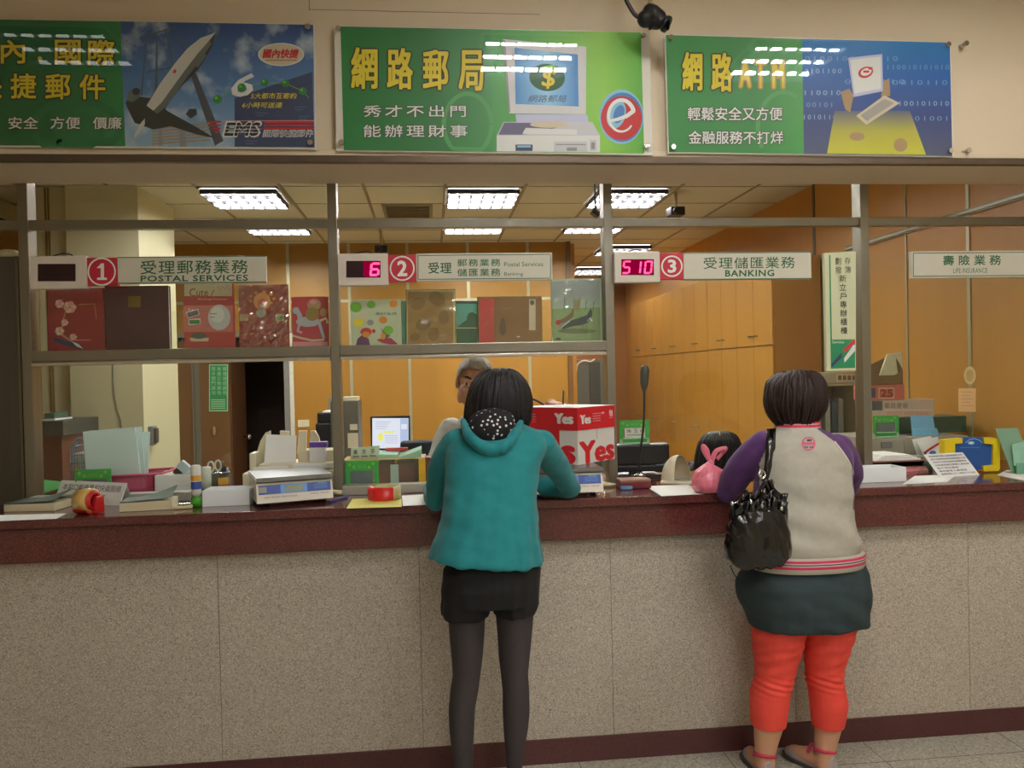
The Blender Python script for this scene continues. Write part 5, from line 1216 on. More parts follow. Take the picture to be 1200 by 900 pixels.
mA2 = lambda u, v: K2 + da*((LA+2*g)*(1-u)) + V((0, 0, zl+HL*(1-v)-zb)); mB2 = lambda u, v: K2 + db*((LB+2*g)*u) + V((0, 0, zl+HL*(1-v)-zb))
a = Art(mA2, nA, .0006); a.rect(0, 0, .17, 1, card_w, 1); a.rect(.06, .45, .10, .52, p_black, 2); a.text('Yes', .64, .26, .92, .70, card_w, 1, off=.05)
for k in range(4): a.rect(.24, .3+k*.11, .31, .33+k*.11, p_pink, 1)
a.done('print', t)
a = Art(mB2, nB, .0006); a.text('Yes', .08, .34, .33, .72, card_w, 1, off=.05); a.text('A4', .62, .26, .70, .36, card_w, 1, off=.03)
for k in range(4): a.rect(.39, .3+k*.11, .60, .33+k*.11, p_pink, 1)
a.text('包', .84, .2, .94, .48, card_w, 1, off=.03); a.rect(.84, .54, .94, .58, p_pink, 1); a.done('print', t)

# third window: customer display, name holder, microphone, pads, hood
t = thing('counter_monitor', V((X(750, 560, 3.70), 3.74, CT)), 'black monitor seen from behind, under the name holder of the third window', 'monitor')
b = MB(); boxpx(b, 722, 785, 520.5, 545, 3.68, .07, black_p, .01); b.done('housing', t)
b = MB(); boxpx(b, 722, 770, 545, 553, 3.69, .06, black_p, .008); b.done('lower_shell', t)
b = MB(); x0 = X(745, 560, 3.71); b.box(x0-.03, x0+.03, 3.70, 3.73, CT, Z(745, 550, 3.7), black_p, .005); b.box(X(724, 560, 3.68), X(775, 560, 3.68), 3.66, 3.80, CT, CT+.012, black_p, .004); b.done('stand', t)
holder(726, 493, 761.5, 520, 3.69, Z(750, 520.3, 3.68)+.0005, 'green name holder with a white card on top of the black monitor', '陳玉卿')
t = thing('gooseneck_microphone', V((X(750, 558, 3.55), 3.55, CT)), 'black gooseneck microphone standing behind the glass of the third window', 'microphone')
c = V((X(749.5, 562, 3.56), 3.56, CT))
b = MB(); b.lathe(c, [(.052, 0), (.05, .010), (.032, .026), (.012, .034)], M('mic_base', (60, 60, 60), .25, .6), 28); b.done('base', t)
b = MB(); b.lathe(c, [(.0535, .001), (.0535, .008), (.051, .011)], chrome, 28, cap=False); b.lathe(c, [(.034, .0255), (.02, .034), (.012, .038)], chrome, 24); b.done('chrome_ring', t)
pts = [c+V((0, 0, .03)), at(750.5, 530, 3.56), at(754, 500, 3.56), at(755, 475, 3.56), at(755, 455, 3.56)]
b = MB(); b.tube(pts, .0055, black_p, 10); b.done('neck', t)
b = MB(); b.limb([at(755, 458, 3.56), at(755, 450, 3.56), at(755.5, 436, 3.56), at(755.5, 432.5, 3.56)], [.008, .018, .021, .019], M('mic_grey', (52, 56, 58), .5), 16); b.done('head', t)
b = MB(); b.tube([c+V((.03, .02, .012)), c+V((.09, .03, .006)), c+V((.13, .0, .006)), c+V((.14, .07, .006))], .0045, black_p, 8); b.done('cord', t)
t = thing('ink_pad', base(745, 575), 'flat dark red ink pad with a tan lid beside the third post', 'ink pad')
q0, q1 = base(727.5, 574), base(763, 572); y0 = min(q0.y, q1.y)+.012
b = MB(); b.box(q0.x, q1.x, y0, y0+.08, CT+.0005, CT+.03, M('pad_dark_red', (104, 30, 40), .4), .004); b.done('case', t); b = MB(); b.box(q0.x, q1.x-.002, y0, y0+.08, CT+.03, CT+.040, M('pad_tan', (150, 110, 84), .5), .003); b.done('lid', t)
b = MB(); b.box(q0.x-.002, q0.x+.05, y0-.022, y0-.002, CT, CT+.016, M('eraser_blue', (84, 120, 150), .5), .005); one('eraser', b, 'small blue eraser in front of the dark red ink pad', 'eraser')
sheet('paper_form', [(775, 581.5), (833, 578.5), (806, 568), (757, 570)], 'white form lying on the counter in front of the pink bag')
t = thing('keypad_hood', V((X(797, 566, 3.46), 3.46, CT)), 'beige keypad privacy hood between the microphone and the pink bag', 'keypad')
c = V((X(797, 563, 3.45), 3.45, CT)); R = Matrix.Rotation(-.45, 3, 'Z')
b = MB(); b.box(c.x-.078, c.x+.082, c.y-.06, c.y+.06, CT, CT+.014, beige_p, .005, R=R); b.done('base', t)
b = MB(); nrm_ = R @ V((.86, -.46, .12))
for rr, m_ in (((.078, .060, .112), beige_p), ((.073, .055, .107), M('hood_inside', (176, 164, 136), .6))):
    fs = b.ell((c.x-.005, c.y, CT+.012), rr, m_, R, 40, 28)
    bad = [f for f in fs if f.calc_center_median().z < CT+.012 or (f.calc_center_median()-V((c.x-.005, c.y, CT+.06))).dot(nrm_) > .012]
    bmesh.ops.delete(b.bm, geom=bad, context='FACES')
b.done('hood', t)
b = MB(); b.box(c.x-.02, c.x+.05, c.y-.035, c.y+.035, CT+.014, CT+.022, M('keypad_grey', (150, 146, 130), .5), .003, R=R); b.done('keypad', t)
# pink knotted bag
t = thing('knotted_bag', base(838, 580), 'small pink plastic bag tied with a bow, standing on the counter', 'bag')
pinkb = M('pink_plastic_bag', (226, 120, 140), .4, var=.05, coat=.2)
c = base(838, 580)+V((0, .06, 0)); c.z = CT
b = MB(); b.loft([ring((c.x, c.y, CT+z), r_, r_*.8, 28) for z, r_ in ((.001, .04), (.006, .060), (.03, .074), (.06, .073), (.09, .058), (.105, .034), (.115, .016), (.124, .011))], pinkb)
me = remeshed(b, .004, 3); me.materials.append(pinkb)
displaced(me, lambda p, n: .004*noise.noise(V((math.atan2(p.y-c.y, p.x-c.x)*3.2, p.z*14, 1)))+.002*noise.noise(p*70)); link('pouch', me, t)
kz = V((c.x+.008, c.y, CT+.122))
for s_, w_ in ((-1, .02), (1, .028)):
    b = MB(); P = [kz, kz+V((s_*.02-.008*(s_ < 0), -.005, .045)), kz+V((s_*w_-.012*(s_ < 0)+.03*(s_ > 0), -.004, .068-.012*(s_ > 0))), kz+V((s_*.012+.05*(s_ > 0), .006, .048)), kz+V((.006*s_+.02*(s_ > 0), .004, .012))]
    P_, _ = smooth_path(P, .01, 6)
    tn = [(P_[min(i+1, len(P_)-1)]-P_[max(i-1, 0)]).normalized() for i in range(len(P_))]
    nn_ = [V((0, 1, 0)).cross(q).normalized() for q in tn]
    b.loft([[p+n_*.0085+V((0, -.004, 0)), p+n_*.0085+V((0, -.001, 0)), p-n_*.0085+V((0, .007, 0)), p-n_*.0085+V((0, .004, 0))] for p, n_ in zip(P_, nn_)], pinkb, True, True); b.done('bow_loop', t)
b = MB(); b.ell(kz, (.013, .012, .012), pinkb); b.done('knot', t)

# insurance window, right of the fourth post
t = thing('clear_tray', base(1032, 567), 'low milky tray holding white slips, beside the woman in the purple sleeved jacket', 'tray')
p0, p1 = base(1007.5, 566.5), base(1057, 563); y0 = p0.y+.006; zt = CT+.062
b = MB()
for q in ((p0.x, p1.x, y0, y0+.004), (p0.x, p1.x, y0+.11, y0+.114), (p0.x, p0.x+.004, y0+.004, y0+.11), (p1.x-.004, p1.x, y0+.004, y0+.11)): b.box(*q, CT, zt, milky, .0008)
b.box(p0.x+.004, p1.x-.004, y0+.004, y0+.11, CT, CT+.003, milky); b.done('body', t)
b = MB(); b.box(p0.x+.065, p1.x-.01, y0+.03, y0+.1, CT+.003, CT+.035, paper, .002); one('paper_slips', b, 'white slips inside the milky tray, beside the purple sleeve', 'paper')
t = thing('letter_tray', V((X(1060, 556, 3.66), 3.75, CT)), 'black letter tray on the counter behind the milky tray', 'tray')
x0, x1 = X(1022, 548, 3.62), X(1093, 548, 3.62); zt = Z(1058, 540, 3.62)
b = MB(); b.box(x0, x1, 3.62, 3.84, CT, CT+.004, black_p); b.box(x0, x1, 3.838, 3.842, CT, zt, black_p); b.box(x0, x0+.004, 3.62, 3.84, CT, zt, black_p); b.box(x1-.004, x1, 3.62, 3.84, CT, zt, black_p); b.box(x0, x1, 3.62, 3.84, zt-.004, zt, black_p, .001); b.done('body', t)
b = MB(); b.box(x0, x1+.003, 3.612, 3.622, zt-.004, zt+.003, M('tray_lip', (150, 100, 84), .5), .002); b.done('lip', t)
rnd = random.Random(5)
for k in range(4):
    b = MB(); zz = zt+.0005+k*.0068; rot = Matrix.Rotation((rnd.random()-.5)*.22, 3, 'Z'); xa = x0+.02+.012*k; xb = x1-.05-.02*k
    b.box(xa, xb, 3.635, 3.82, zz, zz+.006, paper, .001, R=rot); one('paper_bundle', b, 'white paper bundle on the black letter tray, ' + ('lowest of the pile', 'second from the bottom of the pile', 'third from the bottom of the pile', 'topmost of the pile')[k], 'paper', 'papers on the letter tray')
sheet('pink_booklet', [(1048, 557), (1088, 554), (1084, 548), (1052, 550)], 'dull pink booklet in front of the black letter tray', M('pink_cover', (178, 104, 104), .5), .012, category='book')
sheet('paper_sheet', [(1058, 567.5), (1110, 565), (1122, 556), (1072, 558)], 'white sheet in front of the leaning text plate')
sheet('paper_sheet', [(1168, 557), (1215, 566), (1215, 552), (1180, 551)], 'pale sheet at the far end of the counter, by the clear leaflet stand')
# leaning plate with small text
t = thing('counter_notice', base(1118, 557), 'white leaning plate covered with small black text, in front of the blue and yellow board', 'sign')
BL, BR = base(1102, 559.5), base(1148, 556.5); UPv = V((-.045, .05, .098))
mp = quad_map(BL, BR, BL+UPv, BR+UPv); nn = (BR-BL).cross(UPv).normalized()
b = MB(); b.prism([BL, BR, BR+UPv, BL+UPv], -nn*.003, M('notice_white')); b.done('plate', t)
b = MB(); b.prism([BL+UPv*.8-nn*.003, BR+UPv*.8-nn*.003, BR+V((-.045, .11, 0)), BL+V((-.045, .11, 0))], -nn*.002, clear_p); b.done('prop', t)
a = Art(mp, nn); rnd = random.Random(2)
lines = ('保險業務招攬人員登錄證明文件', '請於投保前詳閱保單條款內容', '本局不代收現金請至櫃檯辦理', '如有疑問請洽服務人員查詢', '客戶申訴專線', '郵政簡易人壽保險', '服務時間上午八時至下午五時')
for k, tx in enumerate(lines): a.text(tx, .08, .07+k*.128, (.95, .97, .93, .95, .62, .78, .94)[k], .145+k*.128, p_black, 1, off=.012)
a.done('lettering', t)
# blue and yellow board
t = thing('document_board', V((X(1140, 552, 3.42), 3.44, CT)), 'blue board with a yellow frame standing on the insurance counter', 'board')
YD = 3.42; yel = M('yellow_plastic', (224, 196, 30), .35, var=.03, coat=.2); blu = M('blue_plastic', (36, 84, 150), .4, var=.05)
b = MB(); b.prism([V((X(px, py, YD+.012), YD+.012, max(CT, Z(px, py, YD+.012)))) for px, py in ((1120, 519), (1129, 512.5), (1153, 512.5), (1156, 519), (1164, 520), (1164, 549), (1120, 552))], (0, .02, 0), blu); b.done('panel', t)
for pts in ([(1107, 516), (1111, 515), (1128, 513.4), (1128, 519.6), (1119.5, 520), (1119.5, 553), (1107, 554)], [(1153, 513), (1168, 513.4), (1172, 516), (1172, 549), (1170, 552), (1153, 552.4), (1152, 546), (1164, 545), (1164, 521), (1154, 520)]):
    b = MB(); b.prism([V((X(px, py, YD), YD, max(CT, Z(px, py, YD)))) for px, py in pts], (0, .04, 0), yel); b.done('frame', t)
a = px_art(YD+.0115, .0006); a.band([(1131, 519), (1136, 515), (1142, 514), (1148, 516), (1151, 519)], .8, p_cyan, 1); a.oval(1138, 519, 4, 2, p_cyan, 1); a.oval(1138, 519, 2, 1.2, p_white, 2); a.rect(1125, 524, 1148, 525, p_blue, 1); a.done('mark', t)
# clear leaflet stand
t = thing('leaflet_stand', base(1195, 555), 'clear slanted leaflet stand with a green base at the far end of the counter', 'stand')
B0, B1 = V(base(1186, 555)), V(base(1186, 555))+V((.11, 0, 0)); UPs = V((-.04, .05, .20))
tealp = M_glass('teal_acrylic', (.78, .92, .86), 1.45, .55, (150, 200, 180))
b = MB(); b.prism([B0, B1, B1+UPs, B0+UPs], (0, .004, 0), tealp); b.done('back_plate', t)
b = MB(); b.box(B0.x, B1.x, B0.y-.03, B0.y-.026, CT, CT+.05, tealp); b.box(B0.x, B1.x, B0.y-.03, B0.y+.05, CT, CT+.003, tealp); b.done('pocket', t)
b = MB(); b.box(B0.x+.006, B1.x-.004, B0.y-.025, B0.y-.004, CT+.0035, CT+.036, M('leaflet_green'), .001); b.prism([B0+V((.008, -.004, .036)), B1+V((0, -.004, .036)), B1+V((-.02, .01, .15)), B0+V((.01, .01, .13))], (0, .003, 0), M('mint_page')); one('leaflet', b, 'pale and green leaflets in the clear slanted stand', 'leaflet')
# cabinet with boxes behind the insurance window
t = thing('drawer_cabinet', V((X(1085, 560, 4.0), 4.1, .78)), 'grey drawer cabinet on the staff desk behind the insurance window', 'cabinet')
cx0, cx1 = X(1018, 520, 4.0), X(1135, 520, 4.0); zc1 = Z(1085, 512, 4.0)
b = MB(); b.box(cx0, cx1, 4.0, 4.42, .7805, zc1, M('cabinet_pale', (158, 154, 136), .5, var=.03), .004); b.done('body', t)
for k in range(3):
    b = MB(); b.box(cx0+.01+(cx1-cx0-.02)*k/3+.004, cx0+.01+(cx1-cx0-.02)*(k+1)/3-.004, 3.994, 4.0, zc1-.14, zc1-.012, M('cabinet_pale'), .002); d_ = b.done('drawer', t)
    b = MB(); xm = cx0+(cx1-cx0)*(k+.5)/3; b.box(xm-.03, xm+.03, 3.986, 3.995, zc1-.05, zc1-.02, grey_p, .003); b.done('handle', d_)
b = MB(); gx0, gx1 = X(1046, 497, 4.2), X(1133, 497, 4.2); zg = Z(1090, 488.5, 4.2)
b.box(gx0, gx1, 4.2, 4.40, zc1+.0005, zg, M('dark_green_box', (28, 66, 48), .45, var=.05), .005); one('file_box', b, 'long dark green file box on the grey drawer cabinet', 'box')
t = thing('long_box', V((X(1057, 480, 4.27), 4.3, zg)), 'long white box with grey lettering on the dark green file box', 'box')
b = MB(); boxpx(b, 1019, 1095, 468.5, 488, 4.24, .14, M('box_pinkish', (196, 172, 152), .6, var=.03), .003, zb=zg+.0005); b.done('body', t)
a = px_art(4.2395, .0006); a.rect(1022, 470, 1034, 481, p_mask, 1)
for k, ch in enumerate('郵政便箱'): a.text(ch, 1037+k*7, 472, 1042.5+k*7, 478.5, p_mask, 1)
a.rect(1036, 480, 1092, 481, p_beige, 1); a.text('POST EXPRESS', 1040, 482.5, 1088, 486, M('print_rose', (206, 116, 110)), 1); a.done('print', t)
t = thing('carton', V((X(1038, 468, 4.28), 4.3, Z(1050, 468.5, 4.24))), 'small pink carton marked 25 under the cardboard paper box', 'carton')
z1 = Z(1057, 468.5, 4.24)+.0005
b = MB(); boxpx(b, 1012, 1060, 451, 468.5, 4.26, .11, M('box_salmon', (206, 112, 96), .6, var=.03), .003, zb=z1); b.done('body', t)
a = px_art(4.2595, .0006); a.rect(1029.5, 454.6, 1048, 467, p_beige, 1); a.rect(1030.5, 455.6, 1047, 466, M('box_salmon'), 2); a.text('25', 1032, 456.6, 1046, 465, M('print_maroon', (140, 44, 44), .5, var=0), 3, off=.06); a.rect(1019, 455, 1026, 466, p_navy, 1); a.done('print', t)
t = thing('paper_holder', V((X(1040, 450, 4.28), 4.3, z1)), 'open brown cardboard holder with cream papers, on the pink carton', 'holder')
z2 = Z(1038, 451, 4.26)+.0005
tan = M('cardboard', (132, 106, 66), .7, var=.06)
b = MB(); zl_ = Z(1030, 440, 4.27)
b.prism([(X(1012, 450, 4.27), 4.27, z2), (X(1058, 450, 4.27), 4.27, z2), (X(1058, 440, 4.27), 4.27, Z(1057, 433, 4.27)), (X(1049, 440, 4.27), 4.27, zl_), (X(1012, 440, 4.27), 4.27, zl_)], (0, .003, 0), tan)
b.prism([(X(1058, 450, 4.27)-.003, 4.27, z2), (X(1058, 450, 4.27)-.003, 4.36, z2), (X(1058, 450, 4.27)-.003, 4.36, Z(1057, 412, 4.3)), (X(1058, 450, 4.27)-.003, 4.27, Z(1057, 432, 4.3))], (.003, 0, 0), tan)
b.prism([(X(1012, 450, 4.27), 4.36, z2), (X(1058, 450, 4.27), 4.36, z2), (X(1058, 450, 4.27), 4.36, Z(1057, 414, 4.33)), (X(1012, 450, 4.27), 4.36, Z(1030, 436, 4.33))], (0, .003, 0), tan)
b.box(X(1012, 450, 4.27), X(1058, 450, 4.27), 4.27, 4.363, z2, z2+.002, tan); b.done('box', t)
b = MB(); b.prism([at(1031, 440.5, 4.30), at(1049, 440.5, 4.30), at(1058, 432, 4.32), at(1057, 412.5, 4.33), at(1040, 415, 4.33)], (0, .012, 0), M('cream_paper', (208, 206, 166), .7)); b.done('paper', t)
holder(1023, 487.5, 1053.5, 511, 4.03, zc1+.0005, 'green name holder on the grey drawer cabinet beside the fourth post')
t = thing('brochure_stand', V((X(1085, 512, 4.05), 4.06, zc1)), 'light blue brochures in a stand on the grey drawer cabinet', 'brochure')
lb = M('brochure_blue', (120, 184, 222), .45, var=.05)
for (pts, dy) in (([(1070, 512), (1097, 512), (1093, 487), (1068, 487.5)], 4.09), ([(1071, 513), (1101, 513), (1098, 502), (1072, 502.5)], 4.05)):
    b = MB(); q = [at(*p, dy) for p in pts]; q[0].z = q[1].z = zc1+.0008; b.prism(q, (0, .01, 0), lb); b.done('brochure', t)
b = MB(); q = at(1085, 512, 4.04); b.box(X(1070, 512, 4.04), X(1101, 512, 4.04), 4.035, 4.12, zc1+.0002, zc1+.0032, clear_p); b.done('foot', t)
for k, pts in enumerate(([(1075, 533), (1100, 533), (1091, 511), (1069, 515)], [(1079, 533), (1104, 533), (1099, 512), (1074, 517)], [(1082, 533.5), (1107, 533), (1105, 516), (1076, 521)])):
    b = MB(); Yb_ = 3.90-.02*k; q = [at(*p, Yb_) for p in pts]; b.prism(q, (0, .004, 0), paper); o = None
    t = thing('folded_leaflet', q[0], 'white fanned leaflet before the light blue brochures, ' + ('rearmost of three', 'middle of three', 'front one with red print')[k], 'leaflet', 'fanned leaflets')
    b.done('sheet', t)
    if k == 2:
        a = px_art(Yb_-.0006, .0006); a.band([(1083, 531), (1090, 526), (1103, 518)], 2.6, p_red, 1); a.oval(1093, 530.5, 4, 2.4, p_blue, 1); a.oval(1084, 531.5, 1.6, 1.6, p_navy, 2); a.done('print', t)
b = MB(); b.box(X(1072, 533, 3.86), X(1110, 533, 3.86), 3.852, 3.92, .7805, Z(1090, 533.2, 3.88), M('cabinet_pale'), .003); one('leaflet_box', b, 'pale box carrying the fanned leaflets behind the letter tray', 'box')
# document rack behind the woman in the purple sleeved jacket
t = thing('document_rack', V((X(985, 520, 4.6), 4.7, 0)), 'cream rack with a slotted top tray and upright files, behind the fourth post', 'rack')
rx0, rx1 = X(957, 480, 4.6), X(1008, 480, 4.6); rz = Z(980, 450, 4.6)
crm = M('rack_cream', (170, 158, 120), .5, var=.05)
b = MB(); b.box(rx0, rx1, 4.6, 4.9, rz-.012, rz, crm, .002); b.done('shelf', t); b = MB(); b.box(rx0+.01, rx1, 4.6, 4.9, .7805, .80, crm, .002); b.done('shelf', t)
for x in (rx0+.02, rx1-.02):
    b = MB(); b.box(x-.008, x+.008, 4.6, 4.9, 0, rz-.012, crm); b.done('upright', t)
b = MB(); b.box(rx0+.02, rx1-.02, 4.895, 4.9, .80, rz-.012, M('rack_back', (120, 96, 62), .6)); b.done('back', t)
b = MB(); z_ = Z(980, 436, 4.62); b.box(rx0-.004, rx1+.004, 4.62, 4.9, rz+.0005, z_, M('tray_cream', (176, 170, 140), .5, var=.05), .006); 
t2 = thing('slot_tray', V((X(985, 450, 4.62), 4.75, rz)), 'cream slotted tray lying on top of the document rack', 'tray'); b.done('body', t2)
a = px_art(4.619, .0006); a.rect(980, 438.5, 1006, 447.5, p_beige, 1)
for k in range(4): a.rect(982+k*5.6, 440, 986+k*5.6, 445.4, M('slot_brown', (112, 92, 62), .6), 2)
a.done('slot', t2)
for k, (pts, col, nm) in enumerate((([(968, 522), (975, 522), (972, 466), (967, 458)], (176, 178, 160), 'pale, first from the woman'), ([(975, 522), (979, 522), (980, 472), (975, 470)], (70, 96, 110), 'dark blue, thin'), ([(979, 522), (990, 522), (988, 468), (983, 466)], (160, 164, 158), 'grey, in the middle'), ([(991, 522), (1003, 522), (1003, 455), (998, 464)], (180, 186, 186), 'white and wide, beside the post'))):
    b = MB(); q = [at(*p, 4.64+.02*k) for p in pts]; q[0].z = q[1].z = .8005; b.prism(q, (0, .15, 0), M('file_%d' % k, col, .5, var=.08)); one('file_folder', b, 'upright file in the document rack, ' + nm, 'file', 'files in the document rack')
# stickers on the glass
YGl = YG+.0295
b = Art(lambda a_, b_: at(a_, b_, YGl), (0, -1, 0)); b.oval(1136.5, 440, 7, 10.5, M('sticker_cream', (190, 170, 120), .5), 1); b.oval(1136.5, 440, 4.6, 7, M('sticker_tan', (172, 146, 92), .5), 2); o = b.done('round_sticker', label='round cream sticker on the glass of the insurance window', category='sticker')
b = px_art(YGl); b.rect(1123, 455, 1143.5, 482.5, M('sticker_peach', (204, 164, 112), .6), 1)
for k in range(5): b.rect(1126, 459+k*4, 1140-(k % 2)*3, 460+k*4, p_tan, 2)
o = b.done('paper_notice', label='peach paper notice on the glass below the round sticker', category='notice')

# built-in cupboards along the amber side wall
XC = 2.60; d_w = .73; y0c = 5.92
zc_t = 2.43; zc_s = 1.745
def cupboard(y, label):
    t = thing('cupboard', V(((XC+XR)/2, y+d_w/2, 0)), label, 'cupboard', 'cupboards along the side wall')
    am = M('cupboard_amber', (172, 122, 44), .38, var=.05, vs=5, stretch=(1, 1, .12))
    b = MB(); b.box(XC+.02, XR-.021, y, y+d_w-.001, 0, zc_t, am); b.done('carcass', t)
    for z0, z1, hz in ((0.08, zc_s-.006, None), (zc_s+.006, zc_t-.01, zc_s+.08)):
        for k in range(2):
            b = MB(); ya = y+.004+k*d_w/2; b.box(XC, XC+.019, ya, ya+d_w/2-.006, z0, z1, am, .002); d_ = b.done('door', t)
            yh = y+d_w/2+(.05 if k else -.05); zh = hz or 1.0
            b = MB(); b.tube([(XC, yh-.03, zh), (XC-.02, yh-.02, zh+.005), (XC-.02, yh+.02, zh+.005), (XC, yh+.03, zh)], .005, M('dark_metal_batten'), 6); b.done('handle', d_)
    return t
c0 = cupboard(y0c, 'amber cupboard nearest the counter, first of the row along the side wall')
for k, nm in enumerate(('second', 'third', 'fourth', 'fifth', 'sixth')): dup(c0, (0, d_w*(k+1), 0), 'amber cupboard, ' + nm + ' from the counter in the row along the side wall')
# grey wardrobe-like locker in the recess beside the third post
t = thing('steel_locker', V((X(688, 470, 9.6), 9.7, 0)), 'grey steel locker in the recess, right of the orange wall and above the carton', 'locker')
b = MB(); boxpx(b, 674, 712, 420, 500, 9.5, .4, M('locker_grey', (104, 106, 94), .5, .3, var=.06), .006, zb=0, zt=Z(690, 421, 9.5)); b.done('body', t)
b = MB(); boxpx(b, 691.5, 704, 424, 500, 9.485, .014, M('locker_dark', (74, 76, 68), .5, .3), .002, zb=.1); b.done('door', t)
b = MB(); boxpx(b, 676, 690, 424, 500, 9.485, .014, M('locker_grey'), .002, zb=.1); b.done('door', t)
b = MB(); b.tube([at(675, 436, 9.46), at(677, 427, 9.46), at(684, 423, 9.46), at(692, 424, 9.46), at(697, 421, 9.46)], .012, M('peach_hose', (200, 176, 150), .5), 8); one('hose', b, 'pale hose looped over the grey steel locker', 'hose')
# ================================================================ people
skin = M('skin', (206, 156, 124), .55, var=.03, spec=.3); skin_d = M('skin_tanned', (206, 158, 128), .55, var=.05, spec=.3)
lip_m = M('lip', (176, 98, 88), .45, var=.03); eye_w = M('eye_white', (226, 222, 214), .25, var=0); iris = M('iris_dark', (40, 26, 20), .2, var=0)
def M_hair(name, col, col2, rough=.52):
    if name in _mats: return _mats[name]
    m = M(name, col, rough, var=0, spec=.3); nt = m.node_tree; b = nt.nodes['Principled BSDF']; L = nt.links
    g = nt.nodes.new('ShaderNodeNewGeometry'); mp = nt.nodes.new('ShaderNodeMapping'); mp.inputs['Scale'].default_value = (240, 240, 9); L.new(g.outputs['Position'], mp.inputs[0])
    n = nt.nodes.new('ShaderNodeTexNoise'); n.inputs['Scale'].default_value = 1; n.inputs['Detail'].default_value = 3; L.new(mp.outputs[0], n.inputs['Vector'])
    mx = nt.nodes.new('ShaderNodeMix'); mx.data_type = 'RGBA'; mx.inputs['A'].default_value = lin(col); mx.inputs['B'].default_value = lin(col2)
    L.new(n.outputs['Fac'], mx.inputs['Factor']); L.new(mx.outputs['Result'], b.inputs['Base Color'])
    bp = nt.nodes.new('ShaderNodeBump'); bp.inputs['Strength'].default_value = .55; bp.inputs['Distance'].default_value = .002; L.new(n.outputs['Fac'], bp.inputs['Height']); L.new(bp.outputs[0], b.inputs['Normal'])
    return m
hair_b = M_hair('hair_black', (16, 14, 15), (40, 36, 38)); hair_br = M_hair('hair_dark_brown', (26, 17, 16), (54, 36, 33)); hair_g = M_hair('hair_grey', (150, 148, 138), (206, 204, 194), .5)

def rows_rings(rows, Yc, n=44, p=2.2, tilt=0.):
    out = []
    for r in rows:
        y, l, rr, ry = r[:4]; Y = r[4] if len(r) > 4 else Yc
        a, c = at(l, y, Y), at(rr, y, Y); cx = (a.x+c.x)/2
        zb = (at(l, y, Y-.8*ry).z+at(rr, y, Y-.8*ry).z)/2
        rg = ring((cx, Y, zb), (c.x-a.x)/2, ry, n, p)
        out.append(rg)
    return out
def head_into(b, c, R, m, s=1.0):
    L = lambda x, y, z: V(c) + R @ (V((x, y, z))*s)
    e = lambda q, r: b.ell(L(*q), tuple(v*s for v in r), m, R)
    e((0, -.010, .030), (.073, .092, .086)); e((0, .020, -.028), (.060, .066, .082)); e((0, .040, -.082), (.036, .038, .030))
    for x in (-1, 1):
        e((x*.031, .0765, .0215), (.017, .011, .0065)); e((x*.031, .0755, .0025), (.016, .010, .0055))
        e((x*.075, -.008, -.006), (.010, .020, .031)); e((x*.036, .052, -.022), (.024, .026, .026)); e((x*.050, .010, -.062), (.018, .040, .036))
        b.limb([L(x*.012, .088, .030), L(x*.030, .086, .036), L(x*.050, .068, .030)], [.0075*s, .008*s, .006*s], m, 8, 3); e((x*.011, .096, -.030), (.009, .010, .008))
    b.limb([L(0, .086, .022), L(0, .098, -.006), L(0, .106, -.026)], [.009*s, .011*s, .012*s], m, 10, 3)
    e((0, .086, -.050), (.025, .012, .0065)); e((0, .085, -.061), (.020, .012, .0075))
    return L
def face_parts(t, L, R, s=1.0):
    for x in (-1, 1):
        b = MB(); b.ell(L(x*.031, .0735, .012), (.0125*s, .0115*s, .0075*s), eye_w, R, 14, 10); o = b.done('eye', t)
        b = MB(); b.ell(L(x*.031, .0822, .012), (.0056*s, .0040*s, .0056*s), iris, R, 12, 8); b.done('iris', o)
        b = MB(); b.limb([L(x*.014, .097, .040), L(x*.032, .096, .046), L(x*.052, .076, .038)], [.003*s, .0045*s, .002*s], iris, 8, 3); b.done('eyebrow', t)
    b = MB(); b.ell(L(0, .0925, -.0505), (.020*s, .0075*s, .0048*s), lip_m, R); b.ell(L(0, .091, -.060), (.017*s, .0075*s, .006*s), lip_m, R); b.done('lips', t)
def hand_into(b, w, d, pn, side, m, curl=(.5, .6, .5), s=1.0, spread=.012):
    """palm, four fingers and a thumb; w wrist, d finger direction, pn palm-facing normal, side +1/-1 puts the thumb"""
    w, d, pn = V(w), V(d).normalized(), V(pn); pn = (pn-d*pn.dot(d)).normalized(); lat = d.cross(pn).normalized()*side
    def rg(u, hw, ht): return [w+d*u*s + lat*hw*s*cos(2*pi*k/14) - pn*ht*s*sin(2*pi*k/14) for k in range(14)]
    b.loft([rg(-.01, .022, .017), rg(.01, .026, .016), rg(.04, .037, .015), rg(.07, .040, .013), rg(.085, .036, .010)], m)
    for off, ln, r_ in ((.029, .072, .0086), (.0095, .080, .0088), (-.0105, .075, .0084), (-.029, .058, .0076)):
        p = w+d*.078*s+lat*off*s; dd = (d+lat*off*spread*30).normalized(); P = [p-dd*.02*s, p]; a_ = 0
        for q, c in zip((.45, .31, .24), curl):
            a_ += c; v = dd*cos(a_)+pn*sin(a_); P.append(P[-1]+v*ln*q*s)
        b.limb(P, [r_*1.05*s, r_*s, r_*.95*s, r_*.85*s, r_*.72*s], m, 10, 3)
    p = w+d*.018*s+lat*.022*s
    P = [p, p+(d*.5+lat*.75+pn*.35).normalized()*.038*s, p+(d*.5+lat*.75+pn*.35).normalized()*.038*s+(d*.85+lat*.25+pn*.45).normalized()*.032*s, p+(d*.5+lat*.75+pn*.35).normalized()*.038*s+(d*.85+lat*.25+pn*.45).normalized()*.032*s+(d*.9-lat*.05+pn*.5).normalized()*.026*s]
    b.limb(P, [.014*s, .0115*s, .0098*s, .0078*s], m, 10, 3)
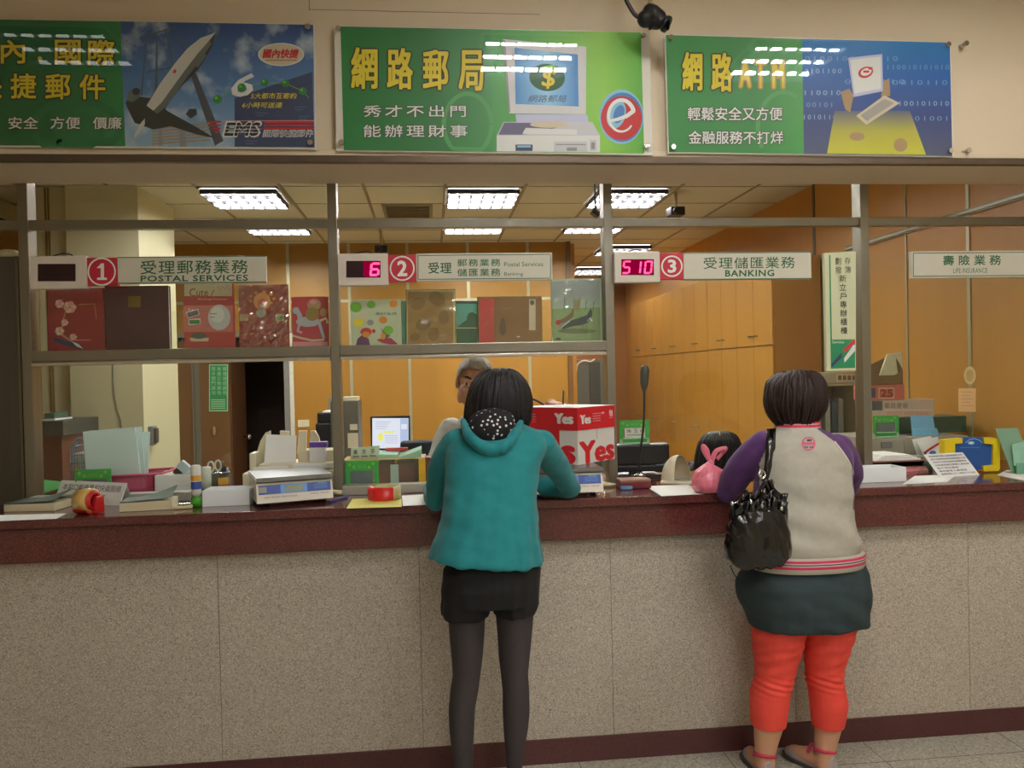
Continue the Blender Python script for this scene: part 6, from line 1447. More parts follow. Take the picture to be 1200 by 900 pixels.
def shoe(t, heel, d, ln, m, m2, nm='shoe'):
    d = V(d).normalized(); lat = V((d.y, -d.x, 0)); h = V(heel)
    b = MB(); rg = []
    for u, hw, ht in ((0, .024, .070), (.03, .029, .076), (.08, .031, .070), (.13, .035, .055), (.18, .038, .042), (.215, .033, .033), (ln, .013, .020)):
        rg.append([h+d*u+lat*hw*cos(a_)*(1 if sin(a_) < 0 else .82)+V((0, 0, .008+max(0, (sin(a_)+.35)/1.35)*ht)) for a_ in [2*pi*k/18 for k in range(18)]])
    b.loft(rg, m); o = b.done(nm, t)
    b = MB(); out = [(0.0-.006, .028), (.03, .034), (.1, .035), (.17, .044), (.215, .040), (ln+.006, .016)]
    pts = [h+d*u+lat*w_ for u, w_ in out]+[h+d*u-lat*w_ for u, w_ in reversed(out)]
    b.prism([(p.x, p.y, .0008) for p in pts], (0, 0, .014), m2); b.done('sole', o)
    return o
def hair_mesh(rows, Yc, front, zbrow, depth, amp=.0022, voxel=.005, n=64, cut=.035):
    """front +1: the face looks to +Y; below zbrow the hair is kept behind the face"""
    rg = rows_rings(rows, Yc, n, 2.1)
    for r in rg:
        for p in r:
            dy = (p.y-Yc)*front
            if p.z < zbrow and dy > cut: p.y = Yc+front*(cut+(dy-cut)*.08)
    b = MB(); b.loft(rg, hair_b); me = remeshed(b, voxel, 5)
    cx = sum(v.co.x for v in me.vertices)/len(me.vertices)
    return displaced(me, lambda p, nn: amp*(noise.noise(V((math.atan2(p.x-cx, p.y-Yc)*14, p.z*5, 3)))+.6*noise.noise(V((math.atan2(p.x-cx, p.y-Yc)*34, p.z*7, 9)))))
def locks(me, rows, Yc, front, m, n=150, seed=1, lo=.80, hi=1.05, skip=.9, r0=.0075, lift=.004):
    """tapering locks laid over the hair cap from the crown down, ends ragged"""
    rnd = random.Random(seed); rg = rows_rings(rows, Yc, 64, 2.1); K = len(rg)-1
    cen = [sum((p for p in r), V())/len(r) for r in rg]
    b = MB(); b.mi(m); b.bm.from_mesh(me)
    for f in b.bm.faces: f.smooth = True; f.material_index = 0
    for q in range(n):
        a_ = 2*pi*(q+rnd.random()*.8)/n
        fa = a_-pi/2*front
        if cos(fa) > cos(skip): continue
        t0, t1 = .05+rnd.random()*.25, lo+rnd.random()*(hi-lo); P = []; sw = (rnd.random()-.5)*.22
        for k in range(6):
            tt = t0+(t1-t0)*k/5; u = tt*K; i = min(int(u), K-1); f = u-i
            aa = (a_+sw*(k/5)**2)/(2*pi)*64; j = int(math.floor(aa)); g = aa-j
            pt = lambda r: r[j % 64].lerp(r[(j+1) % 64], g)
            p = pt(rg[i]).lerp(pt(rg[i+1]), f) if f <= 1 else pt(rg[i+1])+(pt(rg[i+1])-pt(rg[i]))*(f-1)*.6+V((0, 0, -.012*(f-1)))
            c = cen[i].lerp(cen[i+1], min(f, 1)); d = V((p.x-c.x, p.y-c.y, 0))
            P.append(p + d.normalized()*lift*(.2+rnd.random()*.8) if d.length > .001 else p)
        w_ = r0*(.7+.6*rnd.random()); b.limb(P, [w_*.35, w_*.8, w_, w_, w_*.75, w_*.18], m, 6, 2)
    me2 = bpy.data.meshes.new('h'); b.bm.to_mesh(me2); b.bm.free(); return me2
def cloth(me, cx, cy, amp, z0, z1, fr=7, seed=0, fine=.0015):
    def f(p, n):
        a_ = math.atan2(p.y-cy, p.x-cx); u = min(1, max(0, (z1-p.z)/(z1-z0)))
        return amp*u*noise.noise(V((a_*fr/2, p.z*3, seed))) + fine*noise.noise(V((p.x*16, p.y*16, p.z*26+seed))) + fine*.9*noise.noise(V((p.x*9+p.z*22, p.y*9, p.z*11-seed)))
    return displaced(me, f)
def finish(me, nm, t, m, **k):
    me.materials.clear(); me.materials.append(m)
    for p in me.polygons: p.use_smooth = True
    return link(nm, me, t, **k)

# ---------------------------------------------------------------- woman in the teal cardigan
t = thing('person', V((.24, 2.72, 0)), 'woman in teal hooded cardigan, black shorts and dark tights leaning on the counter', 'person')
teal = M('teal_knit', (18, 126, 132), .85, var=.06, vs=40, bump=.25, bs=500, sheen=.15); blackc = M('black_cotton', (17, 17, 18), .9, var=.1); tight = M('charcoal_tights', (56, 50, 52), .75, var=.05, vs=60)
legL = [(727, 525, 569), (750, 526.5, 568), (775, 529, 566), (795, 530.5, 563.5), (815, 527.5, 561), (836, 525.6, 557), (860, 526.5, 556), (880, 529, 555), (900, 531, 554), (925, 534, 553), (948, 535, 553)]
legR = [(727, 581, 625.5), (750, 583, 623.5), (775, 584.5, 621), (795, 587, 619), (815, 589, 620.5), (840, 589, 621), (860, 590, 619), (880, 592, 615.5), (900, 593.5, 612.6), (925, 594, 611), (948, 594, 612)]
YL = 2.72
def leg_rings(rows, Y, sh=0., n=24):
    out = []
    for y, l, r_ in rows:
        a, c = at(l, y, Y), at(r_, y, Y); rx = (c.x-a.x)/2-sh
        out.append(ring(((a.x+c.x)/2, Y, (at(l, y, Y-rx*.85).z+at(r_, y, Y-rx*.85).z)/2), rx, rx*1.06, n))
    return out
b = MB()
body_rows = [(690, 528, 622, .11, 2.73), (660, 532, 620, .10, 2.74), (620, 535, 615, .085, 2.76), (580, 532, 618, .09, 2.79), (545, 534, 620, .09, 2.825), (522, 545, 618, .07, 2.855), (509, 562, 604, .05, 2.875)]
b.loft(rows_rings(body_rows, 2.74), skin)
hc = at(583.5, 470.5, 2.945)
b.limb([at(584, 512, 2.86), at(584, 500, 2.88), at(584, 484, 2.92)], [.06, .052, .05], skin, 16, 4)
RH = Matrix.Rotation(-.22, 3, 'X')
Lh = head_into(b, hc, RH, skin, .98)
sL, eL, wL = at(531, 521, 2.84), at(511, 585.5, 3.02), V((-.02, 3.27, 1.115)); sR, eR, wR = at(638, 522, 2.85), at(668, 572.5, 3.115), V((.30, 3.30, 1.115))
for s_, e_, w_ in ((sL, eL, wL), (sR, eR, wR)):
    b.limb([s_.lerp(e_, .12)+V((0, .012, -.012)), s_.lerp(e_, .5), e_], [.030, .034, .030], skin, 14, 5); b.limb([e_, e_.lerp(w_, .4), w_], [.034, .033, .023], skin, 14, 5)
hand_into(b, wL, (.55, .75, -.12), (0, .2, -1), 1, skin, (.25, .3, .25), .92); hand_into(b, wR, (-.45, .85, -.12), (0, .2, -1), -1, skin, (.35, .45, .4), .92)
for rows in (legL, legR):
    b.loft(leg_rings([(700, rows[0][1]+3, rows[0][2]-3)]+rows, YL, .006), skin)
for x, y in ((544, YL), (603, YL)):
    p = at(x, 945, y); b.limb([V((p.x, YL, .05)), V((p.x+(-.02 if x < 570 else .02), YL+.09, .035)), V((p.x+(-.035 if x < 570 else .035), YL+.16, .028))], [.035, .032, .026], skin, 12, 4)
me = remeshed(b, .0042, 3); finish(me, 'body', t, skin); face_parts(t, Lh, RH, .98)
b = MB(); b.loft(leg_rings([(702, legL[0][1], legL[0][2])]+legL, YL), tight); me = remeshed(b, .006, 2); finish(me, 'tights', t, tight)
b = MB(); b.loft(leg_rings([(702, legR[0][1], legR[0][2])]+legR, YL), tight); me = remeshed(b, .006, 2); finish(me, 'tights', t, tight)
p = at(544, 945, YL); shoe(t, (p.x, YL-.045, 0), (-.2, 1, 0), .235, blackc, M('shoe_sole', (60, 58, 54), .6)); p = at(603, 945, YL); shoe(t, (p.x, YL-.045, 0), (.2, 1, 0), .235, blackc, M('shoe_sole'))
# shorts
b = MB(); b.loft(rows_rings([(655, 530, 624, .11), (675, 519.5, 633.5, .125), (695, 518.5, 633, .13), (714, 519, 631, .12)], 2.735, 44, 2.4), blackc)
b.loft(rows_rings([(700, 519, 574, .105), (716, 518, 574, .10), (728.5, 518, 572, .095)], 2.735, 36, 2.2), blackc); b.loft(rows_rings([(700, 578, 632, .105), (714, 577.5, 631, .10), (725, 579.5, 627, .095)], 2.735, 36, 2.2), blackc)
me = remeshed(b, .005, 2); cloth(me, .24, 2.735, .010, .70, .95, 9, 3, .003); finish(me, 'shorts', t, blackc)
# cardigan with sleeves
rows = [(497, 561, 609, .060, 2.87), (503, 545, 622, .076, 2.86), (508, 533, 634, .090, 2.85), (516, 526, 640, .104, 2.835), (530, 522, 640, .114, 2.82), (545, 521.5, 634, .122, 2.81), (570, 521, 630, .126, 2.79), (593, 520.5, 629, .130, 2.77), (620, 516, 629.5, .138, 2.76), (645, 508.5, 632, .150, 2.75), (660, 504, 634.5, .158, 2.745), (667, 502.5, 636, .160, 2.745)]
rg = rows_rings(rows, 2.8, 56, 2.3)
for k, r in enumerate(rg):
    u = max(0, (k-6)/5); cx = sum(p.x for p in r)/len(r)
    for p in r: p.z -= (p.x-cx)*.085*u
b = MB(); b.loft(rg, teal)
b.limb([at(536, 519, 2.845), at(518, 548, 2.92), at(511, 585.5, 3.02)], [.056, .050, .041], teal, 18, 6); b.limb([eL, eL.lerp(wL, .5), eL.lerp(wL, .93)], [.041, .038, .031], teal, 18, 5)
b.limb([at(634, 521, 2.85), at(653, 547, 2.98), at(668, 572.5, 3.115)], [.056, .049, .041], teal, 18, 6); b.limb([eR, eR.lerp(wR, .5), eR.lerp(wR, .93)], [.041, .038, .031], teal, 18, 5)
me = remeshed(b, .0055, 5); cloth(me, .24, 2.78, .012, .90, 1.25, 9, 1, .0042)
bv_teal = bvh_of(me); finish(me, 'cardigan', t, teal)
b = MB(); HP = [(543, 494), (549, 510), (562, 522), (578, 527.5), (594, 521), (604, 507), (610, 496)]
b.limb([at(px, py, 2.708+.115*max(0, (514-py)/20)) for px, py in HP], [.013, .018, .021, .022, .020, .017, .012], teal, 16, 6)
me = remeshed(b, .004, 3); cloth(me, .24, 2.78, .004, 1.3, 1.4, 9, 5, .003); hd = finish(me, 'hood', t, teal)
b = MB(); b.ell(at(576.5, 503, 2.775), (.084, .050, .064), M_dots('polka_dot_lining', (20, 20, 22), (220, 220, 216), 62, .26)); b.ell(at(577, 495, 2.80), (.082, .06, .05), M_dots('polka_dot_lining', (0, 0, 0), (0, 0, 0)))
me = remeshed(b, .004, 3); cloth(me, .24, 2.9, .003, 1.3, 1.4, 9, 6, .003); finish(me, 'hood_lining', hd, M_dots('polka_dot_lining', (0, 0, 0), (0, 0, 0)), label='black hood lining with white polka dots')
# bob of black hair
rows = [(431.3, 578, 594, .03), (433.5, 571, 600, .05), (438, 564, 606, .075), (446, 557, 613, .096), (458, 551.5, 619, .107), (472, 548.5, 620.8, .110), (486, 546.8, 620.8, .108), (496, 546.4, 620, .100), (503, 547.5, 617.5, .090)]
me = hair_mesh(rows, 2.925, 1, hc.z+.03, .1); me = locks(me, rows, 2.925, 1, hair_b, 190, 3, .86, 1.04); finish(me, 'hair', t, hair_b)

# ---------------------------------------------------------------- woman in the raglan jacket
t = thing('person', V((1.36, 2.92, 0)), 'woman in grey jacket with purple sleeves, dark skirt and coral leggings', 'person')
greyj = M('grey_fleece', (178, 174, 160), .9, var=.04, vs=60, bump=.2, bs=600); purple = M('purple_fleece', (84, 46, 102), .88, var=.06, vs=50, bump=.2, bs=600, sheen=.1); coral = M('coral_leggings', (238, 76, 62), .75, var=.05, vs=30); slate = M('slate_skirt', (40, 56, 60), .8, var=.07, vs=20)
YT = 2.95
LL = [(745, 882.6, 943), (770, 884, 938), (786, 885.5, 933), (799, 886, 929.5), (812, 882.5, 926.5), (825, 880, 923.8), (840, 880, 922), (857.5, 881.3, 920)]
LR = [(745, 943, 1001), (770, 944, 993), (788, 945, 988), (802, 946, 986.2), (815, 948.5, 989), (831, 950.5, 992), (845, 951.5, 990), (858, 953.5, 987.5)]
SL_ = [(720, 885, 940), (857, 884.5, 917), (875, 885, 911), (890, 886, 907), (903, 886, 908)]; SR_ = [(720, 946, 998), (858, 956.5, 985), (875, 955.5, 980), (890, 956, 977), (903, 956, 979)]
b = MB()
b.loft(rows_rings([(735, 890, 1000, .13), (700, 880, 1002, .15, 2.93), (660, 890, 998, .12, 2.92), (620, 893, 988, .11, 2.93), (580, 894, 988, .11, 2.94), (545, 896, 984, .105, 2.95), (522, 900, 978, .08, 2.96), (510, 915, 957, .055, 2.97)], YT), skin)
hc2 = at(933, 471.5, 2.99)
b.limb([at(935, 512, 2.96), at(934, 500, 2.965), at(933, 484, 2.975)], [.062, .055, .052], skin, 16, 4)
RH2 = Matrix.Rotation(.12, 3, 'Z') @ Matrix.Rotation(-.18, 3, 'X'); Lh2 = head_into(b, hc2, RH2, skin, 1.0)
s2L, e2L, w2L = at(894, 525, 2.96), at(853, 575.5, 3.09), V((X(872, 570, 3.30), 3.30, 1.12)); s2R, e2R, w2R = at(985, 528, 2.96), at(995, 569, 3.08), V((X(955, 570, 3.32), 3.32, 1.115))
for s_, e_, w_ in ((s2L, e2L, w2L), (s2R, e2R, w2R)):
    b.limb([s_.lerp(e_, .12)+V((0, .012, -.012)), s_.lerp(e_, .5), e_], [.034, .037, .032], skin, 14, 5); b.limb([e_, e_.lerp(w_, .4), w_], [.037, .035, .024], skin, 14, 5)
hand_into(b, w2L, (-.75, .25, .05), (-.3, -.2, -.8), -1, skin, (.5, .6, .5), .92); hand_into(b, w2R, (-.5, .8, -.1), (0, .2, -1), -1, skin, (.3, .35, .3), .92)
for rows in (LL, LR): b.loft(leg_rings(rows, YT, .006), skin)
for rows in (SL_, SR_): b.loft(leg_rings(rows[1:], YT, 0.), skin)
fd = V((-.5, .86, 0))
for px in (896.5, 966.5):
    fd = V((.03, 1, 0)) if px < 930 else V((-.40, .91, 0)); p = at(px, 900, YT); b.limb([V((p.x, YT-.005, .09)), V((p.x, YT, .05))+fd*.02, V((p.x, YT, .034))+fd*.10, V((p.x, YT, .028))+fd*.15], [.034, .034, .030, .024], skin, 12, 4)
me = remeshed(b, .0042, 3); finish(me, 'body', t, skin); face_parts(t, Lh2, RH2)
for rows in (LL, LR):
    b = MB(); b.loft(leg_rings([(715, rows[0][1], rows[0][2])]+rows, YT), coral); me = remeshed(b, .005, 2)
    kz = at(900, 799, YT).z
    displaced(me, lambda p, n: .0035*math.exp(-((p.z-kz)/.03)**2)*sin((p.z+.25*p.x)*260)+.0022*math.exp(-((p.z-kz-.12)/.10)**2)*sin((p.z-.3*p.x)*150+4*noise.noise(p*9))+.0015*noise.noise(p*25)); finish(me, 'leggings', t, coral)
shg, shp = M('shoe_grey', (172, 160, 158), .6, var=.08), M('shoe_pink', (190, 50, 84), .6, var=.06)
for px in (896.5, 966.5):
    fd = V((.03, 1, 0)) if px < 930 else V((-.40, .91, 0)); p = at(px, 900, YT); h = V((p.x, YT, 0))-fd*.045; o = shoe(t, h, fd, .235, shg, M('shoe_sole'))
    b = MB(); b.tube([h+fd*.045+V((.036*cos(a_), .040*sin(a_), .088-.012*sin(a_+.5))) for a_ in [k*pi/8 for k in range(17)]], .0075, shp, 8, 2); b.done('collar', o)
    b = MB(); b.tube([h+fd*.10+V((-.03, -.02, .072)), h+fd*.11+V((0, 0, .082)), h+fd*.12+V((.03, .02, .066))], .007, shp, 8); b.done('strap', o)
# skirt
b = MB(); b.loft(rows_rings([(662, 884, 1004, .135), (672, 878, 1009, .145), (682, 869.5, 1012.5, .156), (693, 865.5, 1015, .165), (706, 866.5, 1016, .168), (720, 871, 1015.5, .165), (733, 876.5, 1014.5, .158), (743, 881, 1013.5, .152)], 2.935, 56, 2.3), slate)
me = remeshed(b, .0055, 3); cloth(me, 1.38, 2.935, .005, .58, .85, 7, 4, .003)
def skf(p, n):   # soft diagonal drag folds
    return .004*sin((p.x*.9+p.z*1.3)*46)*max(0, min(1, (.80-p.z)/.12))*(.5+.5*noise.noise(p*6))
displaced(me, skf); finish(me, 'skirt', t, slate)
# jacket: one cut, then its sleeves along the raglan seams
b = MB()
b.loft(rows_rings([(500, 919, 955, .060, 2.965), (505, 911, 962, .072, 2.96), (510, 903, 972, .086, 2.955), (518, 893, 984, .104, 2.95), (530, 888, 993, .118, 2.945), (548, 887, 996, .126, 2.94), (570, 886.5, 996, .130, 2.935), (600, 886, 995, .134, 2.93), (625, 884, 1000, .142, 2.925), (642, 881.5, 1005, .150, 2.925), (650, 883, 1004, .148, 2.925), (663, 890, 998, .135, 2.925)], 2.94, 56, 2.3), greyj)
b.limb([at(897, 523, 2.955), at(870, 548, 3.02), at(853, 575.5, 3.09)], [.064, .062, .048], purple, 20, 6); b.limb([e2L, e2L.lerp(w2L, .5), e2L.lerp(w2L, .9)], [.048, .042, .033], purple, 18, 5)
b.limb([at(981, 526, 2.955), at(993, 548, 3.0), at(995, 569, 3.08)], [.060, .055, .045], purple, 20, 6); b.limb([e2R, e2R.lerp(w2R, .5), e2R.lerp(w2R, .9)], [.045, .041, .033], purple, 18, 5)
me = remeshed(b, .005, 5)
bx = at(995, 560, 2.85)
def jf(p, n):
    u = max(0, min(1, (1.25-p.z)/.35))
    k_ = max(0, min(1, (p.z-zhem)/.07))
    return k_*(.007*u*sin((p.x*.55+p.z)*40+2.5*noise.noise(p*5)) + .003*noise.noise(V((p.x*14, p.y*14, p.z*24))) + .002*noise.noise(p*28))
zhem = Z(943, 655, 2.79)
displaced(me, jf); bv_j = bvh_of(me)
def poly_x(line, z):
    q = [at(px, py, 2.85) for px, py in line]
    if z >= q[0].z: return q[0].x
    for a, c in zip(q, q[1:]):
        if z >= c.z: return a.x+(c.x-a.x)*(a.z-z)/(a.z-c.z)
    return q[-1].x
lineR = [(966, 504), (978, 517), (988, 530), (996, 543), (1000, 556), (1000, 640)]; lineL = [(927, 503), (917, 512), (908, 521), (902, 532), (899, 545), (898, 600), (898, 640)]
def key(c):
    if c.y > 3.07: return 'right_sleeve' if c.x > 1.3 else 'left_sleeve'
    if c.z < 1.03: return 'jacket'
    if c.x > poly_x(lineR, c.z): return 'right_sleeve'
    if c.x < poly_x(lineL, c.z): return 'left_sleeve'
    return 'jacket'
sp = split_mesh(me, key, ('jacket', 'right_sleeve', 'left_sleeve'))
jk = finish(sp['jacket'], 'jacket', t, greyj); finish(sp['right_sleeve'], 'sleeve', jk, purple, label='purple sleeve'); finish(sp['left_sleeve'], 'sleeve', jk, purple, label='purple sleeve')
b = MB(); wp = M('piping_white', (226, 220, 208), .8, var=0)
P = []
for px, py in lineR[:5]:
    q = at(px, py, 2.5); d = (q-V((0, 0, EYE))).normalized(); hit = bv_j.ray_cast(V((0, 0, EYE)), d)[0]
    if hit: P.append(hit - d*.0015)
if len(P) > 2: b.tube(P, .0028, wp, 6, 4); b.done('piping', jk)
zb0, zb1 = Z(943, 671.5, 2.79), Z(943, 655, 2.79)
band = M_bands('hem_bands', [(0, (178, 174, 160)), (.26, (206, 52, 90)), (.46, (190, 184, 172)), (.54, (66, 54, 80)), (.62, (190, 184, 172)), (.70, (206, 52, 90)), (.88, (178, 174, 160))], zb0, zb1)
b = MB(); r0 = rows_rings([(653, 884, 1003, .146), (655.5, 879.5, 1007, .154), (657.5, 878, 1008.5, .157), (663, 878, 1008.5, .157), (669, 878.5, 1008, .156), (672, 880, 1006.5, .150)], 2.925, 56, 2.3); b.loft(r0, band, False); b.done('hem_band', jk, label='pink and navy striped knitted hem')
band2 = M_bands('collar_bands', [(0, (178, 174, 160)), (.34, (206, 52, 90)), (.62, (190, 184, 172)), (.70, (206, 52, 90))], Z(943, 505, 2.9), Z(943, 494, 2.9))
b = MB(); b.loft(rows_rings([(506, 911, 961, .073, 2.962), (502, 912.5, 959.5, .070, 2.966), (497.5, 914, 958.5, .068, 2.97), (494.5, 915, 957.5, .066, 2.973), (495, 917, 955.5, .060, 2.973)], 2.96, 44), band2, False); b.done('collar', jk, label='grey and pink striped knitted collar')
# round pink emblem on the back
def drape(bv, off): 
    def f(px, py):
        o = V((0, 0, EYE)); d = (at(px, py, 3.0)-o).normalized(); h = bv.ray_cast(o, d)[0]
        return (h if h else at(px, py, 2.83)) - d*off
    return f
a = Art(drape(bv_j, .002), (0, -1, 0), .0006); pk = M('emblem_pink', (214, 96, 128), .7, var=.03); nv = M('emblem_navy', (66, 50, 84), .7, var=0)
for k in range(4): a.band([(947.5+(7.6-k*.1)*cos(q*pi/16+k*pi/2), 519.8+7.4*sin(q*pi/16+k*pi/2)) for q in range(9)], 1.5, pk, 1)
for k in range(6): a.oval(941.8+k*2.3, 519.4+(k % 2)*.5, 1.3, 1.9, pk, 1, 10)
a.poly([(945, 516.6), (945.6, 514.4), (947, 515.6), (948, 513.6), (949, 515.6), (950.6, 514.2), (951, 516.4), (948, 517.2)], nv, 2)
for x_ in (942.6, 945, 948.6, 951): a.rect(x_, 523.6-abs(x_-947)*.12, x_+1.7, 525-abs(x_-947)*.12, nv, 2)
a.done('emblem', jk)
rows = [(433.6, 926, 942, .03), (435.8, 918, 950, .052), (440, 910.5, 956, .076), (448, 903.5, 961, .098), (459, 902, 962.5, .106), (472, 900.5, 964, .108), (481, 901.5, 962.5, .102), (489, 905.5, 958.5, .092), (496, 911, 952, .078), (503, 917, 945, .062)]
me = hair_mesh(rows, 2.985, 1, hc2.z+.03, .1, .003); me = locks(me, rows, 2.985, 1, hair_br, 170, 5, .60, 1.08, lift=.006, r0=.0075); finish(me, 'hair', t, hair_br)

# black shoulder bag carried by her
t = thing('shoulder_bag', at(886, 666, 2.74), 'glossy black ruffled shoulder bag hanging at the back of the woman in the grey jacket', 'bag')
lea = M('black_patent', (9, 9, 10), .16, var=.15, vs=30, coat=.4)
YBG = 2.755
b = MB(); rows = [(585, 866, 915, .018), (590, 860, 920, .032), (600, 858, 921, .044), (612, 855, 922, .052), (628, 851, 924, .058), (645, 849, 926, .060), (656, 851, 926, .056), (664, 859, 918, .044), (667, 868, 905, .03)]
b.loft(rows_rings(rows, YBG, 48, 2.6), lea)
me = remeshed(b, .004, 2)
cb = at(888, 625, YBG)
displaced(me, lambda p, n: .010*(abs(noise.noise(V(((p.x-cb.x)*26+(p.z-cb.z)*4, 1, (p.z-cb.z)*7))))-.2)+.005*noise.noise(V((p.x*40, p.y*30, p.z*22)))); finish(me, 'bag_body', t, lea)
rf = [(862, 590), (868, 583), (876, 577), (884, 580), (892, 574), (900, 579), (908, 573), (916, 577), (924, 580)]
for row, (dyp, dY, hh) in enumerate(((0, -.05, 15), (9, -.066, 13))):
    b = MB(); n = 40; top, bot = [], []
    for k in range(n+1):
        u = k/n*(len(rf)-1); i = min(int(u), len(rf)-2); f = u-i; px = rf[i][0]+(rf[i+1][0]-rf[i][0])*f; py = rf[i][1]+(rf[i+1][1]-rf[i][1])*f
        wv = .014*sin(k*.72+row)
        top.append(at(px, py+dyp+1.4*sin(k*.6+row), YBG+dY+wv)); bot.append(at(864+(px-864)*.93, 594+dyp+(py-578)*.2, YBG+dY+.028))
    back = [p+V((0, .004, 0)) for p in top]; bb = [p+V((0, .004, 0)) for p in bot]
    b.loft([bot, top, back, bb, bot], lea, False, True, False); b.done('ruffle', t)
b = MB(); o_ = V((0, 0, EYE)); C_ = []
for px, py in ((903.5, 505), (903, 516), (902.5, 530), (901, 545), (899, 556), (897, 564)):
    d = (at(px, py, 3.0)-o_).normalized(); h = bv_j.ray_cast(o_, d)[0]; q = (h if h else at(px, py, 2.84))-d*.006; C_.append(q)
C_ = [at(903.5, 503.5, 3.02), at(903.5, 502.5, 2.95)]+C_
P_, _ = smooth_path(C_, .01, 5)
b.loft([[p+V((-.018, 0, 0)), p+V((.018, 0, 0)), p+V((.018, -.004, .002)), p+V((-.018, -.004, .002))] for p in P_], lea, True, True); b.done('strap', t)
for (px, py) in ((893, 556), (904.5, 566)):
    p = at(px, py, YBG-.01); b = MB(); b.tube([p+V((.011*cos(a_), .004*sin(a_), .014*sin(a_))) for a_ in [k*pi/6 for k in range(13)]], .0032, chrome, 8, 2); b.done('ring', t)
for pts in ([(898, 562), (894, 570), (888, 580)], [(902, 562), (905, 572), (907, 580)], [(896, 562), (900, 575), (897, 582)]):
    b = MB(); b.tube([at(px, py, YBG-.012) for px, py in pts], .009, lea, 10); b.done('handle', t)
for (px, py) in ((858, 590), (915.5, 596), (893, 593), (880, 588)):
    p = at(px, py, YBG-.07); b = MB(); b.ell(p, (.006, .006, .008), chrome); b.done('rivet', t)
b = MB(); b.tube([at(856, 662, YBG-.02), at(858, 668, YBG-.03), at(861, 674, YBG-.03), at(866, 679, YBG-.03)], .0018, lea, 6); b.done('dangling_cord', t)

# ---------------------------------------------------------------- male clerk leaning over the counter
t = thing('person', V((.25, 4.38, 0)), 'grey haired clerk in a pale shirt behind the second window', 'person')
shirt = M('pale_shirt', (204, 212, 206), .85, var=.05, vs=30)
cxm = X(570, 520, 4.02); hcm = at(555.5, 449, 3.82)
sA, eA, wA = at(524, 505, 4.02), at(513, 552, 3.98), V((X(530, 575, 3.74), 3.80, 1.13)); sB, eB, wB = at(613, 505, 4.02), at(646, 520, 3.90), at(646, 473, 3.72)
RM = Matrix.Rotation(pi, 3, 'Z') @ Matrix.Rotation(-.10, 3, 'Z') @ Matrix.Rotation(-.22, 3, 'X') @ Matrix.Rotation(-.16, 3, 'Y')
b = MB()
b.loft([ring((cxm, 4.40, .88), .155, .115), ring((cxm, 4.34, 1.0), .15, .11), ring((cxm, 4.22, 1.12), .155, .11), ring((cxm, 4.10, 1.24), .165, .105), ring((cxm, 4.02, 1.32), .15, .085), ring((cxm-.02, 3.97, 1.37), .07, .06)], skin)
b.limb([V((cxm-.02, 3.98, 1.36)), hcm+V((.012, .06, -.10)), hcm+V((.005, .02, -.05))], [.06, .055, .052], skin, 16, 4)
Lm = head_into(b, hcm, RM, skin, 1.06)
for s_, e_, w_ in ((sA, eA, wA), (sB, eB, wB)):
    b.limb([s_.lerp(e_, .1), s_.lerp(e_, .5), e_], [.040, .042, .036], skin, 14, 5); b.limb([e_, e_.lerp(w_, .4), w_], [.038, .036, .026], skin, 14, 5)
hand_into(b, wA, (.3, -.9, -.2), (0, -.2, -1), -1, skin, (.25, .3, .25)); hand_into(b, wB, (.35, -.75, -.05), (-.1, -.1, -1), 1, skin, (.55, .7, .5))
for x in (-.095, .095): b.limb([(cxm+x, 4.40, .86), (cxm+x, 4.40, .47), (cxm+x, 4.42, .09)], [.085, .058, .042], skin, 14, 6); b.limb([(cxm+x, 4.42, .06), (cxm+x*1.2, 4.30, .035)], [.042, .034], skin, 12, 4)
me = remeshed(b, .004, 3); finish(me, 'body', t, skin_d); face_parts(t, Lm, RM, 1.06)
b = MB()
b.loft([ring((cxm, 4.40, .90), .175, .13, 44), ring((cxm, 4.34, 1.0), .17, .125, 44), ring((cxm, 4.22, 1.12), .175, .125, 44), ring((cxm, 4.10, 1.24), .185, .12, 44), ring((cxm, 4.02, 1.32), .17, .10, 44), ring((cxm-.02, 3.97, 1.375), .085, .072, 44)], shirt)
b.limb([sA+V((.02, 0, 0)), sA.lerp(eA, .5), eA, eA.lerp(wA, .12)], [.068, .062, .054, .05], shirt, 18, 5); b.limb([sB-V((.02, 0, 0)), sB.lerp(eB, .5), eB, eB.lerp(wB, .25)], [.068, .060, .052, .046], shirt, 18, 5)
me = remeshed(b, .005, 4); cloth(me, cxm, 4.2, .010, .9, 1.2, 8, 8, .004); o = finish(me, 'shirt', t, shirt)
b = MB(); dk = M('dark_trousers', (44, 46, 52), .8)
for x in (-.095, .095): b.limb([(cxm+x, 4.40, .88), (cxm+x, 4.40, .47), (cxm+x, 4.42, .08)], [.098, .074, .062], dk, 18, 6)
b.loft([ring((cxm, 4.40, .80), .165, .12, 36), ring((cxm, 4.40, .96), .168, .122, 36)], dk)
me = remeshed(b, .007, 3); finish(me, 'trousers', t, dk)
for x in (-.095, .095): shoe(t, (cxm+x, 4.48, 0), (0, -1, 0), .25, black_p, M('shoe_sole'))
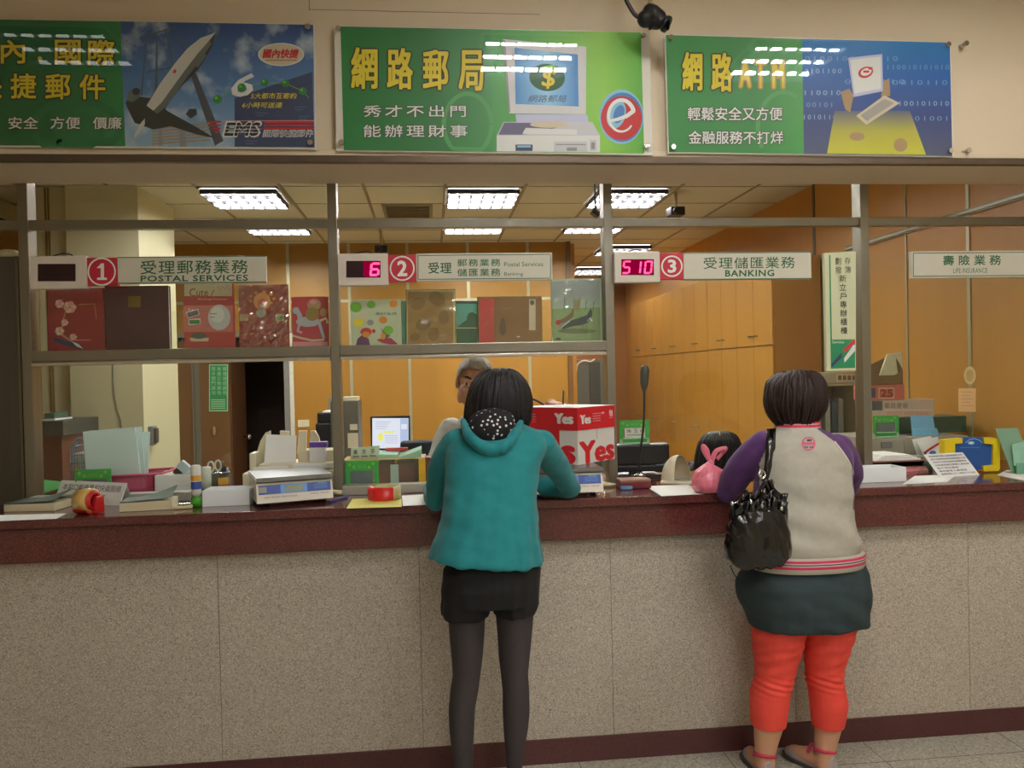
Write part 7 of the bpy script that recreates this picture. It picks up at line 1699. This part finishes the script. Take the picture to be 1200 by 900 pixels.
def clip_hair(c, R, s, m, nm, t, extra=.006, front=.045, low=-.05):
    """short hair: a cap over the skull, cut at the hairline"""
    b = MB(); L = lambda x, y, z: V(c)+R @ (V((x, y, z))*s)
    b.ell(L(0, -.012, .034), tuple(v*s for v in (.073+extra+.003, .092+extra, .086+extra)), m, R, 48, 32); b.ell(L(0, -.03, -.01), tuple(v*s for v in (.070+extra, .072+extra, .075)), m, R, 40, 28)
    me = remeshed(b, .004, 2); Ri = R.inverted()
    bm = bmesh.new(); bm.from_mesh(me)
    def cut(p):
        q = (Ri @ (p-V(c)))/s
        return (q.z < .082-.5*max(0, abs(q.x)-.03) and q.y > front-.2*max(0, .05-q.z)) or (q.z < low) or (q.z < .03 and q.y > .022)
    bmesh.ops.delete(bm, geom=[f for f in bm.faces if cut(f.calc_center_median())], context='FACES'); bm.to_mesh(me); bm.free()
    displaced(me, lambda p, n: .0025*noise.noise(p*60)); return finish(me, nm, t, m)
clip_hair(hcm, RM, 1.06, hair_g, 'hair', t)
b = MB(); p = wB+V((.045, -.075, -.004)); b.cyl(p+V((-.002, .0, -.004)), p+V((.003, .004, .066)), .0045, .004, black_p, 10); one('pen', b, 'dark pen upright in the hand of the grey haired clerk', 'pen')
b = MB(); b.tube([at(622, 467, 4.3), at(628, 469, 4.3), at(635, 473, 4.3), at(641, 478.5, 4.3), at(643, 490, 4.3), V((X(643, 520, 4.3), 4.3, 1.02))], .006, black_p, 8); one('desk_cable', b, 'black cable arching up behind the carton', 'cable')
# dark office chair behind him
def office_chair(x, y, label, zb0, zb1):
    t = thing('office_chair', V((x, y, 0)), label, 'chair'); fab = M('chair_navy', (34, 38, 48), .7, var=.08)
    b = MB(); b.box(x-.22, x+.22, y-.22, y+.22, .42, .50, fab, .03, seg=3); b.done('seat', t); b = MB(); b.box(x-.21, x+.21, y+.20, y+.27, zb0, zb1, fab, .03, seg=3); b.done('backrest', t)
    b = MB(); b.box(x-.03, x+.03, y+.23, y+.26, .44, zb0+.1, black_p, .005); b.done('back_bar', t); b = MB(); b.cyl((x, y, .1), (x, y, .42), .03, .03, black_p, 14); b.done('column', t)
    for k in range(5):
        a_ = 2*pi*k/5; e = V((x+.26*cos(a_), y+.26*sin(a_), .06)); b = MB(); b.tube([V((x, y, .11)), e], [.025, .018], black_p, 8, 2); o = b.done('leg', t); b = MB(); b.cyl(e+V((0, -.012, -.032)), e+V((0, .012, -.032)), .028, .028, black_p, 14); b.done('caster', o)
office_chair(X(505, 520, 5.5), 5.3, 'dark office chair behind the grey haired clerk', .72, Z(500, 515.5, 5.55))

# ---------------------------------------------------------------- female clerk bent over her desk
t = thing('person', V((1.45, 4.75, 0)), 'black haired clerk with a centre parting bent over her desk', 'person')
cxf = X(843, 540, 4.2); hcf = at(843, 541, 4.22)
topm = M('dark_top', (52, 48, 58), .85, var=.06)
RF = Matrix.Rotation(pi, 3, 'Z') @ Matrix.Rotation(-1.0, 3, 'X')
sC, eC, wC = V((cxf-.17, 4.42, 1.0)), V((cxf-.22, 4.30, .82)), V((cxf-.06, 4.12, .80)); sD, eD, wD = V((cxf+.17, 4.42, 1.0)), V((cxf+.22, 4.30, .82)), V((cxf+.08, 4.12, .80))
b = MB(); b.loft([ring((cxf, 4.76, .50), .16, .12), ring((cxf, 4.72, .62), .145, .11), ring((cxf, 4.64, .75), .13, .10), ring((cxf, 4.53, .88), .145, .10), ring((cxf, 4.44, .98), .14, .085), ring((cxf, 4.38, 1.04), .065, .06)], skin)
b.limb([V((cxf, 4.40, 1.02)), V((cxf, 4.30, 1.08)), hcf+V((0, .05, -.03))], [.056, .05, .05], skin, 14, 4); Lf = head_into(b, hcf, RF, skin, 1.0)
for s_, e_, w_ in ((sC, eC, wC), (sD, eD, wD)): b.limb([s_, s_.lerp(e_, .5), e_], [.044, .04, .034], skin, 14, 5); b.limb([e_, e_.lerp(w_, .4), w_], [.034, .032, .023], skin, 14, 5)
hand_into(b, wC, (.3, -.9, -.03), (0, 0, -1), 1, skin, (.2, .25, .2), .9); hand_into(b, wD, (-.3, -.9, -.03), (0, 0, -1), -1, skin, (.2, .25, .2), .9)
for x in (-.09, .09): b.limb([(cxf+x, 4.72, .56), (cxf+x, 4.48, .56), (cxf+x, 4.32, .54), (cxf+x, 4.30, .3), (cxf+x, 4.32, .09)], [.085, .072, .056, .05, .04], skin, 14, 4); b.limb([(cxf+x, 4.32, .06), (cxf+x, 4.20, .035)], [.038, .03], skin, 12, 4)
me = remeshed(b, .0045, 3); finish(me, 'body', t, skin); face_parts(t, Lf, RF)
b = MB(); b.loft([ring((cxf, 4.76, .50), .18, .135, 40), ring((cxf, 4.72, .62), .165, .125, 40), ring((cxf, 4.64, .75), .15, .115, 40), ring((cxf, 4.53, .88), .165, .115, 40), ring((cxf, 4.44, .98), .16, .10, 40), ring((cxf, 4.38, 1.045), .08, .072, 40)], topm)
for s_, e_, w_ in ((sC, eC, wC), (sD, eD, wD)): b.limb([s_*.93+V((cxf, s_.y, s_.z))*.07, s_.lerp(e_, .5), e_, e_.lerp(w_, .6)], [.06, .054, .046, .038], topm, 16, 5)
me = remeshed(b, .006, 4); cloth(me, cxf, 4.6, .008, .5, 1.0, 8, 2, .003); finish(me, 'top', t, topm)
b = MB()
for x in (-.09, .09): b.limb([(cxf+x, 4.74, .56), (cxf+x, 4.48, .56), (cxf+x, 4.32, .54), (cxf+x, 4.30, .3), (cxf+x, 4.32, .08)], [.095, .082, .068, .062, .055], dk, 16, 4)
me = remeshed(b, .007, 3); finish(me, 'trousers', t, dk)
for x in (-.09, .09): shoe(t, (cxf+x, 4.37, 0), (0, -1, 0), .235, black_p, M('shoe_sole'))
rows = [(505.5, 837, 850, .03), (508, 830, 857, .055, 4.13), (513, 825, 862, .08, 4.14), (521, 821, 865, .10, 4.15), (532, 818, 867.5, .105, 4.17), (545, 816, 868.5, .10, 4.19), (560, 815, 869, .095, 4.22), (575, 816, 868, .08, 4.25)]
rg = rows_rings(rows, 4.13, 56, 2.1)
for i, r in enumerate(rg):
    for p in r:
        if i >= 6 and p.y < 4.08 and abs(p.x-cxf) < .06: p.y = 4.08
b = MB(); b.loft(rg, hair_b); me = remeshed(b, .0045, 4); displaced(me, lambda p, n: .0025*noise.noise(V((math.atan2(p.x-cxf, p.y-4.17)*16, p.z*5, 3)))); bvf = bvh_of(me); me = locks(me, rows, 4.15, -1, hair_b, 130, 7, .9, 1.0, skip=0., r0=.007, lift=.002); hf = finish(me, 'hair', t, hair_b)
P = []
for py in (506.5, 509, 512, 516, 520):
    o_ = V((0, 0, EYE)); d = (at(843+(py-506)*.12, py, 4.1)-o_).normalized(); h = bvf.ray_cast(o_, d)[0]
    if h: P.append(h+d*.001)
if len(P) > 2: b = MB(); b.tube(P, .0032, skin, 6, 3); b.done('parting', hf)
office_chair(cxf, 4.76, 'dark office chair the bent over clerk sits on', .62, .98)
